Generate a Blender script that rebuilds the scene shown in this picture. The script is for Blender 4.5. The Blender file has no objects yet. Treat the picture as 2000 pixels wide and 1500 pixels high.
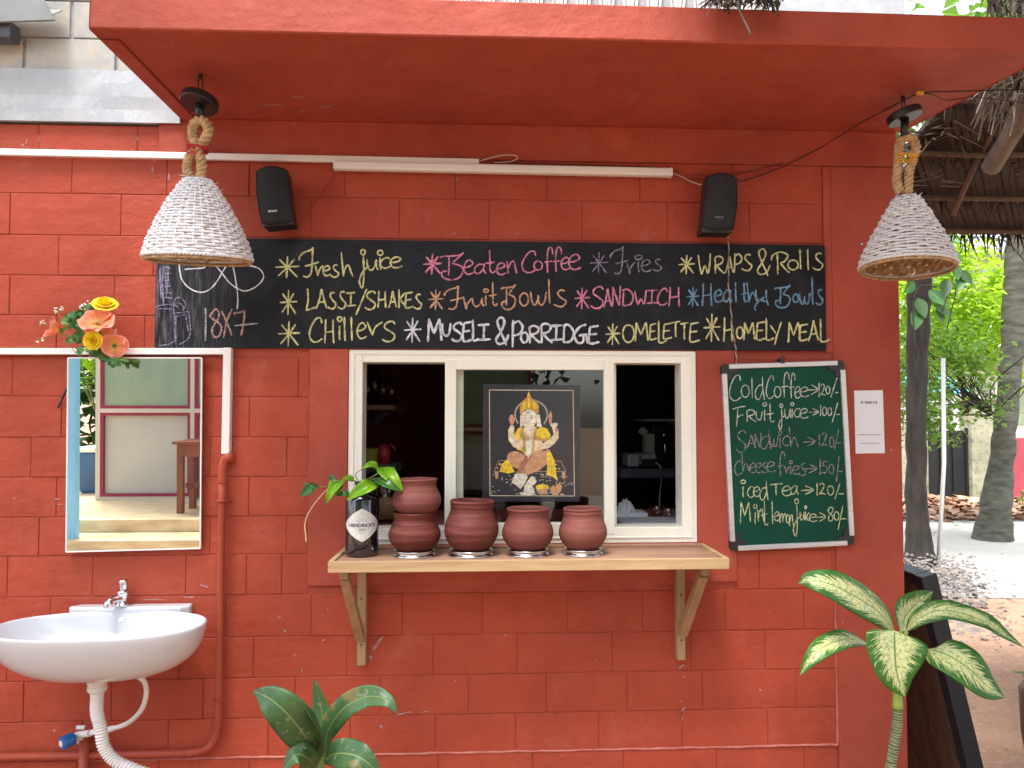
import bpy, math, random
from mathutils import Vector, Matrix, noise
random.seed(7)
rnd = random.random
def ru(a, b): return a + (b - a) * rnd()
R = math.radians
sc = bpy.context.scene
# ------------------------------------------------------------------ camera
FPX, CX, CY = 1500.0, 1025.0, 761.0
YAW, PITCH = 0.0493, 0.0387
CAM = Vector((0, -2.34, 1.45))
cam = bpy.data.cameras.new('camera'); camo = bpy.data.objects.new('camera', cam)
sc.collection.objects.link(camo); sc.camera = camo
camo.location = CAM
camo.rotation_euler = (math.pi / 2 + PITCH, 0, -YAW)
cam.sensor_width = 36; cam.lens = FPX * 36 / 2000
cam.shift_x = (1000 - CX) / 2000; cam.shift_y = (CY - 750) / 2000
cam.clip_start = 0.05; cam.clip_end = 600
RM = (Matrix.Rotation(-YAW, 3, 'Z') @ Matrix.Rotation(math.pi / 2 + PITCH, 3, 'X'))
# ------------------------------------------------------------------ world, sun, exposure
SUN_EL, SUN_AZ = R(67), R(-30)      # azimuth from -Y (in front of the facade) towards -X
sdir = Vector((math.sin(SUN_AZ) * math.cos(SUN_EL), -math.cos(SUN_AZ) * math.cos(SUN_EL), math.sin(SUN_EL)))
w = bpy.data.worlds.new('World'); sc.world = w; w.use_nodes = True
nt = w.node_tree; bg = nt.nodes['Background']
sky = nt.nodes.new('ShaderNodeTexSky'); sky.sky_type = 'NISHITA'; sky.sun_disc = False
sky.sun_elevation = SUN_EL; sky.sun_rotation = math.atan2(sdir.x, sdir.y)
sky.dust_density = 3.0; sky.air_density = 1.0; sky.ozone_density = 1.0
hs = nt.nodes.new('ShaderNodeHueSaturation'); hs.inputs['Saturation'].default_value = 0.5
nt.links.new(sky.outputs[0], hs.inputs['Color']); nt.links.new(hs.outputs[0], bg.inputs[0])
bg.inputs[1].default_value = 0.15
sl = bpy.data.lights.new('sun', 'SUN'); sl.energy = 1.5; sl.angle = R(18); sl.color = (1, .98, .95)
so = bpy.data.objects.new('sun', sl); sc.collection.objects.link(so)
so.rotation_euler = sdir.to_track_quat('Z', 'Y').to_euler(); so.location = sdir * 20
sc.view_settings.view_transform = 'Standard'; sc.view_settings.look = 'None'
sc.view_settings.exposure = 1.93; sc.view_settings.gamma = 1.0; sc.view_settings.use_curve_mapping = False
sc.cycles.max_bounces = 8; sc.cycles.transparent_max_bounces = 16
# ------------------------------------------------------------------ pixel of the photograph + depth plane -> place in the world (used to take measurements off the photograph)
def ray(px, py):
    return RM @ Vector(((px - CX) / FPX, -(py - CY) / FPX, -1))
def W(px, py, Y=0.0):
    d = ray(px, py); t = (Y - CAM.y) / d.y
    return CAM + d * t
def WZ(px, py, Z):
    d = ray(px, py); t = (Z - CAM.z) / d.z
    return CAM + d * t
# ------------------------------------------------------------------ mesh builder
class MB:
    def __init__(s): s.v = []; s.f = []; s.uv = {}
    def av(s, p, uv=None):
        s.v.append(tuple(p));
        if uv: s.uv[len(s.v) - 1] = uv
        return len(s.v) - 1
    def box(s, x0, x1, y0, y1, z0, z1):
        b = len(s.v)
        for z in (z0, z1):
            for x, y in ((x0, y0), (x1, y0), (x1, y1), (x0, y1)): s.v.append((x, y, z))
        s.f += [(b + 3, b + 2, b + 1, b), (b + 4, b + 5, b + 6, b + 7), (b, b + 1, b + 5, b + 4), (b + 1, b + 2, b + 6, b + 5), (b + 2, b + 3, b + 7, b + 6), (b + 3, b, b + 4, b + 7)]
        return s
    def bar(s, a, c, wx, wz, up=Vector((0, 0, 1)), w2=None, h2=None):
        a = Vector(a); c = Vector(c); d = (c - a).normalized()
        sd = d.cross(up)
        if sd.length < 1e-4: sd = d.cross(Vector((0, 1, 0)))
        sd.normalize(); u = sd.cross(d).normalized(); b = len(s.v)
        for p, kx, kz in ((a, wx / 2, wz / 2), (c, (w2 or wx) / 2, (h2 or wz) / 2)):
            for i, j in ((-1, -1), (1, -1), (1, 1), (-1, 1)): s.v.append(tuple(p + sd * (i * kx) + u * (j * kz)))
        s.f += [(b, b + 3, b + 2, b + 1), (b + 4, b + 5, b + 6, b + 7), (b, b + 1, b + 5, b + 4), (b + 1, b + 2, b + 6, b + 5), (b + 2, b + 3, b + 7, b + 6), (b + 3, b, b + 4, b + 7)]
        return s
    def tube(s, pts, r, n=8, cap=True, flat=1.0):
        pts = [Vector(p) for p in pts]; m = len(pts)
        rs = r if isinstance(r, (list, tuple)) else [r] * m
        prev = None; b = len(s.v)
        for i, p in enumerate(pts):
            t = (pts[min(i + 1, m - 1)] - pts[max(i - 1, 0)])
            t = t.normalized() if t.length > 1e-9 else Vector((0, 0, 1))
            if prev is None:
                q = Vector((0, 0, 1)) if abs(t.z) < .9 else Vector((0, 1, 0)); sd = t.cross(q).normalized()
            else:
                sd = (prev - t * prev.dot(t)).normalized()
            prev = sd; u = t.cross(sd)
            for k in range(n):
                a = 2 * math.pi * k / n
                s.v.append(tuple(p + sd * (math.cos(a) * rs[i]) + u * (math.sin(a) * rs[i] * flat)))
        for i in range(m - 1):
            for k in range(n):
                k2 = (k + 1) % n
                s.f.append((b + i * n + k, b + i * n + k2, b + (i + 1) * n + k2, b + (i + 1) * n + k))
        if cap:
            s.f.append(tuple(b + k for k in reversed(range(n)))); s.f.append(tuple(b + (m - 1) * n + k for k in range(n)))
        return s
    def lathe(s, c, prof, n=40, tilt=None):
        c = Vector(c); b = len(s.v); m = len(prof)
        for (r, z) in prof:
            for k in range(n):
                a = 2 * math.pi * k / n; p = Vector((math.cos(a) * r, math.sin(a) * r, z))
                if tilt: p = tilt @ p
                s.v.append(tuple(c + p))
        for i in range(m - 1):
            for k in range(n):
                k2 = (k + 1) % n
                s.f.append((b + i * n + k, b + i * n + k2, b + (i + 1) * n + k2, b + (i + 1) * n + k))
        if prof[0][0] > 1e-5: s.f.append(tuple(b + k for k in reversed(range(n))))
        if prof[-1][0] > 1e-5: s.f.append(tuple(b + (m - 1) * n + k for k in range(n)))
        return s
    def poly(s, pts):
        b = len(s.v)
        for p in pts: s.v.append(tuple(p))
        s.f.append(tuple(range(b, b + len(pts)))); return s
    def prism(s, pts, off):
        b = len(s.v); n = len(pts); off = Vector(off)
        for p in pts: s.v.append(tuple(p))
        for p in pts: s.v.append(tuple(Vector(p) + off))
        s.f.append(tuple(range(b, b + n))); s.f.append(tuple(reversed(range(b + n, b + 2 * n))))
        for i in range(n):
            j = (i + 1) % n; s.f.append((b + i, b + n + i, b + n + j, b + j))
        return s
    def grid(s, fn, nu, nv, uv=True):
        b = len(s.v)
        for j in range(nv + 1):
            for i in range(nu + 1):
                s.av(fn(i / nu, j / nv), (i / nu, j / nv) if uv else None)
        for j in range(nv):
            for i in range(nu):
                a = b + j * (nu + 1) + i; s.f.append((a, a + 1, a + nu + 2, a + nu + 1))
        return s
def wloc(o):
    l = Vector((0, 0, 0))
    while o: l = l + o.location; o = o.parent
    return l
def link(o): sc.collection.objects.link(o); return o
def obj(name, mb, mat, parent=None, smooth=False, bevel=0, kind=None, label=None, origin=None, solid=0, sub=0):
    me = bpy.data.meshes.new(name)
    L = wloc(parent) if parent else Vector((0, 0, 0))
    O = Vector(origin) if origin is not None else L
    me.from_pydata([(v[0] - O.x, v[1] - O.y, v[2] - O.z) for v in mb.v], [], mb.f)
    if mb.uv:
        ul = me.uv_layers.new(name='UVMap')
        for lp in me.loops: ul.data[lp.index].uv = mb.uv.get(lp.vertex_index, (0, 0))
    if smooth:
        me.polygons.foreach_set('use_smooth', [True] * len(me.polygons))
    me.update()
    if mat: me.materials.append(mat)
    o = link(bpy.data.objects.new(name, me))
    o.location = O - L
    if parent: o.parent = parent
    if solid:
        m = o.modifiers.new('solidify', 'SOLIDIFY'); m.thickness = solid; m.offset = 0
    if sub:
        m = o.modifiers.new('sub', 'SUBSURF'); m.levels = sub; m.render_levels = sub
    if bevel:
        m = o.modifiers.new('bevel', 'BEVEL'); m.width = bevel; m.segments = 2; m.limit_method = 'ANGLE'; m.angle_limit = R(40)
    if kind: o['kind'] = kind
    if label: o['label'] = label
    return o
def tag(o, label, cat, group=None):
    o['label'] = label; o['category'] = cat
    if group: o['group'] = group
    return o
def thing(name, loc, label, cat, group=None):
    o = link(bpy.data.objects.new(name, None)); o.location = Vector(loc); o.empty_display_size = .05
    return tag(o, label, cat, group)
def struct(name, mb, mat, **k):
    return obj(name, mb, mat, kind='structure', **k)
def smoothpath(pts, n=6):
    pts = [Vector(p) for p in pts]
    if len(pts) < 3:
        return [pts[0].lerp(pts[-1], i / n) for i in range(n + 1)]
    out = []; P = [pts[0] * 2 - pts[1]] + pts + [pts[-1] * 2 - pts[-2]]
    for i in range(1, len(P) - 2):
        a, b, c, d = P[i - 1], P[i], P[i + 1], P[i + 2]
        for k in range(n):
            t = k / n
            out.append(.5 * ((2 * b) + (c - a) * t + (2 * a - 5 * b + 4 * c - d) * t * t + (3 * b - a - 3 * c + d) * t ** 3))
    out.append(pts[-1]); return out
# ------------------------------------------------------------------ materials
class NT:
    def __init__(s, name):
        s.m = bpy.data.materials.new(name); s.m.use_nodes = True; s.t = s.m.node_tree
        s.b = s.t.nodes['Principled BSDF']; s.o = s.t.nodes['Material Output']
    def n(s, typ, **k):
        nd = s.t.nodes.new('ShaderNode' + typ)
        for a, v in k.items():
            if a.startswith('i_'):
                key = a[2:]; key = int(key) if key.isdigit() else key.replace('_', ' ')
                s.set(nd, key, v)
            else: setattr(nd, a, v)
        return nd
    def set(s, nd, key, v):
        inp = nd.inputs[key]
        if isinstance(v, bpy.types.NodeSocket): s.t.links.new(v, inp)
        elif isinstance(v, bpy.types.Node): s.t.links.new(v.outputs[0], inp)
        else:
            if isinstance(v, (tuple, list)) and len(v) == 3 and inp.type == 'RGBA': v = (*v, 1)
            elif isinstance(v, (int, float)) and inp.type == 'RGBA': v = (v, v, v, 1)
            inp.default_value = v
    def coord(s, kind='Object', scale=(1, 1, 1), loc=(0, 0, 0), rot=(0, 0, 0)):
        tc = s.n('TexCoord'); mp = s.n('Mapping'); s.t.links.new(tc.outputs[kind], mp.inputs[0])
        mp.inputs['Scale'].default_value = scale; mp.inputs['Location'].default_value = loc; mp.inputs['Rotation'].default_value = rot
        return mp.outputs[0]
    def world(s, scale=(1, 1, 1)):
        g = s.n('NewGeometry'); mp = s.n('Mapping'); s.t.links.new(g.outputs['Position'], mp.inputs[0]); mp.inputs['Scale'].default_value = scale
        return mp.outputs[0]
    def noise(s, vec, scale, detail=4, rough=.55, dist=0):
        nd = s.n('TexNoise', i_Scale=scale, i_Detail=detail, i_Roughness=rough, i_Distortion=dist); s.t.links.new(vec, nd.inputs['Vector']); return nd.outputs[0]
    def ramp(s, fac, a, b, ca=0.0, cb=1.0):
        r = s.n('ValToRGB'); s.set(r, 0, fac); e = r.color_ramp.elements
        e[0].position = a; e[1].position = b
        f = lambda c: (c, c, c, 1) if not isinstance(c, (tuple, list)) else (*c, 1)
        e[0].color = f(ca); e[1].color = f(cb); return r.outputs[0]
    def mix(s, fac, a, b, mode='MIX'):
        m = s.n('MixRGB', blend_type=mode); s.set(m, 0, fac); s.set(m, 1, a); s.set(m, 2, b); return m.outputs[0]
    def math(s, op, a, b=0.5):
        m = s.n('Math', operation=op); s.set(m, 0, a); s.set(m, 1, b); return m.outputs[0]
    def bump(s, h, strength=.3, dist=.002, normal=None):
        b = s.n('Bump', i_Strength=strength, i_Distance=dist); s.set(b, 'Height', h)
        if normal: s.set(b, 'Normal', normal)
        return b.outputs[0]
def mat(name, col, rough=.6, var=.15, vs=8, bump=0, bs=60, bd=.001, metal=0, spec=.5, col2=None, stretch=(1, 1, 1), coat=0, trans=0, space='Object'):
    t = NT(name); v = t.world(stretch) if space == 'World' else t.coord('Object', stretch)
    nz = t.noise(v, vs, 5)
    c2 = col2 or tuple(c * (1 - var) for c in col); c1 = tuple(min(1, c * (1 + var * .6)) for c in col) if not col2 else col
    c = t.mix(t.ramp(nz, .35, .68), c1, c2); t.set(t.b, 'Base Color', c)
    t.set(t.b, 'Roughness', rough); t.set(t.b, 'Metallic', metal); t.set(t.b, 'Specular IOR Level', spec)
    if coat: t.set(t.b, 'Coat Weight', coat)
    if bump: t.set(t.b, 'Normal', t.bump(t.noise(v, bs, 4), bump, bd))
    if trans:
        tr = t.n('BsdfTranslucent'); t.set(tr, 'Color', t.mix(.0, tuple(min(1, x * 1.3) for x in col), col))
        ms = t.n('MixShader', i_0=trans); t.t.links.new(t.b.outputs[0], ms.inputs[1]); t.t.links.new(tr.outputs[0], ms.inputs[2]); t.t.links.new(ms.outputs[0], t.o.inputs[0])
    return t.m
def paint_red(name, base, k=1.0, chips=1.0, rough=.62, tint=0.0):
    t = NT(name); v = t.world()
    big = t.noise(v, 1.6, 4, .6); med = t.noise(v, 9, 6, .65); fine = t.noise(v, 140, 3, .6)
    a = tuple(c * 1.14 for c in base); b = tuple(c * .80 for c in base)
    c = t.mix(t.ramp(big, .35, .65), a, b)
    c = t.mix(t.ramp(med, .45, .72, 0, .45), c, tuple(x * y for x, y in zip(base, (.72, .62, .6))))
    sm = t.noise(t.world((1, 1, 4)), 22, 4, .7)
    c = t.mix(t.ramp(sm, .62, .78, 0, .35), c, tuple(x * y for x, y in zip(base, (1.12, 1.7, 1.9))))
    oi = t.n('ObjectInfo'); c = t.mix(t.math('MULTIPLY', oi.outputs['Random'], .16), c, tuple(x * y for x, y in zip(base, (.80, .62, .6))))
    dr = t.noise(t.world((9, 9, .7)), 3.0, 6, .7)
    c = t.mix(t.ramp(dr, .56, .74, 0, .30), c, tuple(x * y for x, y in zip(base, (.70, .75, .85))))
    ch_ = t.math('MULTIPLY', t.ramp(t.noise(v, 5.5, 8, .75), .54, .72), t.ramp(t.noise(v, 1.1, 2), .42, .62))
    c = t.mix(t.math('MULTIPLY', ch_, .42), c, (.52, .22, .17))
    # small pale chips and dark pits, paint wear that belongs to the wall
    vo = t.n('TexVoronoi', feature='F1', i_Scale=17.0, i_Randomness=1.0); t.t.links.new(v, vo.inputs['Vector'])
    msk = t.math('MULTIPLY', t.ramp(vo.outputs['Distance'], .02, .085, 1, 0), t.ramp(t.noise(v, 4.3, 3), .53, .62))
    c = t.mix(t.math('MULTIPLY', msk, .55 * chips), c, (.62, .40, .34))
    vo2 = t.n('TexVoronoi', feature='F1', i_Scale=60.0); t.t.links.new(v, vo2.inputs['Vector'])
    m2 = t.math('MULTIPLY', t.ramp(vo2.outputs['Distance'], .05, .14, 1, 0), t.ramp(t.noise(v, 3.1, 3), .52, .62))
    c = t.mix(t.math('MULTIPLY', m2, .7 * chips), c, tuple(x * .35 for x in base))
    t.set(t.b, 'Base Color', c)
    t.set(t.b, 'Roughness', t.ramp(med, .3, .7, rough - .06, rough + .12)); t.set(t.b, 'Specular IOR Level', .28)
    h = t.mix(.35, t.noise(v, 38, 7, .7), fine)
    h = t.mix(.25 * k, h, t.ramp(m2, 0, 1, 1, 0))
    n1 = t.bump(h, .75 * k, .0040); n2 = t.bump(t.noise(t.world((1, 1, 1)), 13, 4, .6), .55 * k, .010, n1); t.set(t.b, 'Normal', t.bump(t.noise(t.world((1, 1, 2)), 5, 3), .35 * k, .02, n2))
    return t.m
M = {}
RED = (.400, .067, .035)
M['red'] = paint_red('painted block red', RED, 1.0)
M['redp'] = paint_red('painted plaster red', (.400, .075, .046), .75, .8)
M['redtrim'] = paint_red('painted pipe red', (.37, .068, .038), .2, .3, .42)
M['redworn'] = mat('worn painted ridge', (.52, .19, .15), .6, .3, 30, .3, 80, col2=(.42, .085, .055), space='World')
M['jamb'] = mat('old mortar', (.30, .14, .12), .9, .4, 30, .5, 90)
# grey cement band and bare blocks
def cement(name, a, b, c3):
    t = NT(name); v = t.world()
    c = t.mix(t.ramp(t.noise(v, 3.0, 6, .62), .32, .66), a, b)
    c = t.mix(t.ramp(t.noise(v, 14, 7, .7), .46, .68, 0, .9), c, c3)
    c = t.mix(t.ramp(t.noise(t.world((6, 6, 1)), 5, 5, .7), .6, .8, 0, .4), c, tuple(x * .55 for x in c3))
    t.set(t.b, 'Base Color', c); t.set(t.b, 'Roughness', .85)
    t.set(t.b, 'Normal', t.bump(t.noise(v, 60, 8, .7), .5, .003)); return t.m
M['cement'] = cement('grey cement render', (.44, .47, .50), (.36, .39, .42), (.50, .52, .54))
M['bareblock'] = cement('bare block', (.44, .43, .39), (.33, .335, .33), (.52, .45, .34))
M['mortar'] = cement('bare mortar', (.36, .37, .37), (.28, .29, .30), (.42, .42, .42))
M['pvc'] = mat('white pvc', (.78, .77, .76), .35, .05, 4, space='World')
M['upvc'] = mat('cream upvc', (.84, .83, .73), .32, .07, 3, .05, 30, space='World')
M['upvcd'] = mat('window gasket', (.02, .02, .022), .5)
M['board'] = None
def blackboard():
    t = NT('blackboard'); v = t.world()
    c = t.mix(t.ramp(t.noise(v, 2.5, 4), .3, .7), (.008, .009, .013), (.013, .015, .020))
    # rubbed chalk dust, upright wipes at the board's left end
    sx = t.n('SeparateXYZ'); t.t.links.new(t.world(), sx.inputs[0])
    left = t.ramp(t.math('ADD', sx.outputs[0], 1.05), .02, .34, 1, 0)
    st = t.noise(t.world((30, 30, 3.0)), 2.6, 6, .75)
    dust = t.math('MULTIPLY', t.ramp(st, .47, .78), left)
    c = t.mix(t.math('MULTIPLY', dust, .5), c, (.42, .42, .46))
    c = t.mix(t.ramp(t.noise(v, 11, 5), .5, .8, 0, .05), c, (.3, .3, .33))
    t.set(t.b, 'Base Color', c); t.set(t.b, 'Roughness', .55); t.set(t.b, 'Specular IOR Level', .2)
    t.set(t.b, 'Normal', t.bump(t.noise(v, 220, 3), .08, .001)); return t.m
M['board'] = blackboard()
M['green'] = mat('green chalk board', (.002, .060, .036), .55, .14, 5, .05, 200, spec=.2, space='World')
def chalk(name, col, dens=.5):
    t = NT(name); v = t.world(); t.set(t.b, 'Base Color', col); t.set(t.b, 'Roughness', .95); t.set(t.b, 'Specular IOR Level', .1)
    m = t.ramp(t.noise(v, 330, 3, .7), dens - .12, dens + .10)
    m2 = t.ramp(t.noise(v, 60, 3, .6), .3, .62, .50, 1)
    tr = t.n('BsdfTransparent'); ms = t.n('MixShader', i_0=t.math('MULTIPLY', m, m2))
    t.t.links.new(tr.outputs[0], ms.inputs[1]); t.t.links.new(t.b.outputs[0], ms.inputs[2]); t.t.links.new(ms.outputs[0], t.o.inputs[0])
    return t.m
CH = {'y': chalk('chalk yellow', (.78, .76, .38), .42), 'p': chalk('chalk pink', (.80, .30, .46), .42), 'v': chalk('chalk violet', (.36, .32, .45), .46),
      'o': chalk('chalk orange', (.78, .47, .30), .45), 'b': chalk('chalk blue', (.24, .46, .70), .46), 'w': chalk('chalk white', (.80, .82, .88), .40),
      'g': chalk('chalk grey', (.50, .50, .56), .44), 's': chalk('chalk salmon', (.68, .42, .40), .48), 'l': chalk('chalk lilac', (.42, .38, .60), .49),
      'gw': chalk('chalk white thin', (.62, .68, .58), .42), 'gy': chalk('chalk yellow thin', (.66, .70, .42), .42), 'gp': chalk('chalk dusty', (.42, .36, .36), .48)}
def wood(name, a, b, axis='X', scale=1.0, rough=.55, bump=.15):
    t = NT(name); st = {'X': (1.2, 14, 14), 'Z': (14, 14, 1.2), 'Y': (14, 1.2, 14)}[axis]
    v = t.coord('Object', tuple(s * scale for s in st))
    wv = t.n('TexNoise', i_Scale=2.2, i_Detail=8.0, i_Roughness=.65, i_Distortion=1.6); t.t.links.new(v, wv.inputs['Vector'])
    v2 = t.coord('Object', tuple(s * scale * .4 for s in st))
    c = t.mix(t.ramp(wv.outputs[0], .35, .66), a, b); c = t.mix(t.ramp(t.noise(v2, 3, 3), .45, .7, 0, .55), c, tuple(x * .72 for x in b))
    t.set(t.b, 'Base Color', c); t.set(t.b, 'Roughness', rough); t.set(t.b, 'Normal', t.bump(wv.outputs[0], bump, .002)); return t.m
M['pine'] = wood('pale pine', (.54, .38, .21), (.40, .25, .12))
M['pine2'] = wood('bracket wood', (.40, .26, .14), (.30, .18, .09), 'Z')
M['plank'] = wood('shelf top', (.42, .24, .15), (.30, .16, .10))
M['brownwood'] = wood('dark board wood', (.22, .13, .08), (.09, .05, .032), 'Z')
M['tablewood'] = wood('red brown wood', (.30, .10, .05), (.18, .06, .03), 'Z')
M['blackpaint'] = mat('black frame paint', (.012, .015, .024), .4, .2, 20, .1, 60)
M['blackmetal'] = mat('black metal', (.012, .013, .016), .35, .2, 20)
M['blackplastic'] = mat('black plastic', (.016, .017, .021), .42, .2, 12, .1, 400)
M['grille'] = mat('speaker cloth', (.015, .016, .019), .8, .25, 10, .5, 900, bd=.0006)
M['terra'] = None
def terracotta():
    t = NT('terracotta'); v = t.coord('Object'); oi = t.n('ObjectInfo')
    c = t.mix(t.ramp(t.noise(v, 14, 6, .6), .35, .7), (.125, .026, .018), (.075, .016, .012))
    c = t.mix(t.ramp(t.noise(t.coord('Object', (1, 1, 14)), 4, 3), .5, .7, 0, .35), c, (.40, .15, .10))
    c = t.mix(t.ramp(t.noise(t.coord('Object', loc=(3, 1, 2)), 9, 3, .5, .8), .64, .74, 0, .5), c, (.10, .055, .045))
    c = t.mix(t.math('MULTIPLY', oi.outputs['Random'], .3), c, (.38, .15, .13))
    t.set(t.b, 'Base Color', c); t.set(t.b, 'Roughness', .6); t.set(t.b, 'Specular IOR Level', .25)
    h = t.mix(.5, t.noise(t.coord('Object', (.6, .6, 60)), 3, 3), t.noise(v, 120, 4))
    t.set(t.b, 'Normal', t.bump(h, .35, .0012)); return t.m
M['terra'] = terracotta()
M['chrome'] = mat('chrome', (.72, .72, .74), .12, .04, 5, metal=1)
M['steel'] = mat('steel', (.62, .61, .60), .22, .1, 30, metal=1)
M['alu'] = mat('brushed aluminium', (.66, .66, .69), .42, .1, 8, .1, 90, metal=.75, stretch=(1, 1, 12))
M['ceramic'] = mat('white ceramic', (.61, .63, .67), .12, .02, 2, coat=.5)
M['whiteplastic'] = mat('white plastic', (.74, .73, .72), .4, .05, 10)
M['blueplastic'] = mat('blue plastic', (.015, .12, .42), .3, .1, 10)
def rattan():
    t = NT('white painted cane'); v = t.coord('Object')
    c = t.mix(t.ramp(t.noise(v, 60, 5, .7), .46, .66, 0, .6), (.78, .78, .81), (.62, .61, .63))
    c = t.mix(t.ramp(t.noise(t.coord('Object', loc=(5, 5, 5)), 34, 3), .60, .70, 0, .7), c, (.42, .34, .26))
    t.set(t.b, 'Base Color', c); t.set(t.b, 'Roughness', .6); t.set(t.b, 'Normal', t.bump(t.noise(v, 260, 3), .3, .001)); return t.m
M['cane'] = rattan()
M['jute'] = mat('raw cane lining', (.36, .21, .10), .85, .4, 40, .6, 120)
M['rope'] = mat('jute rope', (.50, .33, .17), .9, .35, 60, .8, 260, bd=.002)
M['redthread'] = mat('red thread', (.50, .02, .025), .7, .2, 60)
M['yellowthread'] = mat('yellow thread', (.80, .42, .03), .7, .2, 60)
M['wireblack'] = mat('black wire', (.012, .010, .012), .5)
M['wirered'] = mat('red wire', (.28, .02, .025), .5)
M['wirewhite'] = mat('pale wire', (.55, .50, .45), .5)
M['wiregreen'] = mat('green wire', (.05, .16, .08), .5)
def glassmat(name, tint=(1, 1, 1), ior=1.45, rough=.0, boost=1.0, dark=0.0):
    t = NT(name); tr = t.n('BsdfTransparent'); t.set(tr, 0, tint); gl = t.n('BsdfGlossy'); gl.inputs['Roughness'].default_value = rough
    lw = t.n('LayerWeight', i_Blend=.5); fr = t.math('ADD', t.math('MULTIPLY', t.math('POWER', lw.outputs['Facing'], 3.5), .75), .045 * (ior - .6)); ms = t.n('MixShader', i_0=t.math('MULTIPLY', fr, boost))
    t.t.links.new(tr.outputs[0], ms.inputs[1]); t.t.links.new(gl.outputs[0], ms.inputs[2]); t.t.links.new(ms.outputs[0], t.o.inputs[0]); return t.m
M['glass'] = glassmat('window glass', (.93, .95, .94), 1.5, 0, 1.15)
M['sleeve'] = glassmat('clear plastic sleeve', (.98, .98, .98), 1.3, .12, .5)
M['bulb'] = glassmat('bulb glass', (.95, .93, .88), 1.5, .0, 1.6)
M['bottle'] = mat('near black bottle glass', (.006, .007, .014), .08, .1, 5, spec=.8, coat=.6)
M['mirror'] = mat('mirror glass', (.90, .92, .91), .0, 0, 5, metal=1)
M['poster'] = mat('poster print navy', (.020, .022, .036), .4, .3, 20, spec=.4)
for k, c in dict(pw=(.80, .76, .62), pg=(.62, .34, .05), py=(.90, .62, .02), pp=(.60, .32, .18), pb=(.82, .66, .44), pd=(.10, .05, .03), pr=(.40, .16, .09)).items():
    M[k] = mat('poster print ' + k, c, .45, .28, 90, space='World')
M['paper'] = mat('white paper', (.78, .78, .84), .7, .03, 5)
M['ink'] = mat('grey ink', (.25, .25, .28), .7)
M['inkblack'] = mat('black ink', (.03, .03, .035), .6)
M['label'] = mat('bottle label', (.62, .63, .60), .5, .15, 200)
M['yellowpetal'] = mat('yellow petal', (.90, .68, .015), .55, .12, 30, trans=.25)
M['orangepetal'] = None
def petal():
    t = NT('orange petal'); tc = t.n('TexCoord'); sp = t.n('SeparateXYZ'); t.t.links.new(tc.outputs['UV'], sp.inputs[0])
    c = t.mix(t.ramp(sp.outputs[1], .05, .6), (.78, .50, .12), (.88, .28, .13)); c = t.mix(t.ramp(sp.outputs[1], .75, 1.0), c, (.92, .42, .34))
    t.set(t.b, 'Base Color', c); t.set(t.b, 'Roughness', .6)
    tr = t.n('BsdfTranslucent'); t.set(tr, 0, c); ms = t.n('MixShader', i_0=.3); t.t.links.new(t.b.outputs[0], ms.inputs[1]); t.t.links.new(tr.outputs[0], ms.inputs[2]); t.t.links.new(ms.outputs[0], t.o.inputs[0]); return t.m
M['orangepetal'] = petal()
M['whitepetal'] = mat('white buds', (.8, .8, .72), .6)
M['fakeleaf'] = mat('artificial leaf', (.045, .17, .030), .45, .4, 30, trans=.15)
M['fakeleaf2'] = mat('artificial leaf pale', (.16, .28, .06), .5, .4, 30, trans=.15)
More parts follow.
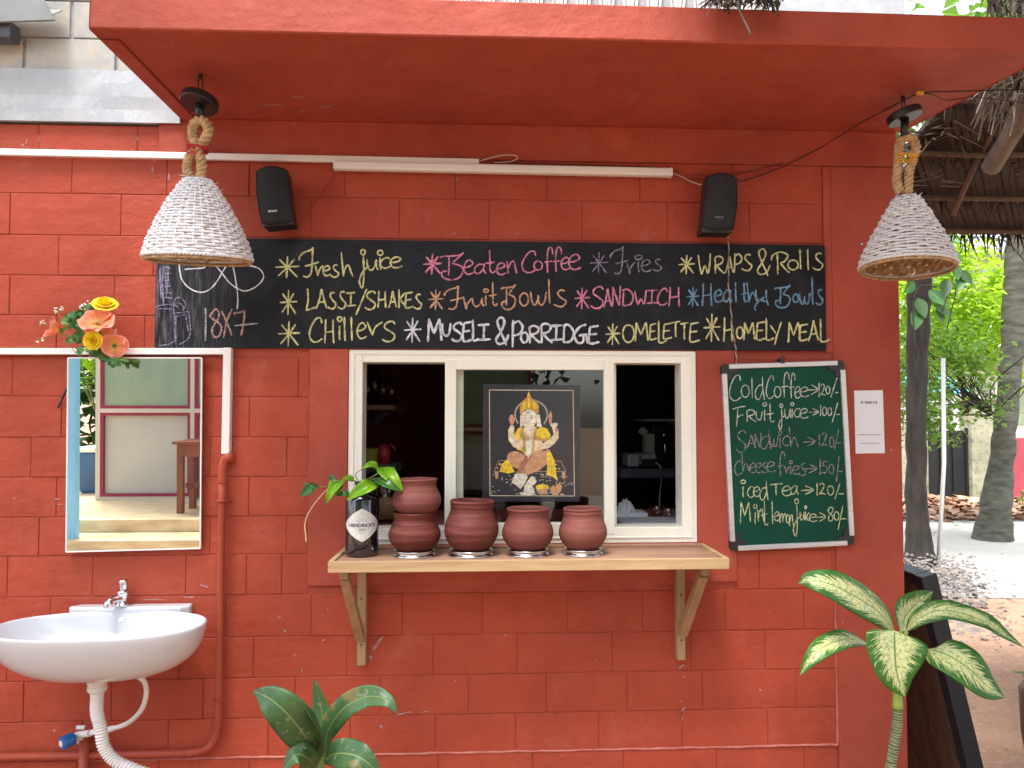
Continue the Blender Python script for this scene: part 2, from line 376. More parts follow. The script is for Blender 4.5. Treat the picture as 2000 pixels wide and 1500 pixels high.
def leafmat(name, green, dark, vein, variegated=False, blotch=False, trans=.2, rough=.42):
    t = NT(name); tc = t.n('TexCoord'); sp = t.n('SeparateXYZ'); t.t.links.new(tc.outputs['UV'], sp.inputs[0])
    d = t.math('ABSOLUTE', t.math('SUBTRACT', sp.outputs[0], .5), 0)
    nz = t.noise(t.coord('Object'), 18, 4)
    c = t.mix(t.ramp(nz, .35, .65), green, dark)
    # veins run outward and forward: use v - |u| as the streak coordinate
    cmb = t.n('CombineXYZ'); t.set(cmb, 0, t.math('MULTIPLY', t.math('SUBTRACT', sp.outputs[1], t.math('MULTIPLY', d, .55)), 42.0)); t.set(cmb, 1, t.math('MULTIPLY', sp.outputs[0], 3.5))
    oi = t.n('ObjectInfo'); t.set(cmb, 2, t.math('MULTIPLY', oi.outputs['Random'], 40.0))
    stn = t.n('TexNoise', i_Scale=1.0, i_Detail=3.0, i_Roughness=.7); t.t.links.new(cmb.outputs[0], stn.inputs['Vector'])
    if variegated:
        lim = t.math('SUBTRACT', .42, t.math('MULTIPLY', t.math('POWER', sp.outputs[1], 2.5), .26))
        e = t.math('ADD', t.math('SUBTRACT', lim, d), t.math('MULTIPLY', t.math('SUBTRACT', stn.outputs[0], .5), 1.15))
        msk = t.ramp(e, .075, .125)
        fl = t.ramp(t.noise(t.coord('Object'), 150, 2), .40, .50)
        c = t.mix(t.math('MULTIPLY', msk, t.mix(.55, fl, 1.0)), c, t.mix(t.ramp(nz, .4, .6), (.74, .76, .36), (.66, .72, .36)))
    c = t.mix(t.ramp(d, .010, .022, 1, 0), c, vein)
    if blotch:
        c = t.mix(t.ramp(t.noise(t.coord('Object', loc=(9, 2, 1)), 46, 4), .60, .68, 0, .55), c, (.30, .32, .26))
        c = t.mix(t.ramp(t.noise(t.coord('Object', loc=(1, 7, 1)), 16, 3), .63, .68, 0, .8), c, (.20, .15, .05))
    t.set(t.b, 'Base Color', c); t.set(t.b, 'Roughness', rough); t.set(t.b, 'Specular IOR Level', .45)
    t.set(t.b, 'Normal', t.bump(t.mix(.5, stn.outputs[0], t.ramp(d, 0, .03)), .25, .002))
    tr = t.n('BsdfTranslucent'); t.set(tr, 0, c); ms = t.n('MixShader', i_0=trans); t.t.links.new(t.b.outputs[0], ms.inputs[1]); t.t.links.new(tr.outputs[0], ms.inputs[2]); t.t.links.new(ms.outputs[0], t.o.inputs[0])
    return t.m
M['dieff'] = leafmat('variegated leaf', (.050, .20, .022), (.030, .14, .022), (.16, .30, .08), True)
M['broad'] = leafmat('broad green leaf', (.065, .145, .045), (.035, .095, .032), (.22, .30, .08), False, True, .12)
M['pothos'] = leafmat('pothos leaf', (.26, .50, .015), (.12, .34, .012), (.32, .52, .06), False, False, .35, .2)
M['pothosd'] = leafmat('dark pothos leaf', (.045, .17, .025), (.028, .11, .02), (.14, .3, .06), False, False, .2, .25)
M['stem'] = mat('green stem', (.14, .22, .05), .5, .3, 30)
M['sheath'] = mat('leaf sheath', (.30, .42, .10), .4, .25, 20)
M['cane_stem'] = mat('ringed stem', (.10, .16, .045), .6, .4, 30, .3, 90)
M['ring_scar'] = mat('leaf scar', (.48, .44, .34), .8, .3, 60)
M['root'] = mat('pale root', (.60, .42, .22), .7)
M['bark'] = mat('dark bark', (.034, .028, .022), .95, .5, 12, 1.0, 40, bd=.02, stretch=(1, 1, .25))
M['palmbark'] = mat('palm bark', (.115, .115, .09), .95, .45, 6, .8, 30, bd=.01, stretch=(1, 1, 3), col2=(.045, .045, .032))
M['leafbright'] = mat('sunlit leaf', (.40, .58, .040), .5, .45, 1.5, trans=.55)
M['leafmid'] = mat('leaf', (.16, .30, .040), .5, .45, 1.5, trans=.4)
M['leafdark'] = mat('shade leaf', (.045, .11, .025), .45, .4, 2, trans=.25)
M['thatch'] = None
def thatchmat(name, a, b):
    t = NT(name); v = t.coord('Object'); c = t.mix(t.ramp(t.noise(v, 9, 5, .7), .3, .7), a, b)
    c = t.mix(t.ramp(t.noise(v, 60, 2), .5, .75, 0, .5), c, tuple(x * .45 for x in b)); t.set(t.b, 'Base Color', c); t.set(t.b, 'Roughness', .9)
    t.set(t.b, 'Normal', t.bump(t.noise(v, 160, 3), .4, .002)); return t.m
M['thatch'] = thatchmat('dry palm thatch', (.085, .062, .044), (.038, .028, .021))
M['thatchpale'] = thatchmat('bleached palm strip', (.25, .22, .18), (.14, .12, .095))
M['pole'] = thatchmat('weathered pole', (.18, .13, .09), (.11, .08, .055))
def groundmat(name, a, b, c3, s=3.0, bs=40, bstr=.6):
    t = NT(name); v = t.world(); c = t.mix(t.ramp(t.noise(v, s, 7, .65), .35, .65), a, b)
    c = t.mix(t.ramp(t.noise(v, s * 9, 5, .7), .5, .7, 0, .8), c, c3); t.set(t.b, 'Base Color', c); t.set(t.b, 'Roughness', .95)
    t.set(t.b, 'Normal', t.bump(t.noise(v, bs, 6, .7), bstr, .02)); return t.m
M['soil'] = groundmat('red sandy soil', (.40, .24, .15), (.30, .17, .10), (.46, .32, .22))
M['sand'] = groundmat('white sand', (.56, .53, .47), (.48, .44, .39), (.60, .57, .52), 1.8)
M['stone'] = mat('gravel stone', (.19, .165, .145), .85, .5, 6, .3, 60)
M['litter'] = mat('dead leaf', (.30, .15, .08), .8, .5, 3)
M['litter2'] = mat('pale dead leaf', (.44, .27, .17), .8, .5, 3)
M['compound'] = groundmat('stained cream wall', (.42, .40, .29), (.26, .26, .17), (.05, .06, .035), 1.5, 30, .3)
M['housewhite'] = mat('white house wall', (.66, .66, .62), .8, .15, 1, space='World')
M['housepink'] = mat('pink house wall', (.38, .06, .08), .8, .2, 2, space='World')
M['roofblue'] = mat('blue tarp', (.10, .34, .42), .5, .2, 2)
M['darkgate'] = mat('dark gate', (.008, .009, .009), .6, .3, 4)
M['galv'] = mat('grey sheet metal', (.26, .27, .27), .5, .2, 6, metal=.2)
M['galvd'] = mat('dark steel section', (.09, .10, .12), .45, .3, 8, metal=.3)
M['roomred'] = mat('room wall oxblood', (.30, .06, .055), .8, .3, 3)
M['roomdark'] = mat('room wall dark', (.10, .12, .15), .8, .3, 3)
M['greymach'] = mat('grey machine', (.46, .52, .52), .5, .1, 5)
M['cloth'] = mat('white towel', (.62, .64, .72), .9, .1, 20, .5, 60)
M['darkglass'] = mat('dark jar', (.03, .035, .03), .1, .3, 10, coat=.4)
M['jarlid'] = mat('yellow tub', (.36, .36, .04), .5)
M['redlid'] = mat('red lid', (.45, .03, .05), .4)
M['cream'] = mat('cream wall', (.60, .50, .40), .7, .08, 2)
M['creampanel'] = mat('cream panel', (.50, .465, .39), .6, .1, 1.5)
M['redline'] = mat('maroon line', (.28, .02, .05), .6)
M['greenglass'] = mat('frosted green window', (.30, .38, .22), .25, .3, 2, col2=(.22, .30, .22))
M['skyblue'] = mat('sky blue paint', (.26, .64, .88), .5, .05, 2)
M['marble'] = mat('yellow marble', (.78, .62, .38), .3, .3, 6, stretch=(1, 3, 3), col2=(.56, .40, .22))
M['binblue'] = mat('blue bin', (.03, .10, .24), .45, .15, 4)
# ================================================================== GROUND
g = MB(); g.grid(lambda u, v: (-150 + 300 * u, -120 + 300 * v, 0), 2, 2, False)
struct('ground', g, M['soil'])
def patch(name, cx, cy, rx, ry, z, m, seed, n=60, amp=.18):
    mb = MB(); c = mb.av((cx, cy, z)); ids = []
    for k in range(n):
        a = 2 * math.pi * k / n; q = 1 + amp * noise.noise(Vector((math.cos(a) * 2 + seed, math.sin(a) * 2, seed))) * 2
        ids.append(mb.av((cx + math.cos(a) * rx * q, cy + math.sin(a) * ry * q, z)))
    for k in range(n): mb.f.append((c, ids[k], ids[(k + 1) % n]))
    return struct(name, mb, m)
patch('sand_patch', 7.0, 5.6, 5.0, 2.9, .006, M['sand'], 3.0)
# ================================================================== CAFE BUILDING
WALLZ = 3.9
b0 = thing('cafe_building', (0, 0, 0), 'red painted block building with serving window and flat canopy', 'building')
XL = -3.2; XR = 1.292; XC = W(1633, 1200).x
XS0 = W(604, 900).x; XS1 = W(1435, 900).x                       # plaster surround of the window
ZT = W(950, 684).z
L50 = [241, 295, 373, 452, 530, 605, 687, 766, 848, 928, 1008, 1086, 1168, 1246, 1331, 1410, 1486]
R13 = [241 + 24, 320, 396, 475, 551, 627, 703, 779, 855, 930, 1004, 1076, 1152, 1235, 1311, 1388, 1462]
RZ = [W(950, a * .28 + b * .72).z for a, b in zip(L50, R13)]
pitch = (RZ[12] - RZ[16]) / 4
while RZ[-1] > pitch: RZ.append(RZ[-1] - pitch)
RZ.append(0.0)
JX = {0: [75, 268], 1: [140, 326, 487, 674, 890, 1068, 1250, 1430], 2: [19, 236, 432, 607, 780, 955, 1137, 1304, 1463], 3: [114, 300], 4: [18, 223], 5: [110, 282],
      6: [24, 212, 399, 583], 7: [120, 302, 487], 8: [60, 236, 410, 560], 9: [110, 300, 486], 10: [76, 240, 410, 560], 11: [14, 181, 363, 481, 550],
      12: [98, 270, 440, 608, 785, 942, 1108, 1255, 1417, 1570], 13: [14, 180, 350, 495, 678, 846, 1010, 1196, 1350, 1495], 14: [46, 218, 397, 576, 743, 915, 1067, 1225, 1372, 1555],
      15: [160, 329, 524, 684, 850, 1007, 1169, 1333, 1500], 16: [150, 310, 487, 672, 856, 1040, 1218, 1400, 1572]}
GAP = .0011
def block(x0, x1, z0, z1, m, yf=0.0, parent=b0, name='block', dep=.05):
    x0 += GAP; x1 -= GAP; z0 += GAP; z1 -= GAP
    if x1 - x0 < .012 or z1 - z0 < .008: return
    mb = MB(); n = len(mb.v); dy = ru(-.0012, .0008); c = .0018
    j = lambda s=.0008: ru(-s, s)
    # front face with worn rounded arrises: 5 x 3 grid of border points
    nu, nv = 6, 3
    rows = []
    for jv in range(nv + 1):
        row = []
        for iu in range(nu + 1):
            u, v = iu / nu, jv / nv
            e = (iu in (0, nu)) or (jv in (0, nv))
            x = x0 + (x1 - x0) * u; z = z0 + (z1 - z0) * v
            if not e and False: pass
            xx = x + (c if iu == 0 else -c if iu == nu else 0) + (j() if e else 0); zz = z + (c if jv == 0 else -c if jv == nv else 0) + (j() if e else 0)
            row.append(mb.av((xx, yf + dy + (0.0008 if e else j(.0005)), zz)))
        rows.append(row)
    for jv in range(nv):
        for iu in range(nu):
            a = rows[jv]; bq = rows[jv + 1]; mb.f.append((a[iu], a[iu + 1], bq[iu + 1], bq[iu]))
    loop = rows[0][:] + [r[-1] for r in rows[1:]] + rows[-1][-2::-1] + [r[0] for r in rows[-2:0:-1]]
    out = []
    for i in loop:
        x, y, z = mb.v[i]
        fx = max(x0, min(x1, x + (-c - .001 if x < x0 + c + .004 else c + .001 if x > x1 - c - .004 else 0)))
        fz = max(z0, min(z1, z + (-c - .001 if z < z0 + c + .004 else c + .001 if z > z1 - c - .004 else 0)))
        out.append(mb.av((fx, yf + dy + c * 1.1, fz)))
    back = [mb.av((mb.v[i][0], yf + dep, mb.v[i][2])) for i in out]
    k = len(loop)
    for i in range(k):
        q = (i + 1) % k
        mb.f.append((loop[i], out[i], out[q], loop[q])); mb.f.append((out[i], back[i], back[q], out[q]))
    return obj(name, mb, m, parent)
rowcuts = []
for r in range(len(RZ) - 1):
    zt, zb = RZ[r], RZ[r + 1]; ym = 819 - (((zt + zb) / 2) - 1.45) * 640
    px = sorted(JX.get(r, [k * 162 + (80 if r % 2 else 0) for k in range(0, 10)]))
    xs = [W(p, ym).x for p in px]
    x = xs[0]
    while x > XL: x -= .262; xs.insert(0, x)
    if r in (1, 2): lim = W(1606, ym).x
    elif r == 0: lim = W(311, 260).x
    elif r in (3, 4, 5): lim = W(330, ym).x
    elif 6 <= r <= 11: lim = XS0
    else: lim = XC
    xs = [max(q, XL) for q in xs if q < lim - .03] + [lim]
    for a, c in zip(xs[:-1], xs[1:]):
        if c - a > .02: block(a, c, zb, zt, M['red'])
    if 6 <= r <= 11:
        j0 = W(1483 if r % 2 else 1545, ym).x
        block(XS1, j0, zb, zt, M['red']); block(j0, W(1612 if r < 8 else 1626, ym).x, zb, zt, M['red'])
# backing (mortar bed behind the blocks) with the window hole cut out: pieces butted together
HX0, HX1 = W(680, 870).x, W(1360, 870).x; HZ0, HZ1 = W(1020, 1062).z, W(1020, 684).z
YB = .0036
wb = MB()
wb.box(XL, HX0, YB, .16, 0, RZ[0]); wb.box(HX0, HX1, YB, .16, 0, HZ0); wb.box(HX0, HX1, YB, .16, HZ1, RZ[0]); wb.box(HX1, XR - .003, YB, .16, 0, RZ[0])
obj('wall', wb, M['redp'], b0)
# plaster column at the corner, side wall, plaster beam under the canopy
ZSOF = 2.358
mb = MB(); mb.box(XC + .002, XR, -.004, .30, 0, RZ[1] - .002); obj('corner_pier', mb, M['redp'], b0, bevel=.004)
mb = MB(); mb.box(W(1608, 470).x, XC + .001, -.003, YB, RZ[6] + .02, RZ[1] - .004); obj('pier_margin', mb, M['redp'], b0)
mb = MB(); mb.box(XR - .12, XR - .002, .301, 3.2, 0, ZSOF); obj('side_wall', mb, M['redp'], b0)
mb = MB(); mb.box(W(311, 260).x, XR - .001, -.006, YB, RZ[1], ZSOF); obj('plaster_beam', mb, M['redp'], b0, bevel=.003)
# raised surround of the serving window: four butted strips
ys = -.010
SZ0 = W(640, 1143).z; SZ1 = W(640, 681).z
mb = MB(); mb.box(XS0, HX0, ys, YB, SZ0, SZ1); mb.box(HX1, XS1, ys, YB, SZ0, SZ1); mb.box(HX0, HX1, ys, YB, SZ0, HZ0); mb.box(HX0, HX1, ys, YB, HZ1, SZ1 + .002)
obj('window_surround', mb, M['redp'], b0, bevel=.003)
# worn raised bead round the block panel
zbd = RZ[16]
def ridge(pts, wd, name):
    mb = MB(); P = []
    for a, c in zip(pts[:-1], pts[1:]):
        a = Vector(a); c = Vector(c); n = max(2, int((c - a).length / .03))
        P += [a.lerp(c, i / n) for i in range(n)]
    P.append(Vector(pts[-1]))
    P = [p + Vector((ru(-.0008, .0008), 0, ru(-.0012, .0012))) for p in P]
    mb.tube(P, [wd * ru(.7, 1.15) for _ in P], 6, flat=.8)
    return obj(name, mb, M['redworn'], b0)
ridge([(W(150, 1488).x, .0, zbd), (XC - .003, .0, zbd)], .0048, 'bead')
ridge([(XC - .001, .0, zbd), (XC - .001, 0, W(1630, 1150).z)], .0032, 'bead')
# canopy slab
CX0, CX1, CYF = W(355, 240).x, 1.305, -.575
fL, fR = WZ(165, 56, ZSOF), WZ(1990, 98, ZSOF)
def cyf(x): return fL.y + (fR.y - fL.y) * (x - fL.x) / (fR.x - fL.x)
hR = W(1990, 34, fR.y).z - ZSOF; hM = W(1000, 3, cyf(0)).z - ZSOF
def chh(x): return hM + (hR - hM) * (x - 0) / (fR.x)
mb = MB()
prof = [(CYF, ZSOF), (CYF - .004, ZSOF + .004), (CYF, ZSOF + .098), (0.0, ZSOF + .115), (0.0, ZSOF)]
def cprof(x): return [(x, y, z) for y, z in prof]
n = len(prof); nx = 34
rings = []
for i in range(nx + 1):
    x = CX0 + (CX1 - CX0) * i / nx
    ring = []
    yf_, hh_ = cyf(x), chh(x); prof = [(yf_, ZSOF), (yf_ - .003, ZSOF + .004), (yf_, ZSOF + hh_), (0.0, ZSOF + .115), (0.0, ZSOF)]
    for k, (y, z) in enumerate(prof):
        wob = .0022 * noise.noise(Vector((x * 3, k * 5.1, 0))) * (1 if k < 3 else 0)
        ring.append(mb.av((x + .10 * min(1, -y / .55) * (i / nx) ** 5, y + wob, z + (wob * .8 if k < 2 else 0))))
    rings.append(ring)
for i in range(nx):
    for k in range(n):
        k2 = (k + 1) % n; mb.f.append((rings[i][k], rings[i + 1][k], rings[i + 1][k2], rings[i][k2]))
mb.f.append(tuple(rings[0][::-1])); mb.f.append(tuple(rings[-1]))
obj('canopy', mb, M['redp'], b0, bevel=.004)
mb = MB(); mb.box(CX0 + .003, CX0 + .046, fL.y + .045, -.001, ZSOF - .007, ZSOF - .001); obj('drip_strip', mb, M['redp'], b0, bevel=.003)
# cement lintel band and bare blocks above it, left of the canopy
ZB0 = W(150, 241).z; ZB1 = W(150, 140).z
mb = MB()
mb.grid(lambda u, v: (XL + (CX0 - XL) * u, -.016 + .004 * noise.noise(Vector((u * 20, v * 3, 1))), ZB0 + (ZB1 - ZB0) * v + (.004 * noise.noise(Vector((u * 60, 3, 2))) if v < .01 else 0)), 60, 4, False)
obj('cement_band', mb, M['cement'], b0)
mb = MB(); mb.box(XL, CX0, -.011, .16, ZB0 + .004, ZB1 - .001); obj('lintel', mb, M['cement'], b0)
mb = MB(); mb.box(XL, CX0 + .4, .004, .16, ZB1, WALLZ); obj('upper_wall', mb, M['mortar'], b0)
zr = [ZB1, W(150, 76).z, W(150, 3).z]
while zr[-1] < WALLZ - .1: zr.append(zr[-1] + .125)
for r in range(len(zr) - 1):
    x = W(54, 100).x - .9 + (.0 if r == 0 else .13 * (r % 2)) - .27 * 3; xs = []
    step = .27
    x0 = W(50, 100).x + (0 if r % 2 == 0 else .0) - step * 7 + (.135 if r % 2 else 0)
    while x0 < CX0 + .3:
        if x0 > XL - .2: block(max(x0, XL) + .003, min(x0 + step, CX0 + .38) - .006, zr[r] + .002, zr[r + 1] - .002, M['bareblock'], yf=-.004)
        x0 += step
# upper floor above the canopy: sill wall, white lattice railing, pale panel
mb = MB(); mb.box(CX0 + .4, XR, .004, .16, ZSOF + .116, 2.70); obj('upper_sill', mb, M['housewhite'], b0)
mb = MB(); mb.box(W(1512, 5, .0).x, W(1760, 5, .0).x, -.02, .003, ZSOF + .13, 3.6); obj('upper_panel', mb, M['cement'], b0)
mb = MB(); mb.box(CX0 + .4, XR, .161, 3.0, ZSOF + .02, ZSOF + .10); obj('roof_slab', mb, M['redp'], b0)
lat = MB(); x = W(905, 5).x; k = 0
while x < W(1500, 5).x:
    for s in (-1, 1):
        for q in (0, .012, .024):
            P = [Vector((x + s * (.034 - q) * math.cos(a), -.004 + .003 * s, 2.80 + (.13 - q * 1.5) * math.sin(a))) for a in [math.pi * (i / 14) - math.pi / 2 for i in range(15)]]
            P = [Vector((x + (x - p.x), p.y, p.z)) for p in P]
            lat.tube([p + Vector((s * .012, 0, 0)) for p in P], .0045, 5)
    x += .0745; k += 1
obj('lattice_railing', lat, M['housewhite'], b0)
mb = MB(); mb.box(CX0 + .4, W(1500, 5).x, .003, .02, 2.70, 3.2); obj('railing_back', mb, M['mortar'], b0)
# ------------------------------------------------------------------ the serving window (a part of the building)
win = MB()
FY0, FY1 = -.006, .075
OX0, OX1, OZ0, OZ1 = HX0, HX1, HZ0, HZ1
t1 = .045
def fr(mb, x0, x1, z0, z1, y0, y1, wl, wr, wb_, wt):
    mb.box(x0, x0 + wl, y0, y1, z0, z1); mb.box(x1 - wr, x1, y0, y1, z0, z1); mb.box(x0 + wl, x1 - wr, y0, y1, z0, z0 + wb_); mb.box(x0 + wl, x1 - wr, y0, y1, z1 - wt, z1)
fr(win, OX0 + .001, OX1 - .001, OZ0 + .001, OZ1 - .001, FY0, FY1, W(707, 870).x - OX0, OX1 - W(1331, 870).x, W(1000, 1031).z - OZ0, OZ1 - W(1000, 708).z)
wf = obj('window', win, M['upvc'], b0, bevel=.002)
# thin bright track lips on the frame
mb = MB(); fr(mb, OX0 + .014, OX1 - .016, OZ0 + .016, OZ1 - .012, FY0 - .004, FY0 - .0005, .004, .004, .004, .004); obj('frame', mb, M['upvc'], wf, bevel=.001)
# centre sash in the front track
sx0, sx1 = W(869, 870, .004).x, W(1199, 870, .004).x; sz0, sz1 = W(1030, 1044, .004).z, W(1030, 703, .004).z
mb = MB(); fr(mb, sx0, sx1, sz0, sz1, -.008, .022, .034, .032, .036, .031); obj('sash', mb, M['upvc'], wf, bevel=.002)
mb = MB(); mb.box(W(890, 870, .03).x, W(905, 870, .03).x, .023, .04, sz0 + .03, sz1 - .02); obj('interlock', mb, M['upvc'], wf)
mb = MB(); mb.box(sx0 + .03, sx1 - .03, .006, .010, sz0 + .03, sz1 - .03); pane = obj('pane', mb, M['glass'], wf)
# right sash in the rear track
rx0, rx1 = W(1190, 870, .045).x, W(1333, 870, .045).x; rz0, rz1 = W(1260, 1036, .045).z, W(1260, 706, .045).z
mb = MB(); fr(mb, rx0, rx1, rz0, rz1, .036, .062, .021, .006, .008, .008); obj('sash', mb, M['upvc'], wf, bevel=.0015)
mb = MB(); mb.box(rx0 + .02, rx1 - .005, .047, .051, rz0 + .006, rz1 - .006); 0
# ------------------------------------------------------------------ the dark room behind
RX0, RX1, RY1 = -.95, 1.17, 2.2
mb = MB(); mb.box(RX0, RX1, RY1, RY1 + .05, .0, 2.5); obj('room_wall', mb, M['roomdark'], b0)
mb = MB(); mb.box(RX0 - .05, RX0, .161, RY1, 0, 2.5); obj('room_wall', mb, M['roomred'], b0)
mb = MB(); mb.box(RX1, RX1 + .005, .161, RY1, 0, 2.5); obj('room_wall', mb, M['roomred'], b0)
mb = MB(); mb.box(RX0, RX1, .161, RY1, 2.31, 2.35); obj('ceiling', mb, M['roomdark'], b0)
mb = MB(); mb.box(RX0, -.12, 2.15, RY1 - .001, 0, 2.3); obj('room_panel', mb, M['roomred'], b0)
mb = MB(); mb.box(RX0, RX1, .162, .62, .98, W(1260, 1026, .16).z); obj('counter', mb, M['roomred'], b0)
mb = MB(); mb.box(W(1212, 1020, .17).x, W(1345, 1020, .17).x, .17, .30, W(1260, 1026, .16).z, W(1260, 1020, .16).z); obj('counter_strip', mb, M['cement'], b0)
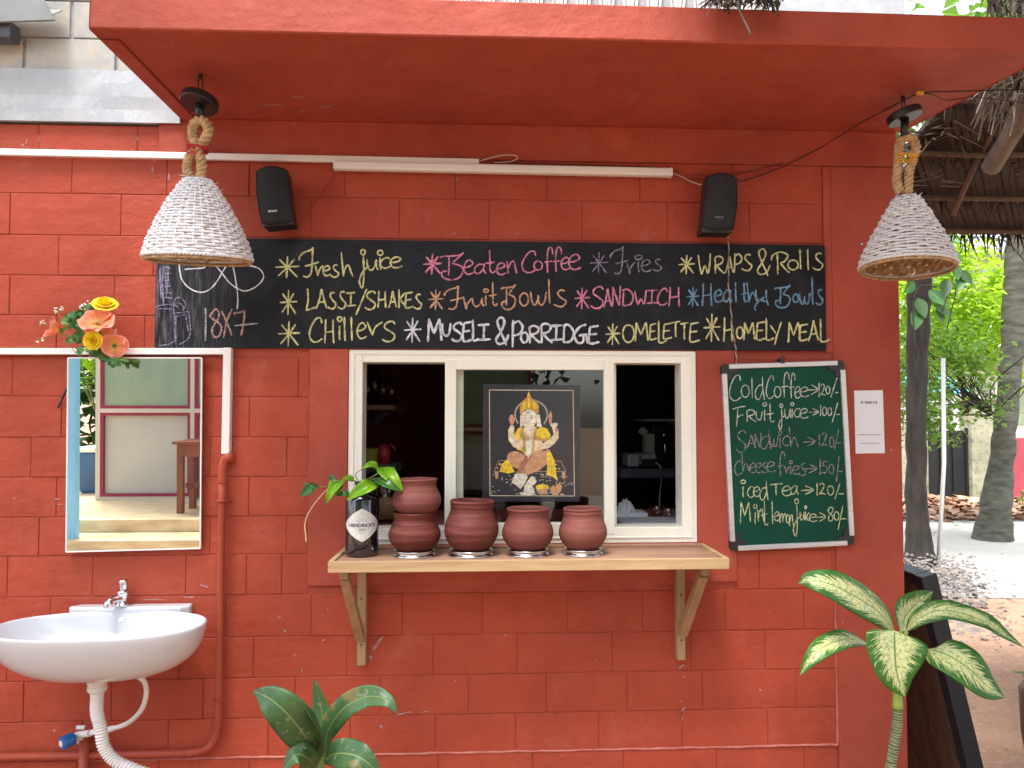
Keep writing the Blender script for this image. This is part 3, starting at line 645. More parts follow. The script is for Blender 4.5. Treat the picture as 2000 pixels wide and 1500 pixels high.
# ================================================================== BLACKBOARD + CHALK
BY = -.014
bbz0, bbz1 = W(950, 682, BY).z, W(950, 471, BY).z; bbx0, bbx1 = W(303, 580, BY).x, W(1613, 580, BY).x
bb = MB(); bb.box(bbx0, bbx1, BY, -.0035, bbz0, bbz1)
BB = obj('menu_blackboard', bb, M['board'], bevel=.0015, origin=((bbx0 + bbx1) / 2, -.004, bbz0))
tag(BB, 'long black menu board with coloured chalk lettering above the serving window', 'blackboard')
CIR = lambda cx, cy, rx, ry, n=9, a0=1.6: [(cx + rx * math.cos(a0 + 2 * math.pi * i / n), cy + ry * math.sin(a0 + 2 * math.pi * i / n)) for i in range(n + 1)]
GL = {
'*': [[(.5, 1), (.46, 0)], [(0, .5), (1, .54)], [(.16, .86), (.5, .5), (.92, .04)], [(.80, .88), (.5, .5), (.12, .1)]],
'F': [[(0, .56), (.03, .68), (.25, .82), (.58, .90), (.70, .98)], [(.70, 1), (.68, .75), (.66, .45), (.6, .12), (.42, .0), (.2, .03)], [(.28, .36), (.65, .42), (1, .50)]],
'r': [[(0, .95), (.14, .55), (.35, 0)], [(.33, .05), (.45, .5), (1, .97)]],
'v': [[(0, .95), (.35, 0)], [(.33, .05), (.55, .6), (1, .95)]],
'e': [[(.08, .48), (.55, .55), (.88, .75), (.62, .98), (.22, .85), (.02, .45), (.22, .08), (.6, .02), (1, .16)]],
's': [[(.85, .92), (.5, .95), (.3, .75), (.6, .5), (.95, .3), (.7, .04), (.3, .04), (0, .14)]],
'S': [[(.98, .86), (.75, 1), (.3, .9), (.2, .68), (.6, .5), (.95, .3), (.75, .04), (.3, .0), (0, .12)]],
'h': [[(0, 1), (.1, .5), (.2, 0)], [(.2, .08), (.42, .42), (.66, .44), (.82, .2), (1, 0)]],
'j': [CIR(.42, .91, .20, .07), [(.45, .80), (.5, .5), (.48, .2), (.35, .0), (.12, .08), (.1, .22), (.45, .42), (1, .56)]],
'u': [[(0, 1), (.02, .4), (.3, 0), (.65, .25), (.85, .95)], [(.85, 1), (.85, .4), (1, .02)]],
'i': [CIR(.5, .86, .42, .13), [(.5, .62), (.46, .3), (.62, 0)]],
'1i': [CIR(.5, .90, .32, .10), [(.5, .62), (.46, .3), (.5, 0)]],
'c': [[(.95, .88), (.6, 1), (.18, .75), (0, .4), (.25, .05), (.6, 0), (1, .15)]],
'C': [[(.95, .78), (.85, 1), (.5, .96), (.15, .65), (0, .3), (.2, .04), (.6, 0), (1, .14)]],
'B': [[(0, .80), (.12, .86), (.5, .88), (.85, .92), (1, 1)], [(.38, .88), (.38, .5), (.36, .16)], [(1, 1), (.75, .8), (.52, .62)], [(.52, .60), (.85, .52), (.98, .35), (.80, .08), (.45, 0), (.12, .1), (.08, .28), (.3, .33)]],
'a': [[(.85, .95), (.4, .95), (.03, .5), (.15, .06), (.5, .12), (.8, .6)], [(.85, 1), (.8, .4), (1, 0)]],
't': [[(.45, 1), (.48, .5), (.5, .12), (.75, .0), (1, .1)], [(0, .40), (.9, .47)]],
'n': [[(.02, .95), (.1, .4), (.14, 0)], [(.13, .3), (.4, .85), (.7, .95), (.85, .5), (1, 0)]],
'f': [[(.95, .72), (.85, .95), (.6, 1), (.42, .8), (.38, .4), (.42, 0)], [(.1, .42), (.85, .46)]],
'o': [CIR(.5, .5, .46, .48)],
'l': [[(.4, 1), (.45, .5), (.55, 0)]],
'w': [[(0, 1), (.08, .35), (.28, .03), (.48, .5)], [(.48, .75), (.52, .2), (.72, .04), (.9, .4), (.98, 1)]],
'W': [[(0, .92), (.1, .45), (.25, .02)], [(.25, .02), (.5, .42), (.7, .05)], [(.75, .08), (.85, .5), (.9, 1)]],
'R': [[(.05, .9), (.12, .5), (.1, 0)], [(.05, .88), (.4, 1), (.85, .86), (.7, .6), (.2, .48)], [(.25, .48), (.6, .22), (1, .02)]],
'Rr': [[(0, .62), (.1, .86), (.5, 1), (.9, .86), (.75, .6), (.5, .5)], [(.33, .9), (.35, .5), (.36, 0)], [(.5, .5), (.75, .25), (1, .06)]],
'A': [[(0, 0), (.3, .5), (.48, 1)], [(.48, 1), (.7, .5), (.95, .04)], [(.15, .32), (.85, .38)]],
'P': [[(.12, 1), (.1, .5), (.08, 0)], [(.1, .86), (.6, .95), (.98, .74), (.7, .5), (.15, .42)]],
'&': [[(.85, .12), (.6, .3), (.3, .65), (.2, .88), (.5, 1), (.7, .82), (.45, .5), (.1, .2), (.35, .05), (.8, .15), (1, .4)], [(.6, .3), (.85, 0)]],
'H': [[(.1, 1), (.08, .5), (.0, 0)], [(.85, 1), (.86, .5), (.92, 0)], [(.06, .44), (.9, .52)]],
'y': [[(0, 1), (.15, .68), (.5, .55), (.8, .95)], [(.85, 1), (.9, .6), (.98, .28)], [(.98, .35), (.6, .45), (.3, .3), (.1, 0)]],
'Y': [[(0, .85), (.5, .5)], [(1, 1), (.6, .4), (.4, 0)]],
'L': [[(.25, 1), (.3, .5), (.12, .05)], [(.1, .05), (.5, .1), (1, .18)]],
'L2': [[(.1, 1), (.12, .5), (.1, .04)], [(.1, .04), (.5, .02), (1, .12)]],
'I': [[(0, .95), (.9, 1)], [(.5, .96), (.48, .5), (.45, .04)], [(.05, 0), (1, .06)]],
'/': [[(1, 1), (.5, .5), (0, 0)]],
'E': [[(.15, .92), (.08, .5), (.05, .1), (.3, 0), (.95, .1)], [(.1, .92), (.9, 1)], [(.08, .5), (.75, .55)]],
'K': [[(.1, 1), (.12, .5), (.1, 0)], [(.9, .85), (.15, .45)], [(.2, .48), (1, .05)]],
'M': [[(.08, 1), (.05, .5), (0, 0)], [(.08, 1), (.42, .35)], [(.42, .35), (.78, 1)], [(.8, 1), (.88, .5), (.95, .05)]],
'U': [[(0, 1), (.03, .35), (.35, 0), (.75, .15), (.95, 1)]],
'G': [[(.85, 1), (.35, .85), (.0, .42), (.25, .05), (.62, .1), (.65, .4)], [(.3, .42), (.95, .48)], [(.85, .45), (.95, 0)]],
'D': [[(.15, 1), (.1, .5), (.08, 0)], [(.0, .92), (.5, .98), (.95, .6), (.75, .12), (.1, .0)]],
'O': [CIR(.5, .5, .48, .5)],
'N': [[(.05, .95), (.08, .5), (0, 0)], [(.05, .95), (.75, .06)], [(.9, 1), (.85, .5), (.78, .05)]],
'T': [[(0, .9), (.5, .95), (1, 1)], [(.5, .95), (.48, .5), (.5, 0)]],
'd': [[(.8, .62), (.4, .62), (.03, .35), (.15, .04), (.5, .06), (.78, .4)], [(.78, 1), (.8, .5), (.98, 0)]],
'm': [[(0, 1), (.05, 0)], [(.05, .4), (.2, .9), (.4, .8), (.45, .05)], [(.45, .4), (.65, .9), (.85, .8), (1, 0)]],
'1': [[(.5, 1), (.48, .5), (.5, 0)]],
'2': [[(.05, .8), (.4, 1), (.75, .82), (.5, .4), (.0, .02)], [(0, .03), (.5, .1), (1, .0)]],
'0': [CIR(.5, .5, .42, .5)],
'5': [[(.2, 1), (.15, .6)], [(.2, 1), (.95, 1)], [(.15, .6), (.6, .62), (.9, .35), (.6, .02), (.0, .04)]],
'8': [[(.85, .95), (.4, 1), (.05, .75), (.4, .52), (.9, .3), (.7, .02), (.25, .02), (.15, .3), (.6, .55), (.95, .85), (.8, .98)]],
'X': [[(.95, 1), (.5, .5), (.05, 0)], [(0, .93), (.5, .45), (1, .12)]],
'7': [[(0, .85), (.6, .90), (.85, 1)], [(.85, 1), (.75, .5), (.62, 0)]],
'-': [[(0, .4), (1, .55)]],
'Ff': [[(0, .85), (.5, .95), (1, 1)], [(.42, .9), (.38, .5), (.3, 0)], [(.35, .42), (.6, .55), (.85, .58)]],
'yh': [[(.10, 1), (.15, .62), (.45, .52), (.72, .66)], [(.86, 1), (.84, .7), (.9, .45), (1, .25)], [(.80, .42), (.45, .50), (.22, .38), (.02, .12), (.12, .0)]],
'>': [[(0, .45), (1, .52)], [(.35, 1), (.7, .78), (1, .52), (.6, .2), (.35, 0)]],
'>>': [[(0, .45), (1, .52)], [(.35, 1), (1, .52), (.35, 0)]],
}
zc = [0]
def stroke(mb, pts3, wd):
    P = smoothpath(pts3, 5); n = len(P); zc[0] += 1; off = Vector((0, -.00003 * (zc[0] % 40), 0)); ids = []; ph = ru(0, 50)
    for i, p in enumerate(P):
        t = P[min(i + 1, n - 1)] - P[max(i - 1, 0)]
        if t.length < 1e-7: t = Vector((1, 0, 0))
        t.normalize(); s = Vector((-t.z, 0, t.x))
        if s.length < 1e-6: s = Vector((0, 0, 1))
        s.normalize(); k = wd * (.85 + .5 * noise.noise(Vector((ph + i * .35, 0, 0)))) * (.7 if i in (0, n - 1) else 1)
        ids.append((mb.av(p + s * k + off), mb.av(p - s * k + off)))
    for a, c in zip(ids[:-1], ids[1:]): mb.f.append((a[0], a[1], c[1], c[0]))
def lettering(items, ox, oy, scl, Y, wd, parent, m, dx=0, dy=0):
    mb = MB()
    for g_, x0, x1, yt, yb in items:
        for st in GL[g_]:
            pts = [W(ox + (x0 + (x1 - x0) * a) / scl + dx, oy + (yb + (yt - yb) * c) / scl + dy, Y) for a, c in st]
            stroke(mb, pts, wd)
    return obj('chalk_lettering', mb, m, parent)
CYL = BY - .0008
def L(s, o, col, wd=.0030):
    ox, oy, scl = o
    it = []
    for q in s.split(';'):
        a = q.split(); it.append((a[0], *[float(z) for z in a[1:]]))
    return lettering(it, ox, oy, scl, CYL, wd, BB, CH[col])
o1 = (530, 470, 5.714); o2 = (820, 470, 5.714); o3 = (1110, 470, 6.818); o4 = (1310, 470, 6.25); o5 = (300, 500, 7.896)
L('* 45 315 175 418;F 310 530 72 405;v 490 580 270 395;e 575 665 280 392;s 665 755 265 410;h 780 910 130 400;j 975 1090 90 525;u 1070 1190 210 330;i 1180 1250 105 325;c 1215 1330 190 305;e 1325 1460 180 305', o1, 'y')
L('* 95 290 552 830;L 375 495 535 790;A 500 625 540 765;s 630 725 570 765;s 740 835 560 765;I 835 945 580 730;/ 945 1065 540 830;S 1045 1165 565 768;H 1190 1285 560 750;A 1310 1400 560 750;K 1415 1505 545 752;E 1490 1590 575 752;s 1590 1680 590 765', o1, 'y')
L('* 75 320 900 1180;C 425 570 865 1130;H 595 705 880 1145;1i 725 800 850 1110;l 795 845 850 1120;l 870 925 850 1115;e 955 1065 915 1095;v 1070 1240 900 1060;S 1235 1385 900 1125', o1, 'y')
L('* 38 245 150 378', o2, 'p', .0036)
L('B 225 490 135 438;e 490 605 215 378;a 605 740 262 372;t 720 850 105 358;e 855 960 245 382;n 970 1082 225 368;C 1140 1300 120 355;o 1270 1370 225 330;f 1380 1490 75 360;f 1470 1590 75 350;e 1575 1680 185 325;e 1660 1800 150 325', o2, 'p', .0027)
L('* 95 265 540 775;F 275 495 500 765;r 490 580 640 770;u 590 715 640 735;1i 700 775 540 725;t 770 865 460 725;B 905 1070 490 770;o 1110 1215 580 730;w 1235 1415 570 725;l 1415 1475 425 700;s 1495 1640 545 740', o2, 'o')
L('* 1480 1675 860 1140', o1, 'w')
L('M 90 250 870 1130;U 250 350 920 1060;S 355 475 915 1120;E 475 590 905 1125;L2 585 660 880 1120;I 645 790 935 1110;& 835 990 855 1170;P 1025 1150 885 1190;o 1125 1210 1020 1140;R 1215 1345 950 1145;R 1345 1480 925 1145;I 1450 1600 945 1110;D 1595 1720 935 1140;G 1725 1880 935 1150;E 1880 2010 950 1150', o2, 'w', .0040)
L('* 290 530 155 445;F 560 800 75 440;r 780 890 280 445;i 880 990 190 425;e 970 1105 250 415;s 1125 1245 240 405', o3, 'v', .0024)
L('* 80 290 622 915;S 300 470 612 900;A 470 580 640 890;N 585 705 600 880;D 715 870 645 870;W 885 1050 660 860;I 1030 1200 660 835;C 1185 1320 640 855;H 1340 1490 615 875', o3, 'p', .0029)
L('* 495 690 1105 1390;O 720 880 1120 1355;M 890 1070 1090 1345;E 1080 1180 1105 1320;L2 1190 1310 1070 1365;E 1260 1385 1100 1310;T 1370 1490 1075 1285;T 1490 1600 1090 1320;E 1610 1755 1090 1350', o3, 'y')
L('* 95 295 175 410;W 335 500 155 420;R 530 655 190 405;A 665 770 190 400;P 770 870 155 390;s 865 995 160 370;& 1040 1210 100 430;Rr 1225 1450 140 410;o 1425 1560 235 360;l 1555 1610 105 350;l 1650 1700 105 360;s 1730 1860 145 360', o4, 'y')
L('* 195 350 562 810;H 385 510 520 800;e 530 635 600 750;a 640 750 600 750;l 770 820 510 755;t 862 935 515 750;h 930 1060 510 750;yh 1020 1190 600 850;B 1265 1460 540 820;o 1490 1560 650 755;w 1570 1700 640 780;l 1700 1760 440 785;s 1770 1860 590 785', o4, 'b')
L('* 400 605 895 1235;H 645 760 935 1235;o 800 885 1050 1200;M 890 1030 1000 1215;E 1040 1160 990 1215;L2 1155 1260 945 1220;Y 1215 1350 990 1275;M 1435 1590 995 1245;E 1565 1690 1020 1220;A 1680 1810 970 1230;L2 1815 1940 955 1240', o4, 'y', .0032)
def FREE(strokes, o, col, wd):
    mb = MB(); ox, oy, scl = o
    for st in strokes: stroke(mb, [W(ox + a / scl, oy + c / scl, CYL) for a, c in st], wd)
    return obj('chalk_drawing', mb, CH[col], BB)
FREE([[(400, 20), (400, 190), (440, 370), (560, 500), (720, 560), (860, 520), (980, 390), (1060, 250), (1140, 130), (1200, 20)],
      [(880, 30), (970, 160), (1060, 270), (1160, 400), (1290, 500), (1420, 540), (1570, 480), (1680, 370), (1690, 280), (1620, 190), (1480, 150), (1350, 150)],
      [(1190, 60), (1240, 230), (1270, 400), (1300, 640), (1290, 820)], [(480, 205), (620, 195), (780, 180), (780, 120)]], o5, 'w', .0022)
FREE([[(800, 800), (805, 1000), (800, 1310)], [(1250, 1075), (1400, 1060), (1610, 1040)]], o5, 'g', .0028)
FREE([[(1010, 860), (960, 820), (900, 880), (870, 930), (930, 980), (1010, 1040), (1050, 1110), (1010, 1230), (940, 1250), (900, 1150), (940, 1050), (1000, 960), (1010, 870)],
      [(1210, 820), (1130, 1000), (1080, 1260)], [(1050, 850), (1120, 1000), (1210, 1225)], [(1230, 885), (1330, 870), (1410, 845)], [(1410, 845), (1390, 1030), (1350, 1230)]], o5, 's', .0032)
FREE([[(330, 1300), (320, 1100), (320, 900), (310, 740), (350, 650), (430, 650), (490, 730), (480, 800), (440, 850)], [(340, 880), (540, 860)], [(350, 935), (490, 900)], [(545, 860), (560, 1000), (570, 1180), (520, 1290), (400, 1365)],
      [(495, 920), (520, 1060), (540, 1180)], [(345, 900), (345, 1360)], [(340, 1300), (240, 1360), (90, 1380)], [(20, 790), (120, 760), (300, 745), (380, 790)], [(60, 810), (300, 820)], [(340, 720), (440, 750), (470, 820)]], o5, 'l', .0016)
FREE([[(110, 150), (100, 350), (120, 640)], [(150, 150), (140, 400), (150, 760)], [(90, 200), (120, 420), (130, 660)], [(170, 170), (270, 190)], [(170, 270), (280, 270)], [(165, 380), (250, 375)], [(165, 470), (270, 460)], [(165, 560), (280, 570)], [(165, 640), (290, 650)], [(220, 150), (225, 260), (215, 560)], [(190, 300), (200, 640)]], o5, 'l', .0020)
# ================================================================== GREEN BOARD
GY = -.022
gc = [W(1408, 712, GY), W(1648, 704, GY), W(1668, 1064, GY), W(1426, 1076, GY)]
gt = thing('green_chalkboard', (W(1537, 1070).x, -.003, gc[2].z), 'green price chalkboard with aluminium frame and black corners, hung tilted beside the window', 'chalkboard')
def gq(u, v, y=0): # u right, v down on the tilted board
    a = gc[0].lerp(gc[1], u); c = gc[3].lerp(gc[2], u); p = a.lerp(c, v); p.y += y; return p
mb = MB(); P = [gq(.03, .02), gq(.97, .02), gq(.97, .98), gq(.03, .98)]; mb.prism(P, (0, .012, 0)); gp = obj('writing_panel', mb, M['green'], gt)
for (a, c) in (((.06, .013), (.94, .013)), ((.06, .987), (.94, .987))):
    mb = MB(); mb.bar(gq(*a, .001), gq(*c, .001), .0155, .018, Vector((0, 1, 0))); obj('frame_rail', mb, M['alu'], gt, bevel=.002)
for (a, c) in (((.02, .05), (.02, .95)), ((.98, .05), (.98, .95))):
    mb = MB(); mb.bar(gq(*a, .001), gq(*c, .001), .0155, .018, Vector((0, 1, 0))); obj('frame_rail', mb, M['alu'], gt, bevel=.002)
for (u, v) in ((0, 0), (1, 0), (1, 1), (0, 1)):
    du, dv = (.135, .088) if True else 0; s = 1 if u == 0 else -1; t_ = 1 if v == 0 else -1
    pts = [(u + s * .02, v), (u + s * du, v), (u + s * du, v + t_ * .046), (u + s * .085, v + t_ * .054), (u + s * .078, v + t_ * dv), (u, v + t_ * dv), (u, v + t_ * .015)]
    P = [gq(a, c, -.004) for a, c in pts]
    if s * t_ < 0: P.reverse()
    mb = MB(); mb.prism(P, (0, .024, 0)); obj('corner_cap', mb, M['blackplastic'], gt, bevel=.0015)
mb = MB(); c = W(1526, 703, -.02); mb.box(c.x - .007, c.x + .007, -.03, -.004, c.z - .012, c.z + .004); mb.tube([c + Vector((-.008, -.01, .004)), c + Vector((0, -.012, .012)), c + Vector((.008, -.01, .004))], .002, 6)
obj('hanging_clip', mb, M['blackmetal'], gt)
def LG(s, col, wd=.0019):
    it = []
    for q in s.split(';'):
        a = q.split(); it.append((a[0], *[float(z) for z in a[1:]]))
    return lettering(it, 1380, 680, 3.572, GY - .0008, wd, gt, CH[col])
LG('C 160 240 190 365;o 240 300 255 345;l 308 328 205 350;d 338 405 200 360;C 415 470 195 350;o 470 520 265 345;f 515 580 170 345;f 570 620 175 350;e 615 655 265 350;e 650 715 270 340;>> 705 775 255 325;1 778 792 240 345;2 795 830 250 330;0 830 862 265 320;/ 865 910 205 345;- 895 920 300 318', 'gw')
LG('Ff 180 270 405 548;R 275 345 430 515;U 345 390 440 500;1i 385 425 380 505;t 415 475 385 515;j 500 550 385 570;u 545 590 420 490;1i 580 615 380 490;c 610 655 420 480;e 650 710 420 490;>> 715 780 420 470;1 790 800 395 475;0 805 840 410 470;0 842 875 415 470;/ 875 915 380 520;- 900 930 458 468', 'gw')
LG('S 205 275 575 725;A 280 345 600 700;N 335 385 590 700;d 375 450 565 705;w 440 500 610 690;1i 495 530 580 700;c 530 575 610 680;h 575 640 550 690;>> 675 755 620 685;1 780 792 600 685;2 800 845 590 680;0 855 890 620 690;/ 890 920 565 710;- 910 940 655 668', 'gp')
LG('c 195 245 785 885;h 245 300 735 865;e 300 345 800 870;e 340 390 800 870;s 385 425 795 870;e 420 480 790 865;f 490 550 725 895;r 545 580 820 880;1i 570 605 785 880;e 600 650 820 880;s 645 695 800 890;>> 685 770 810 870;1 785 800 770 885;5 805 845 790 870;0 850 890 810 875;/ 905 925 750 930;- 920 950 855 865', 'gp')
LG('1i 230 280 920 1040;c 285 330 965 1040;e 325 375 965 1035;d 370 430 925 1060;T 440 530 945 1025;e 525 590 960 1030;a 585 640 960 1020;>> 655 745 960 1020;1 765 775 940 1030;2 785 830 940 1020;0 840 890 960 1025;/ 895 930 945 1055;- 920 958 1012 1020', 'gy')
LG('M 235 310 1075 1220;1i 320 360 1090 1230;n 355 400 1120 1210;t 380 430 1065 1235;l 445 475 1070 1230;e 470 510 1140 1205;m 510 560 1150 1220;o 555 580 1160 1220;n 575 605 1160 1240;j 600 665 1045 1310;u 652 685 1140 1200;1i 680 700 1100 1200;c 698 722 1150 1200;e 715 770 1155 1210;>> 760 830 1145 1210;8 845 885 1110 1205;0 885 925 1140 1200;/ 915 950 1100 1270;- 935 975 1185 1195', 'gy')
# ================================================================== PAPER NOTICE
PY = -.0052
P = [W(1668, 763, PY), W(1724, 762, PY), W(1728, 885, PY), W(1671, 886, PY)]
mb = MB(); mb.prism(P[::-1], (0, -.0008, 0))
pn = obj('paper_notice', mb, M['paper'], origin=(P[3] + P[2]) / 2)
tag(pn, 'small white paper notice stuck on the red pier right of the green board', 'notice')
py2 = PY - .0014
mb = MB()
c = W(1683.5, 786, py2); mb.poly([c + Vector((.0045 * math.cos(a), 0, .0045 * math.sin(a))) for a in [2 * math.pi * k / 16 for k in range(16)]])
for (x0, x1, y, h) in ((1689, 1703, 786, 2.2), (1704.5, 1707.5, 786, 2.2), (1709.5, 1713, 786, 2.6)):
    mb.poly([W(x0, y - h, py2), W(x1, y - h, py2), W(x1, y + h, py2), W(x0, y + h, py2)])
for (xa, xb, y) in ((1675, 1722, 849), (1680, 1717, 866)):
    x = xa
    while x < xb:
        q = x + ru(2.2, 4.5); mb.poly([W(x, y - .7, py2), W(min(q, xb), y - .7, py2), W(min(q, xb), y + .7, py2), W(x, y + .7, py2)]); x = q + .8
obj('print', mb, M['ink'], pn)
# ================================================================== TRUNKING, BATTEN, PIPES, WIRES
def trunk(name, pa, pb, h, y0, y1, m, parent=None, bev=.002):
    a = W(*pa, y0); c = W(*pb, y0); mb = MB(); yy = (y0 + y1) / 2
    mb.bar((a.x, yy, a.z), (c.x, yy, c.z), abs(y1 - y0), h, Vector((0, 0, 1)))
    return obj(name, mb, m, parent, bevel=bev, origin=None if parent else ((a.x + c.x) / 2, yy, (a.z + c.z) / 2))
o = trunk('cable_trunking', (-60, 294.5), (936, 316), .020, -.020, -.007, M['pvc']); tag(o, 'long white cable trunking running along the top of the block wall', 'trunking')
tl = thing('tube_light', W(981, 330, -.02), 'white tube light batten fixed on the wall below the canopy, between the speakers', 'light')
trunk('light_body', (652, 321), (1312, 335), .026, -.036, -.008, M['pvc'], tl, .006)
for pa, pb in (((650, 321), (655, 321)), ((1309, 335), (1315, 335))): trunk('end_cap', pa, pb, .0275, -.0375, -.0075, M['pvc'], tl, .004)
ct = thing('cable_trunking', W(450, 690, -.01), 'white square trunking that turns down beside the mirror into the red pipe', 'trunking')
trunk('trunking_run', (-60, 686), (440, 686), .019, -.022, -.003, M['pvc'], ct)
a = W(444, 679, -.0225); c = W(440, 887, -.0225); mb = MB(); mb.bar((a.x, -.013, a.z), (c.x, -.013, c.z), .0235, .023, Vector((0, 1, 0))); obj('trunking_drop', mb, M['pvc'], ct, bevel=.002)
rp = thing('drain_pipe', W(430, 1200, -.02), 'red painted pipe running down the wall and along to the basin', 'pipe')
PYY = -.024
mb = MB(); P = [W(452, 897, -.004), W(447, 893, PYY), W(438, 899, PYY), W(435, 915, PYY), W(434, 940, PYY)]; mb.tube(smoothpath(P, 5), .0125, 14); obj('elbow', mb, M['redtrim'], rp, smooth=True)
mb = MB(); P = [W(434, 930, PYY), W(427, 1400, PYY), W(424, 1430, PYY), W(413, 1455, PYY), W(392, 1467, PYY), W(360, 1471, PYY), W(-60, 1480, PYY)]
P2 = [P[0].lerp(P[1], i / 8) for i in range(8)] + smoothpath(P[1:6], 6) + [P[6]]
mb.tube(P2, .0108, 14); obj('pipe', mb, M['redtrim'], rp, smooth=True)
for (x, y0, y1) in ((434.5, 912, 918), (434.5, 936, 942)):
    mb = MB(); mb.tube([W(x, y0, PYY), W(x, y1, PYY)], .0135, 14); obj('collar', mb, M['redtrim'], rp, smooth=False)
for (x, y) in ((433, 978), (427, 1367)):
    mb = MB(); c = W(x, y, PYY)
    mb.tube([c + Vector((-.024, .018, 0)), c + Vector((-.015, .012, 0)), c + Vector((-.013, -.004, 0)), c + Vector((-.007, -.0125, 0)), c + Vector((.007, -.0125, 0)), c + Vector((.013, -.004, 0)), c + Vector((.015, .012, 0)), c + Vector((.024, .018, 0))], .0028, 6)
    obj('pipe_clamp', mb, M['redtrim'], rp)
mb = MB(); a = W(166, 1430, -.03); mb.tube([a, Vector((a.x, a.y, 0.02))], .0145, 12); sp_ = obj('supply_pipe', mb, M['redtrim'], smooth=True, origin=(a.x, a.y, 0.02)); tag(sp_, 'short upright red pipe feeding the blue valve under the basin', 'pipe')
def wire(name, pts, r, m, label, cat='wire', n=5):
    P = smoothpath(pts, 6); mb = MB(); mb.tube(P, r, n); o = obj(name, mb, m, smooth=True, origin=P[0]); return tag(o, label, cat)
wire('speaker_wire', [W(574, 430, -.04), W(600, 412, -.02), (W(630, 375, -.01)), W(648, 350, -.009), W(662, 330, -.008)], .0016, M['wirered'], 'thin dark wire curving from the left speaker up to the tube light')
wire('speaker_wire', [W(1438, 357, -.04), W(1475, 346, -.02), W(1530, 325, -.02), W(1600, 290, -.06), W(1680, 240, -.14), W(1745, 208, -.20), W(1770, 195, -.24)], .0018, M['wireblack'], 'black wire sagging from the right speaker up to the right lamp')
wire('hanging_wire', [W(1315, 344, -.012), W(1380, 341, -.015), W(1440, 335, -.02), W(1500, 334, -.02), W(1560, 308, -.05), W(1650, 262, -.11), W(1735, 210, -.2)], .0014, M['wirered'], 'red wire running beside the black one up to the right lamp')
wire('hanging_wire', [W(935, 322, -.01), W(1000, 318, -.012), W(1090, 321, -.012), W(1200, 324, -.012), W(1310, 330, -.012), W(1330, 345, -.015), W(1365, 350, -.015), W(1430, 342, -.02), W(1530, 318, -.03)], .0013, M['wireblack'], 'thin black wire lying along the top of the tube light')
wire('loose_wire_end', [W(938, 314, -.015), W(960, 308, -.02), W(985, 303, -.03), W(1006, 304, -.035), W(1010, 310, -.03), W(995, 316, -.02), W(965, 318, -.015)], .0017, M['wirewhite'], 'pale wire end curled at the end of the trunking')
wire('loose_wire_end', [W(945, 312, -.015), W(975, 311, -.02), W(1000, 315, -.02), W(1030, 319, -.015), W(1080, 321, -.013)], .0013, M['wirered'], 'red wire end beside the curled pale wire')
wire('thin_wire', [W(1314, 338, -.02), W(1335, 347, -.02), W(1350, 355, -.02), W(1376, 363, -.04)], .0015, M['wirewhite'], 'short pale twisted wire from the tube light to the right speaker')
wire('lamp_wire', [W(1745, 206, -.27), W(1790, 184, -.30), W(1815, 180, -.32), W(1880, 178, -.36), W(1960, 176, -.38), W(2060, 175, -.38)], .0017, M['wireblack'], 'black wire leading from the right lamp towards the thatched shelter')
wire('lamp_wire', [W(1800, 181, -.31), W(1825, 186, -.30), W(1850, 196, -.28), W(1900, 190, -.29), W(1960, 196, -.28), W(2060, 206, -.28)], .0013, M['wireblack'], 'second thin black wire sagging towards the thatched shelter')
wire('lamp_wire', [W(368, 210, -.24), W(385, 236, -.18), W(412, 285, -.05), W(440, 297, -.015), W(500, 306, -.012)], .0013, M['wirered'], 'thin red wire from the left lamp to the trunking')
mb = MB(); c = W(1797, 182, -.315); mb.box(c.x - .010, c.x + .010, c.y - .004, c.y + .004, c.z - .005, c.z + .005); o = obj('wire_tape', mb, M['yellowthread'], bevel=.002, origin=c); tag(o, 'scrap of yellow tape on the wire joint by the right lamp', 'tape')
tw = thing('twisted_wire', W(1440, 700, -.02), 'twisted thin wires hanging from the right speaker across the blackboard', 'wire')
path = smoothpath([W(1420, 455, -.03), W(1423, 480, -.022), W(1423, 560, -.020), W(1427, 600, -.020), W(1432, 650, -.020), W(1437, 680, -.020), W(1439, 712, -.028)], 14)
for q, (m_, ph) in enumerate(((M['wirewhite'], 0), (M['wirered'], 2.1), (M['wiregreen'], 4.2))):
    mb = MB(); mb.tube([p + Vector((math.cos(i * .8 + ph) * .0016, math.sin(i * .8 + ph) * .0012, 0)) for i, p in enumerate(path)], .0011, 4); obj('strand', mb, m_, tw)
# screw plate on the pier, left of the right lamp
mb = MB(); c = W(1682, 476, -.006); mb.lathe(c, [(.006, 0), (.005, .002), (0.0, .003)], 10, Matrix.Rotation(R(90), 3, 'X')); o = obj('wall_screw', mb, M['steel'], origin=c); tag(o, 'small screw plug in the red pier left of the right lamp', 'screw')
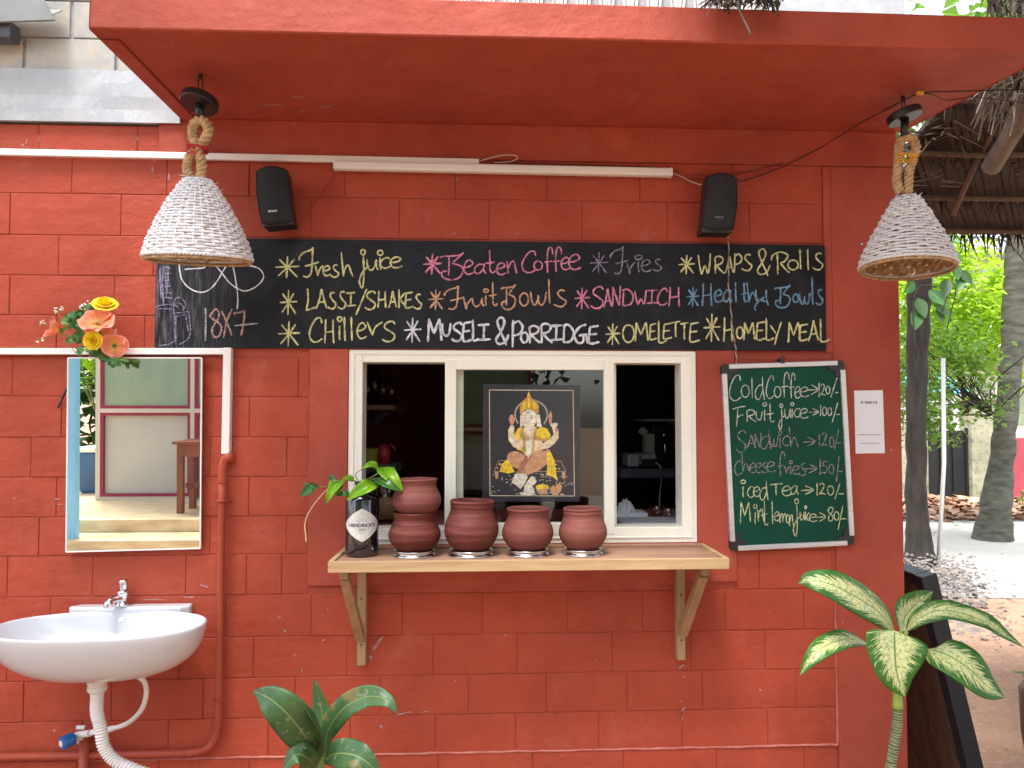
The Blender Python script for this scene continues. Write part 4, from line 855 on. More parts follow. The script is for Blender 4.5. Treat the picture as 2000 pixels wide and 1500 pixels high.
# ================================================================== SPEAKERS
def speaker(px, name_label, rot, lit):
    # px: corners TL TR BR BL of the cloth front, foot line
    (tl_, tr_, br_, bl_, fbl, fbr) = px
    base = W((bl_[0] + br_[0]) / 2, (bl_[1] + br_[1]) / 2 + 10, 0)
    t = thing('wall_speaker', (base.x, -.005, base.z), name_label, 'speaker', 'pair of black wall speakers')
    YF, YK = -.095, -.03
    A, B, C_, D_ = W(*tl_, YF), W(*tr_, YF), W(*br_, YF), W(*bl_, YF)
    def f(u, v, dy=0, k=1.0):
        top = A.lerp(B, u); bot = D_.lerp(C_, u); p = bot.lerp(top, v)
        p.z += .010 * math.sin(math.pi * u) * v ** 6; p.z -= .006 * math.sin(math.pi * u) * (1 - v) ** 6
        p.y = YF - .012 * math.sin(math.pi * u) - .010 * math.sin(math.pi * min(1, v * 1.05)) + dy; return p
    mb = MB(); mb.grid(lambda u, v: f(u, v), 14, 18); obj('speaker_cloth', mb, M['grille'], t, smooth=True)
    mb = MB(); n = 14
    edge = [f(i / n, 0) for i in range(n)] + [f(1, i / n) for i in range(n)] + [f(1 - i / n, 1) for i in range(n)] + [f(0, 1 - i / n) for i in range(n)]
    ctr = sum(edge, Vector()) / len(edge)
    r1 = [mb.av(p + (p - ctr).normalized() * .001 + Vector((0, -.0006, 0))) for p in edge]
    r2 = [mb.av(p + (p - ctr).normalized() * .0045 + Vector((0, .004, 0))) for p in edge]
    r3 = [mb.av(Vector((p.x, YK, p.z)) + (p - ctr).normalized() * -.004) for p in edge]
    for i in range(len(edge)):
        q = (i + 1) % len(edge); mb.f.append((r1[i], r2[i], r2[q], r1[q])); mb.f.append((r2[i], r3[i], r3[q], r2[q]))
    mb.f.append(tuple(r3)); obj('cabinet', mb, M['blackplastic'], t, smooth=False)
    mb = MB(); E1, E2 = W(*fbl, YF + .004), W(*fbr, YF + .004)
    q = [D_ + Vector((0, .003, .004)), C_ + Vector((0, .003, .004)), E2, E1]
    mb.prism(q, (0, .062, 0)); obj('foot', mb, M['blackplastic'], t, bevel=.003)
    mb = MB(); mb.box(base.x - .022, base.x + .022, -.032, -.004, base.z + .03, base.z + .11); obj('wall_bracket', mb, M['blackmetal'], t)
    tc = bpy.data.curves.new('maker_name', 'FONT'); tc.body = 'SONY'; tc.size = .0085; tc.align_x = 'CENTER'; tc.align_y = 'CENTER'; tc.extrude = .0004; tc.offset = .0003
    to = bpy.data.objects.new('maker_name', tc); me = bpy.data.meshes.new_from_object(to); bpy.data.objects.remove(to); bpy.data.curves.remove(tc)
    o = link(bpy.data.objects.new('maker_name', me)); me.materials.clear(); me.materials.append(lit)
    c = f(.45, .17, -.0012); dirx = (f(.55, .17) - f(.35, .17)); ang = math.atan2(dirx.z, dirx.x)
    o.parent = t; o.location = c - t.location; o.rotation_euler = (R(90), -ang, 0); o.scale = (1.15, .9, 1)
M['logo'] = mat('silver lettering', (.75, .75, .75), .3, .02, 5); M['logodim'] = mat('shaded silver lettering', (.20, .20, .21), .4, .02, 5)  # logodim is the same silver lettering with shade put into its colour
speaker(((500, 336), (560, 334), (571, 428), (511, 433), (514, 444), (574, 438)), 'black wall speaker on the left, turned to the left, above the blackboard', 0, M['logo'])
speaker(((1381, 347), (1439, 350), (1433, 444), (1373, 441), (1371, 454), (1430, 455)), 'black wall speaker on the right, near the pier, above the blackboard', 0, M['logodim'])
# ================================================================== SHELF
SFY = -.256
sa, sb = W(640, 1118, SFY), W(1425, 1114, SFY); zt_ = W(1030, 1094, SFY).z; zb_ = W(1030, 1115.5, SFY).z
st = thing('counter_shelf', ((sa.x + sb.x) / 2, 0, zb_ - .18), 'pale wooden counter shelf on two brackets under the serving window', 'shelf')
th = zt_ - zb_
mb = MB(); mb.box(sa.x + .014, sb.x - .014, SFY + .014, -.0105, zb_ + .004, zt_ - .006); obj('shelf_board', mb, M['plank'], st)
mb = MB(); mb.box(sa.x, sb.x, SFY, SFY + .0135, zb_, zt_); obj('front_strip', mb, M['pine'], st, bevel=.0015)
for x0, x1 in ((sa.x, sa.x + .0135), (sb.x - .0135, sb.x)):
    mb = MB(); mb.box(x0, x1, SFY + .014, -.0105, zb_, zt_ + .001); obj('end_strip', mb, M['pine'], st, bevel=.0015)
mb = MB(); mb.box(sa.x + .014, sb.x - .014, -.032, -.0107, zt_ - .0058, zt_ + .002); obj('back_strip', mb, M['plank'], st, bevel=.001)
def bracket(xu, zlow, sgn, xo):
    up = MB(); up.box(xu - .0125, xu + .0125, -.034, -.0008, zlow, zb_ - .0005)
    u = obj('bracket_upright', up, M['pine2'], st, bevel=.0015)
    xoff = xu + xo
    ar = MB(); ar.box(xoff - .012, xoff + .012, -.225, -.0108, zb_ - .0235, zb_ - .0005); obj('bracket_arm', ar, M['pine2'], st, bevel=.0015)
    br = MB(); br.bar((xoff, -.20, zb_ - .026), (xu + xo * .1, -.040, zlow + .082), .024, .026, Vector((1, 0, 0))); obj('bracket_brace', br, M['pine2'], st, bevel=.0015)
    sc_ = MB()
    for z in (zb_ - .03, zb_ - .12, zlow + .06): sc_.lathe((xu, -.0345, z), [(.003, 0), (.002, .001), (0, .001)], 8, Matrix.Rotation(R(90), 3, 'X'))
    obj('screw', sc_, M['blackmetal'], u)
bracket(W(706, 1250, -.03).x, W(706, 1300, -.034).z, 1, -.018)
bracket(W(1330, 1250, -.03).x, W(1330, 1290, -.034).z, -1, .020)
# ================================================================== POTS on steel rings
def pot(cx, rimw, bodyw, topy, boty, label, ring=True, z0=None, Y=-.135, lean=0, seed=1):
    zs = zt_ - .006; sc_ = 1500 / (Y + 2.34 + 0.0)
    x = W(cx, 1040, Y).x
    rb = bodyw / 2 / sc_; rr = rimw / 2 / sc_
    z_lo = (W(cx, boty, Y - rb * .5).z if z0 is None else z0)
    H = (boty - topy) / sc_ * .985
    base = z_lo
    prof = [(0, .006), (rb * .45, .0), (rb * .66, .06), (rb * .88, .20), (rb * .985, .34), (rb, .44), (rb * .96, .55), (rb * .87, .68), (rb * .80, .78), (rb * .785, .84), (rb * .80, .885), (rr * .97, .93), (rr, .955), (rr * .995, .985), (rr * .96, 1.0), (rr * .90, .985), (rb * .74, .92), (rb * .72, .82), (rb * .88, .6), (rb * .9, .4), (rb * .5, .07), (0, .06)]
    prof = [(r, z if i == 0 else z * H) for i, (r, z) in enumerate(prof)]
    # smooth the profile
    Pp = smoothpath([Vector((r, 0, z)) for r, z in prof[1:16]], 4)
    pr = [(0, 0.001)] + [(p.x, p.z) for p in Pp] + prof[16:]
    # thrown grooves at the shoulder
    pr = [(r - (.0010 if abs((z / H) % .05 - .025) < .008 and .62 < z / H < .84 and r > 0 else 0), z) for r, z in pr]
    tilt = Matrix.Rotation(lean, 3, 'Y')
    t = thing('clay_pot', (x, Y, base), label, 'pot', 'clay pots on the counter shelf')
    mb = MB(); mb.lathe((x, Y, base), pr, 48, tilt)
    mb.v = [(v[0] + .0012 * noise.noise(Vector((v[0] * 20 + seed * 9, v[1] * 20, v[2] * 20))), v[1], v[2] + .0010 * noise.noise(Vector((v[0] * 25, v[1] * 25, seed * 3)))) for v in mb.v]
    obj('pot_body', mb, M['terra'], t, smooth=True)
    if ring:
        z1 = base + .004
        mb = MB(); R1 = rb * .80
        mb.lathe((x, Y, zs + .0005), [(R1 * .93, .002), (R1 * 1.02, 0), (R1 * 1.04, .002), (R1 * 1.0, .005), (R1 * .93, .007), (R1 * .92, .010), (R1 * .97, .0125), (R1 * 1.0, .015), (R1 * .97, .017), (R1 * .88, .0165), (R1 * .86, .008), (R1 * .93, .002)], 48)
        o = obj('steel_ring', mb, M['steel'], smooth=True, origin=(x, Y, zs + .0005)); RINGS.append(o)
    return base, H
RINGS = []
zs = zt_ - .006; zpot = zs + .011
b1, h1 = pot(810, 84, 100, 998, 1076, 'lower clay pot of the stacked pair beside the bottle', z0=zpot, seed=1)
pot(814, 79, 94, 927, 1000, 'upper clay pot with grey soot band, standing on another pot', ring=False, z0=b1 + h1 - .012, seed=2)
pot(920, 86, 105, 976, 1076, 'tall clay pot with ringed shoulder, right of the stacked pair', z0=zpot, seed=3, lean=.02)
pot(1031, 84, 100, 992, 1076, 'low clay pot standing under the picture in the window', z0=zpot, seed=4)
pot(1139, 76, 94, 992, 1076, 'rightmost clay pot on the shelf, with a narrower rim', z0=zpot, seed=5, lean=-.015)
for o, l in zip(RINGS, ('steel ring under the stacked pair of clay pots', 'steel ring under the tall clay pot beside the stacked pair', 'steel ring under the low clay pot below the picture', 'rightmost steel ring on the shelf, under the narrow rimmed pot')): tag(o, l, 'pot stand', 'steel rings under the clay pots')
# ================================================================== BOTTLE with cutting
BYY = -.125; bx = W(707, 1030, BYY).x; br_ = 31.5 / 1500 * (2.34 + BYY)
bz = zs + .0005; btop = W(707, 938, BYY).z
t = thing('gin_bottle', (bx, BYY, bz), 'squat black glass bottle with diamond label holding a leafy cutting', 'bottle')
hb = W(707, 968, BYY).z - bz
mb = MB(); mb.lathe((bx, BYY, bz), [(0, .003), (br_ * .8, 0), (br_ * .97, .003), (br_, .010), (br_, hb * .94), (br_ * .93, hb * .99), (br_ * .6, hb + .006), (br_ * .42, hb + .010), (br_ * .40, hb + .030), (br_ * .46, hb + .032), (br_ * .46, hb + .040), (br_ * .33, hb + .041), (br_ * .33, hb + .01), (0, hb)], 48)
obj('glass_body', mb, M['bottle'], t, smooth=True)
def oncyl(a, z, k=.0004): # arc length a from the camera-facing line
    th_ = a / br_ + math.atan2(0 - bx, -(CAM.y - BYY)) * -1 * 0
    dirx, diry = (0 - bx), (CAM.y - BYY); ph = math.atan2(diry, dirx); q = ph + th_
    return Vector((bx + math.cos(q) * (br_ + k), BYY + math.sin(q) * (br_ + k), z))
lc = W(706, 1026, BYY - br_).z; lh = 32 / 1500 * (2.34 + BYY - br_); lw_ = br_ * 1.22
mb = MB()
def dia(u, v):
    z = (v * 2 - 1); wv_ = (1 - abs(z) ** 1.35) ** .9 if abs(z) < 1 else 0
    return oncyl((u * 2 - 1) * lw_ * wv_, lc + z * lh)
mb.grid(dia, 20, 28); lb = obj('label_diamond', mb, M['label'], t)
def cyltext(body, size, z, m, sx=1.0, off=.0):
    tc = bpy.data.curves.new('lettering', 'FONT'); tc.body = body; tc.size = size; tc.align_x = 'CENTER'; tc.align_y = 'CENTER'; tc.offset = off; tc.resolution_u = 3
    to = bpy.data.objects.new('lettering', tc); me = bpy.data.meshes.new_from_object(to); bpy.data.objects.remove(to); bpy.data.curves.remove(tc)
    for v in me.vertices: v.co = oncyl(v.co.x * sx, z + v.co.y, .0007) - wloc(t)
    me.materials.clear(); me.materials.append(m); o = link(bpy.data.objects.new('lettering', me)); o.parent = t
cyltext("HENDRICK'S", .0125, lc - .001, M['inkblack'], 1.08, .0004); cyltext('· GIN ·', .0072, lc - .0125, M['inkblack'], 1.5, .0001)
for zz, ww in ((.016, .018), (.0115, .03), (-.020, .018), (-.024, .010)):
    mb = MB(); mb.grid(lambda u, v: oncyl((u - .5) * ww, lc + zz + v * .0009, .0007), 8, 1, False); obj('label_line', mb, M['ink'], lb)
# ------------------------------------------------------------------ leaves
def leafmesh(mid, width, normal, fold=.25, nu=8, prof=None, wave=0.0, droop=0.0, seed=0):
    P = smoothpath(mid, 6); n = len(P) - 1; mb = MB(); normal = Vector(normal)
    prof = prof or (lambda v: (math.sin(math.pi * min(1, v) ** .8) ** .75))
    rows = []
    for j, p in enumerate(P):
        v = j / n; tg = (P[min(j + 1, n)] - P[max(j - 1, 0)]).normalized()
        s = tg.cross(normal)
        if s.length < .05: s = tg.cross(Vector((0, -1, .3)))
        s.normalize(); nn = s.cross(tg).normalized(); w_ = width * .5 * max(prof(v), .0)
        row = []
        for i in range(nu + 1):
            u = i / nu * 2 - 1
            q = p + s * (u * w_ * math.cos(fold)) + nn * (abs(u) ** 1.3 * w_ * math.sin(fold) - droop * u * u * w_) + nn * (wave * w_ * abs(u) * math.sin(v * 13 + seed + (2 if u > 0 else 0)))
            row.append(mb.av(q, (i / nu, v)))
        rows.append(row)
    for j in range(n):
        for i in range(nu): mb.f.append((rows[j][i], rows[j][i + 1], rows[j + 1][i + 1], rows[j + 1][i]))
    return mb
HEART = lambda v: (0 if v <= 0 else min(1.0, (v / .22) ** .5) * (1 - max(0, (v - .25) / .75) ** 1.7) ** .9)
OVAL = lambda v: max(0.0, math.sin(math.pi * v ** .85)) ** .62 if 0 < v < 1 else 0
LEAFP = lambda v: 0 if v <= 0 or v >= 1 else ((math.sin(min(1, v / .38) * math.pi / 2) ** .8) if v < .38 else 1 - ((v - .38) / .62) ** 2.0) 
HEARTB = lambda v: 0 if v <= 0 or v >= 1 else (math.sin(min(1, v / .16) * math.pi / 2) ** .6 if v < .16 else (1 - ((v - .16) / .84) ** 1.9))
LANCE = lambda v: max(0.0, math.sin(math.pi * v ** .72)) ** .85 if 0 < v < 1 else 0
def PX(pts, o, Y):
    ox, oy, s = o; out = []
    for q in pts: out.append(W(ox + q[0] / s, oy + q[1] / s, q[2] if len(q) > 2 else Y))
    return out
cut = thing('leaf_cutting', (bx, BYY, bz + hb + .03), 'green vine cutting with glossy leaves standing in the black bottle', 'plant')
oc = (580, 880, 6.818)
def lf(par, pts, o, Y, wpx, normal, m, fold=.25, prof=HEART, wave=0.0, droop=0, nu=8, thick=.0006):
    P = PX(pts, o, Y); wd = wpx / o[2] / 1500 * (2.34 + Y)
    mb = leafmesh(P, wd, normal, fold, nu, prof, wave, droop, len(pts) * 1.7); ob = obj('leaf', mb, m, par, smooth=True, origin=P[0], solid=thick); return ob
lf(cut, [(1040, 430, -.15), (960, 470, -.19), (800, 560, -.20), (660, 665, -.20)], oc, -.18, 230, (0, -1, .55), M['pothos'], .35)
lf(cut, [(700, 560, -.17), (640, 575, -.18), (570, 585, -.18), (520, 600, -.18)], oc, -.17, 90, (.1, -1, .8), M['pothosd'], .2)
lf(cut, [(1150, 225, -.14), (1190, 290, -.17), (1300, 400, -.19), (1415, 540, -.19)], oc, -.17, 240, (.3, -1, .6), M['pothos'], .3)
lf(cut, [(1050, 370, -.15), (1150, 420, -.20), (1280, 490, -.21), (1400, 545, -.2)], oc, -.18, 170, (0, -1, 1.2), M['pothosd'], .25)
lf(cut, [(1070, 230, -.13), (1010, 190, -.14), (940, 200, -.15), (870, 240, -.15)], oc, -.14, 110, (0, -1, .5), M['pothos'], .3)
lf(cut, [(760, 400, -.14), (700, 370, -.15), (640, 380, -.16), (600, 400, -.16)], oc, -.15, 90, (0, -1, .6), M['pothos'], .3)
lf(cut, [(590, 400, -.15), (530, 450, -.18), (450, 570, -.19), (390, 715, -.18)], oc, -.17, 190, (-.2, -1, .4), M['pothos'], .4, wave=.12)
lf(cut, [(600, 420, -.15), (560, 500, -.17), (530, 560, -.17), (500, 600, -.17)], oc, -.17, 80, (.4, -1, .1), M['pothos'], .3)
lf(cut, [(420, 380, -.15), (460, 350, -.16), (500, 390, -.17), (560, 400, -.17)], oc, -.16, 70, (0, -1, .3), M['pothosd'], .3)
lf(cut, [(255, 440, -.12), (200, 470, -.14), (130, 540, -.14), (45, 600, -.13)], oc, -.13, 160, (-.2, -1, .2), M['pothosd'], .2, OVAL)
mb = MB()
for pts, r in (([(870, 560, BYY), (860, 450, -.13), (900, 400, -.13), (1040, 330, -.14), (1150, 240, -.14)], .0018), ([(860, 460, -.13), (760, 400, -.14), (600, 400, -.15), (450, 390, -.15)], .002), ([(860, 460, -.13), (780, 330, -.13), (850, 260, -.13), (960, 220, -.13), (1070, 230, -.13)], .0014),
               ([(860, 460, -.13), (960, 400, -.14), (1050, 370, -.15)], .0016), ([(860, 480, -.13), (960, 450, -.14), (1040, 430, -.15)], .0016), ([(590, 420, -.15), (600, 500, -.14), (700, 540, -.15)], .0011), ([(450, 470, -.14), (350, 480, -.13), (255, 440 + 60, -.12)], .0010)):
    mb.tube(smoothpath(PX(pts, oc, -.14), 5), r, 6)
obj('stem', mb, M['stem'], cut, smooth=True)
mb = MB(); P = smoothpath(PX([(500, 430, -.15), (380, 540, -.15), (250, 690, -.15), (140, 860, -.15), (105, 1010, -.15), (115, 1100, -.15), (125, 1215, -.15)], oc, -.15), 6); mb.tube(P, [.0012 + .0012 * i / len(P) for i in range(len(P))], 6); obj('aerial_root', mb, M['root'], cut, smooth=True)
# ================================================================== PICTURE on the glass
PYY = -.0115
op = (940, 740, 6.0)
def PP(pts, k): return [W(op[0] + a / 6, op[1] + b / 6, PYY - .0006 * k) for a, b in pts]
pc = PP([(25, 60), (1160, 75), (1155, 1440), (15, 1435)], 0)
pt = thing('deity_picture', ((pc[2] + pc[3]) / 2) + Vector((0, .001, 0)), 'dark cloth picture of a seated elephant headed deity, taped on the window glass', 'picture')
mb = MB(); mb.prism(pc[::-1], (0, .0022, 0)); obj('backing', mb, M['poster'], pt)
def shp(polys, m, k, name='printed_shape'):
    mb = MB()
    for i, q in enumerate(polys):
        P = PP(q, k); P = [p + Vector((0, -.00004 * i, 0)) for p in P]; mb.poly(P)
    return obj(name, mb, M[m], pt)
def line(pts, wd, k, m, name='printed_line', closed=False):
    mb = MB()
    for L_ in pts:
        P = [W(op[0] + a / 6, op[1] + b / 6, PYY - .0006 * k) for a, b in L_]
        for a, c in zip(P[:-1], P[1:]):
            t_ = (c - a).normalized(); s = Vector((-t_.z, 0, t_.x)) * wd; mb.poly([a + s - t_ * wd, a - s - t_ * wd, c - s + t_ * wd, c + s + t_ * wd])
    return obj(name, mb, M[m], pt)
line([[(95, 130), (1075, 135), (1092, 1372), (102, 1368), (95, 130)]], .0010, 1, 'pb')
def ell(cx, cy, rx, ry, n=26, rot=0):
    return [(cx + rx * math.cos(a) * math.cos(rot) - ry * math.sin(a) * math.sin(rot), cy + rx * math.cos(a) * math.sin(rot) + ry * math.sin(a) * math.cos(rot)) for a in [2 * math.pi * i / n for i in range(n)]]
line([[(585 + 185 * math.cos(a), 420 + 165 * math.sin(a)) for a in [math.pi * (.80 + 1.4 * i / 30) for i in range(31)]]], .0006, 1, 'pw')
mb = []
for i in range(34):
    a = math.pi * (.80 + 1.4 * i / 33); mb.append([(585 + 187 * math.cos(a), 420 + 167 * math.sin(a)), (585 + 207 * math.cos(a + .04), 420 + 188 * math.sin(a + .04)), (585 + 187 * math.cos(a + .07), 420 + 167 * math.sin(a + .07))])
shp(mb, 'pw', 1)
# rug specks and bench
sp_l = []
random.seed(3)
for i in range(95):
    x, y = ru(115, 1075), ru(1105, 1355)
    sp_l.append([(x - 12, y + 8), (x + 2, y - 6), (x + 14, y + 8), (x, y + 2)])
shp(sp_l, 'pw', 1)
line([[(150, 1085), (205, 960), (340, 955)], [(150, 1085), (400, 1092), (760, 1085), (990, 1085)], [(860, 962), (935, 965), (990, 1085)], [(170, 1090), (175, 1170), (195, 1170)], [(955, 1090), (962, 1170), (985, 1170)]], .0008, 2, 'pp')
dots = [ell(ru(180, 930), ru(985, 1065), 9, 9, 8) for _ in range(34)]
shp([q for q in dots if not 330 < q[0][0] < 800], 'pb', 1)
shp([[(155, 1092), (200, 1092), (195, 1160), (165, 1160)], [(945, 1092), (985, 1092), (985, 1160), (955, 1160)]], 'pp', 2)
# seated figure
shp([[(395, 640), (430, 580), (480, 560), (520, 700), (520, 860), (420, 830), (370, 740)], [(700, 560), (770, 580), (815, 660), (780, 720), (640, 720), (620, 620)]], 'py', 2)
shp([[(610, 640), (720, 700), (800, 690), (760, 730), (630, 720)]], 'pg', 3)
shp([[(460, 600), (520, 560), (640, 560), (700, 640), (720, 720), (700, 830), (640, 900), (540, 940), (480, 840), (450, 720)]], 'pb', 2)
shp([[(315, 600), (350, 540), (385, 550), (385, 640), (420, 700), (470, 740), (470, 830), (380, 800), (320, 720)], [(820, 510), (860, 540), (905, 600), (905, 690), (860, 760), (790, 810), (700, 830), (690, 770), (780, 720), (850, 650), (830, 570), (805, 540)]], 'pb', 3)
shp([[(330, 570), (345, 540), (360, 560), (350, 620)], [(840, 515), (895, 520), (895, 550), (850, 560)], [(330, 660), (370, 690), (390, 760), (350, 740)]], 'pw', 4)
shp([[(345, 540), (320, 470), (345, 420), (370, 420), (385, 450), (400, 470), (380, 520), (365, 545)], [(795, 520), (788, 430), (815, 370), (832, 430), (828, 490), (815, 530)], [(865, 560), (905, 600), (885, 640), (862, 590)]], 'pp', 4)
shp([ell(420, 950, 125, 95, 26, .5), ell(660, 950, 150, 105, 26, -.45), [(520, 1000), (640, 900), (760, 960), (700, 1060), (540, 1130), (470, 1100)], [(760, 820), (800, 830), (850, 1000), (770, 1000)]], 'pp', 3)
shp([[(420, 1080), (480, 960), (540, 880), (600, 900), (520, 1010), (450, 1140), (410, 1140)]], 'pr', 4)
line([[(350, 930), (390, 910)], [(360, 970), (420, 935)], [(370, 1000), (440, 965)], [(400, 1030), (450, 1000)], [(560, 1080), (600, 1020)], [(600, 1060), (640, 980)], [(650, 1040), (680, 940)], [(700, 1010), (730, 920)], [(740, 980), (760, 900)], [(380, 880), (420, 860)], [(540, 1000), (580, 950)], [(620, 900), (660, 880)]], .0007, 5, 'pg')
shp([[(215, 1085), (240, 1000), (310, 940), (350, 1010), (390, 1090), (320, 1110)], [(765, 870), (810, 850), (860, 960), (870, 1060), (895, 1190), (840, 1150), (765, 1120), (775, 1000)]], 'py', 4)
line([[(250, 1075), (280, 990)], [(290, 1085), (305, 1000)], [(330, 1085), (325, 1010)], [(790, 1100), (800, 900)], [(820, 1110), (830, 930)], [(850, 1110), (845, 980)]], .0006, 5, 'pg')
shp([[(355, 1210), (400, 1110), (520, 1110), (545, 1150), (500, 1240), (460, 1290), (400, 1240)], [(500, 1330), (505, 1260), (540, 1200), (590, 1140), (620, 1150), (650, 1200), (630, 1230), (600, 1250), (630, 1340)], [(440, 1340), (480, 1325), (600, 1345), (660, 1350), (600, 1362), (470, 1362)]], 'pw', 5)
line([[(520, 1320), (530, 1260), (560, 1220)], [(590, 1170), (600, 1230), (590, 1320)], [(400, 1180), (440, 1250)], [(440, 1160), (480, 1220)]], .0005, 6, 'pg')
shp([ell(715, 1265, 78, 30)], 'py', 6); shp([[(640, 1275), (795, 1275), (770, 1330), (740, 1355), (690, 1355), (655, 1330)], [(800, 1260), (830, 1290), (870, 1270), (900, 1230), (950, 1250), (930, 1320), (900, 1360), (830, 1360)]], 'pp', 5)
shp([[(810, 1265), (860, 1255), (885, 1290), (840, 1310)], [(870, 1250), (880, 1200), (900, 1260), (930, 1200), (925, 1280)]], 'pg', 6)
# head, ears, trunk, crown, garlands
shp([[(460, 430), (500, 380), (560, 355), (620, 380), (650, 420), (645, 500), (620, 550), (600, 640), (570, 700), (540, 640), (500, 560), (470, 520)], [(455, 430), (480, 440), (480, 560), (455, 560)], [(645, 415), (685, 420), (700, 520), (715, 570), (650, 560)], [(545, 700), (590, 700), (600, 760), (590, 860), (550, 940), (520, 850), (520, 760)]], 'pw', 5)
line([[(480, 450), (475, 500), (500, 560)], [(640, 430), (645, 500), (620, 560)], [(520, 560), (590, 560)], [(530, 600), (590, 600)], [(535, 640), (585, 640)], [(490, 520), (560, 530), (630, 515)]], .0005, 7, 'pg')
line([[(480, 570), (500, 700), (495, 860)], [(650, 560), (620, 680), (600, 860)]], .0022, 6, 'pg')
shp([[(500, 455), (515, 448), (520, 462), (505, 468)], [(580, 450), (598, 444), (600, 458), (585, 462)]], 'pd', 7)
line([[(490, 430), (530, 425)], [(570, 422), (605, 430)], [(520, 390), (570, 388)], [(525, 402), (565, 400)]], .0005, 7, 'pd')
shp([ell(540, 690, 26, 34)], 'pp', 7)
shp([[(455, 410), (450, 330), (480, 265), (530, 220), (555, 145), (585, 220), (640, 260), (675, 310), (675, 400), (650, 405), (600, 372), (555, 352), (500, 372), (475, 415)]], 'pg', 6)
shp([[(480, 300), (520, 250), (520, 340), (475, 380)], [(600, 250), (640, 290), (655, 370), (610, 350)], [(548, 230), (565, 230), (572, 340), (545, 340)], [(555, 150), (570, 200), (540, 200)]], 'py', 7)
mb = MB(); mb.prism([p + Vector((0, -.006, 0)) for p in pc[::-1]], (0, .0006, 0)); obj('plastic_sleeve', mb, M['sleeve'], pt)
mb = MB(); mb.tube(smoothpath([p + Vector((ru(-.001, .001), -.0065, ru(-.001, .001))) for p in [pc[0].lerp(pc[1], i / 12) for i in range(13)]], 2), .0008, 4); mb.tube([p + Vector((ru(-.001, .001), -.0065, 0)) for p in [pc[0].lerp(pc[3], i / 14) for i in range(15)]], .0009, 4); obj('sleeve_edge', mb, M['sleeve'], pt)
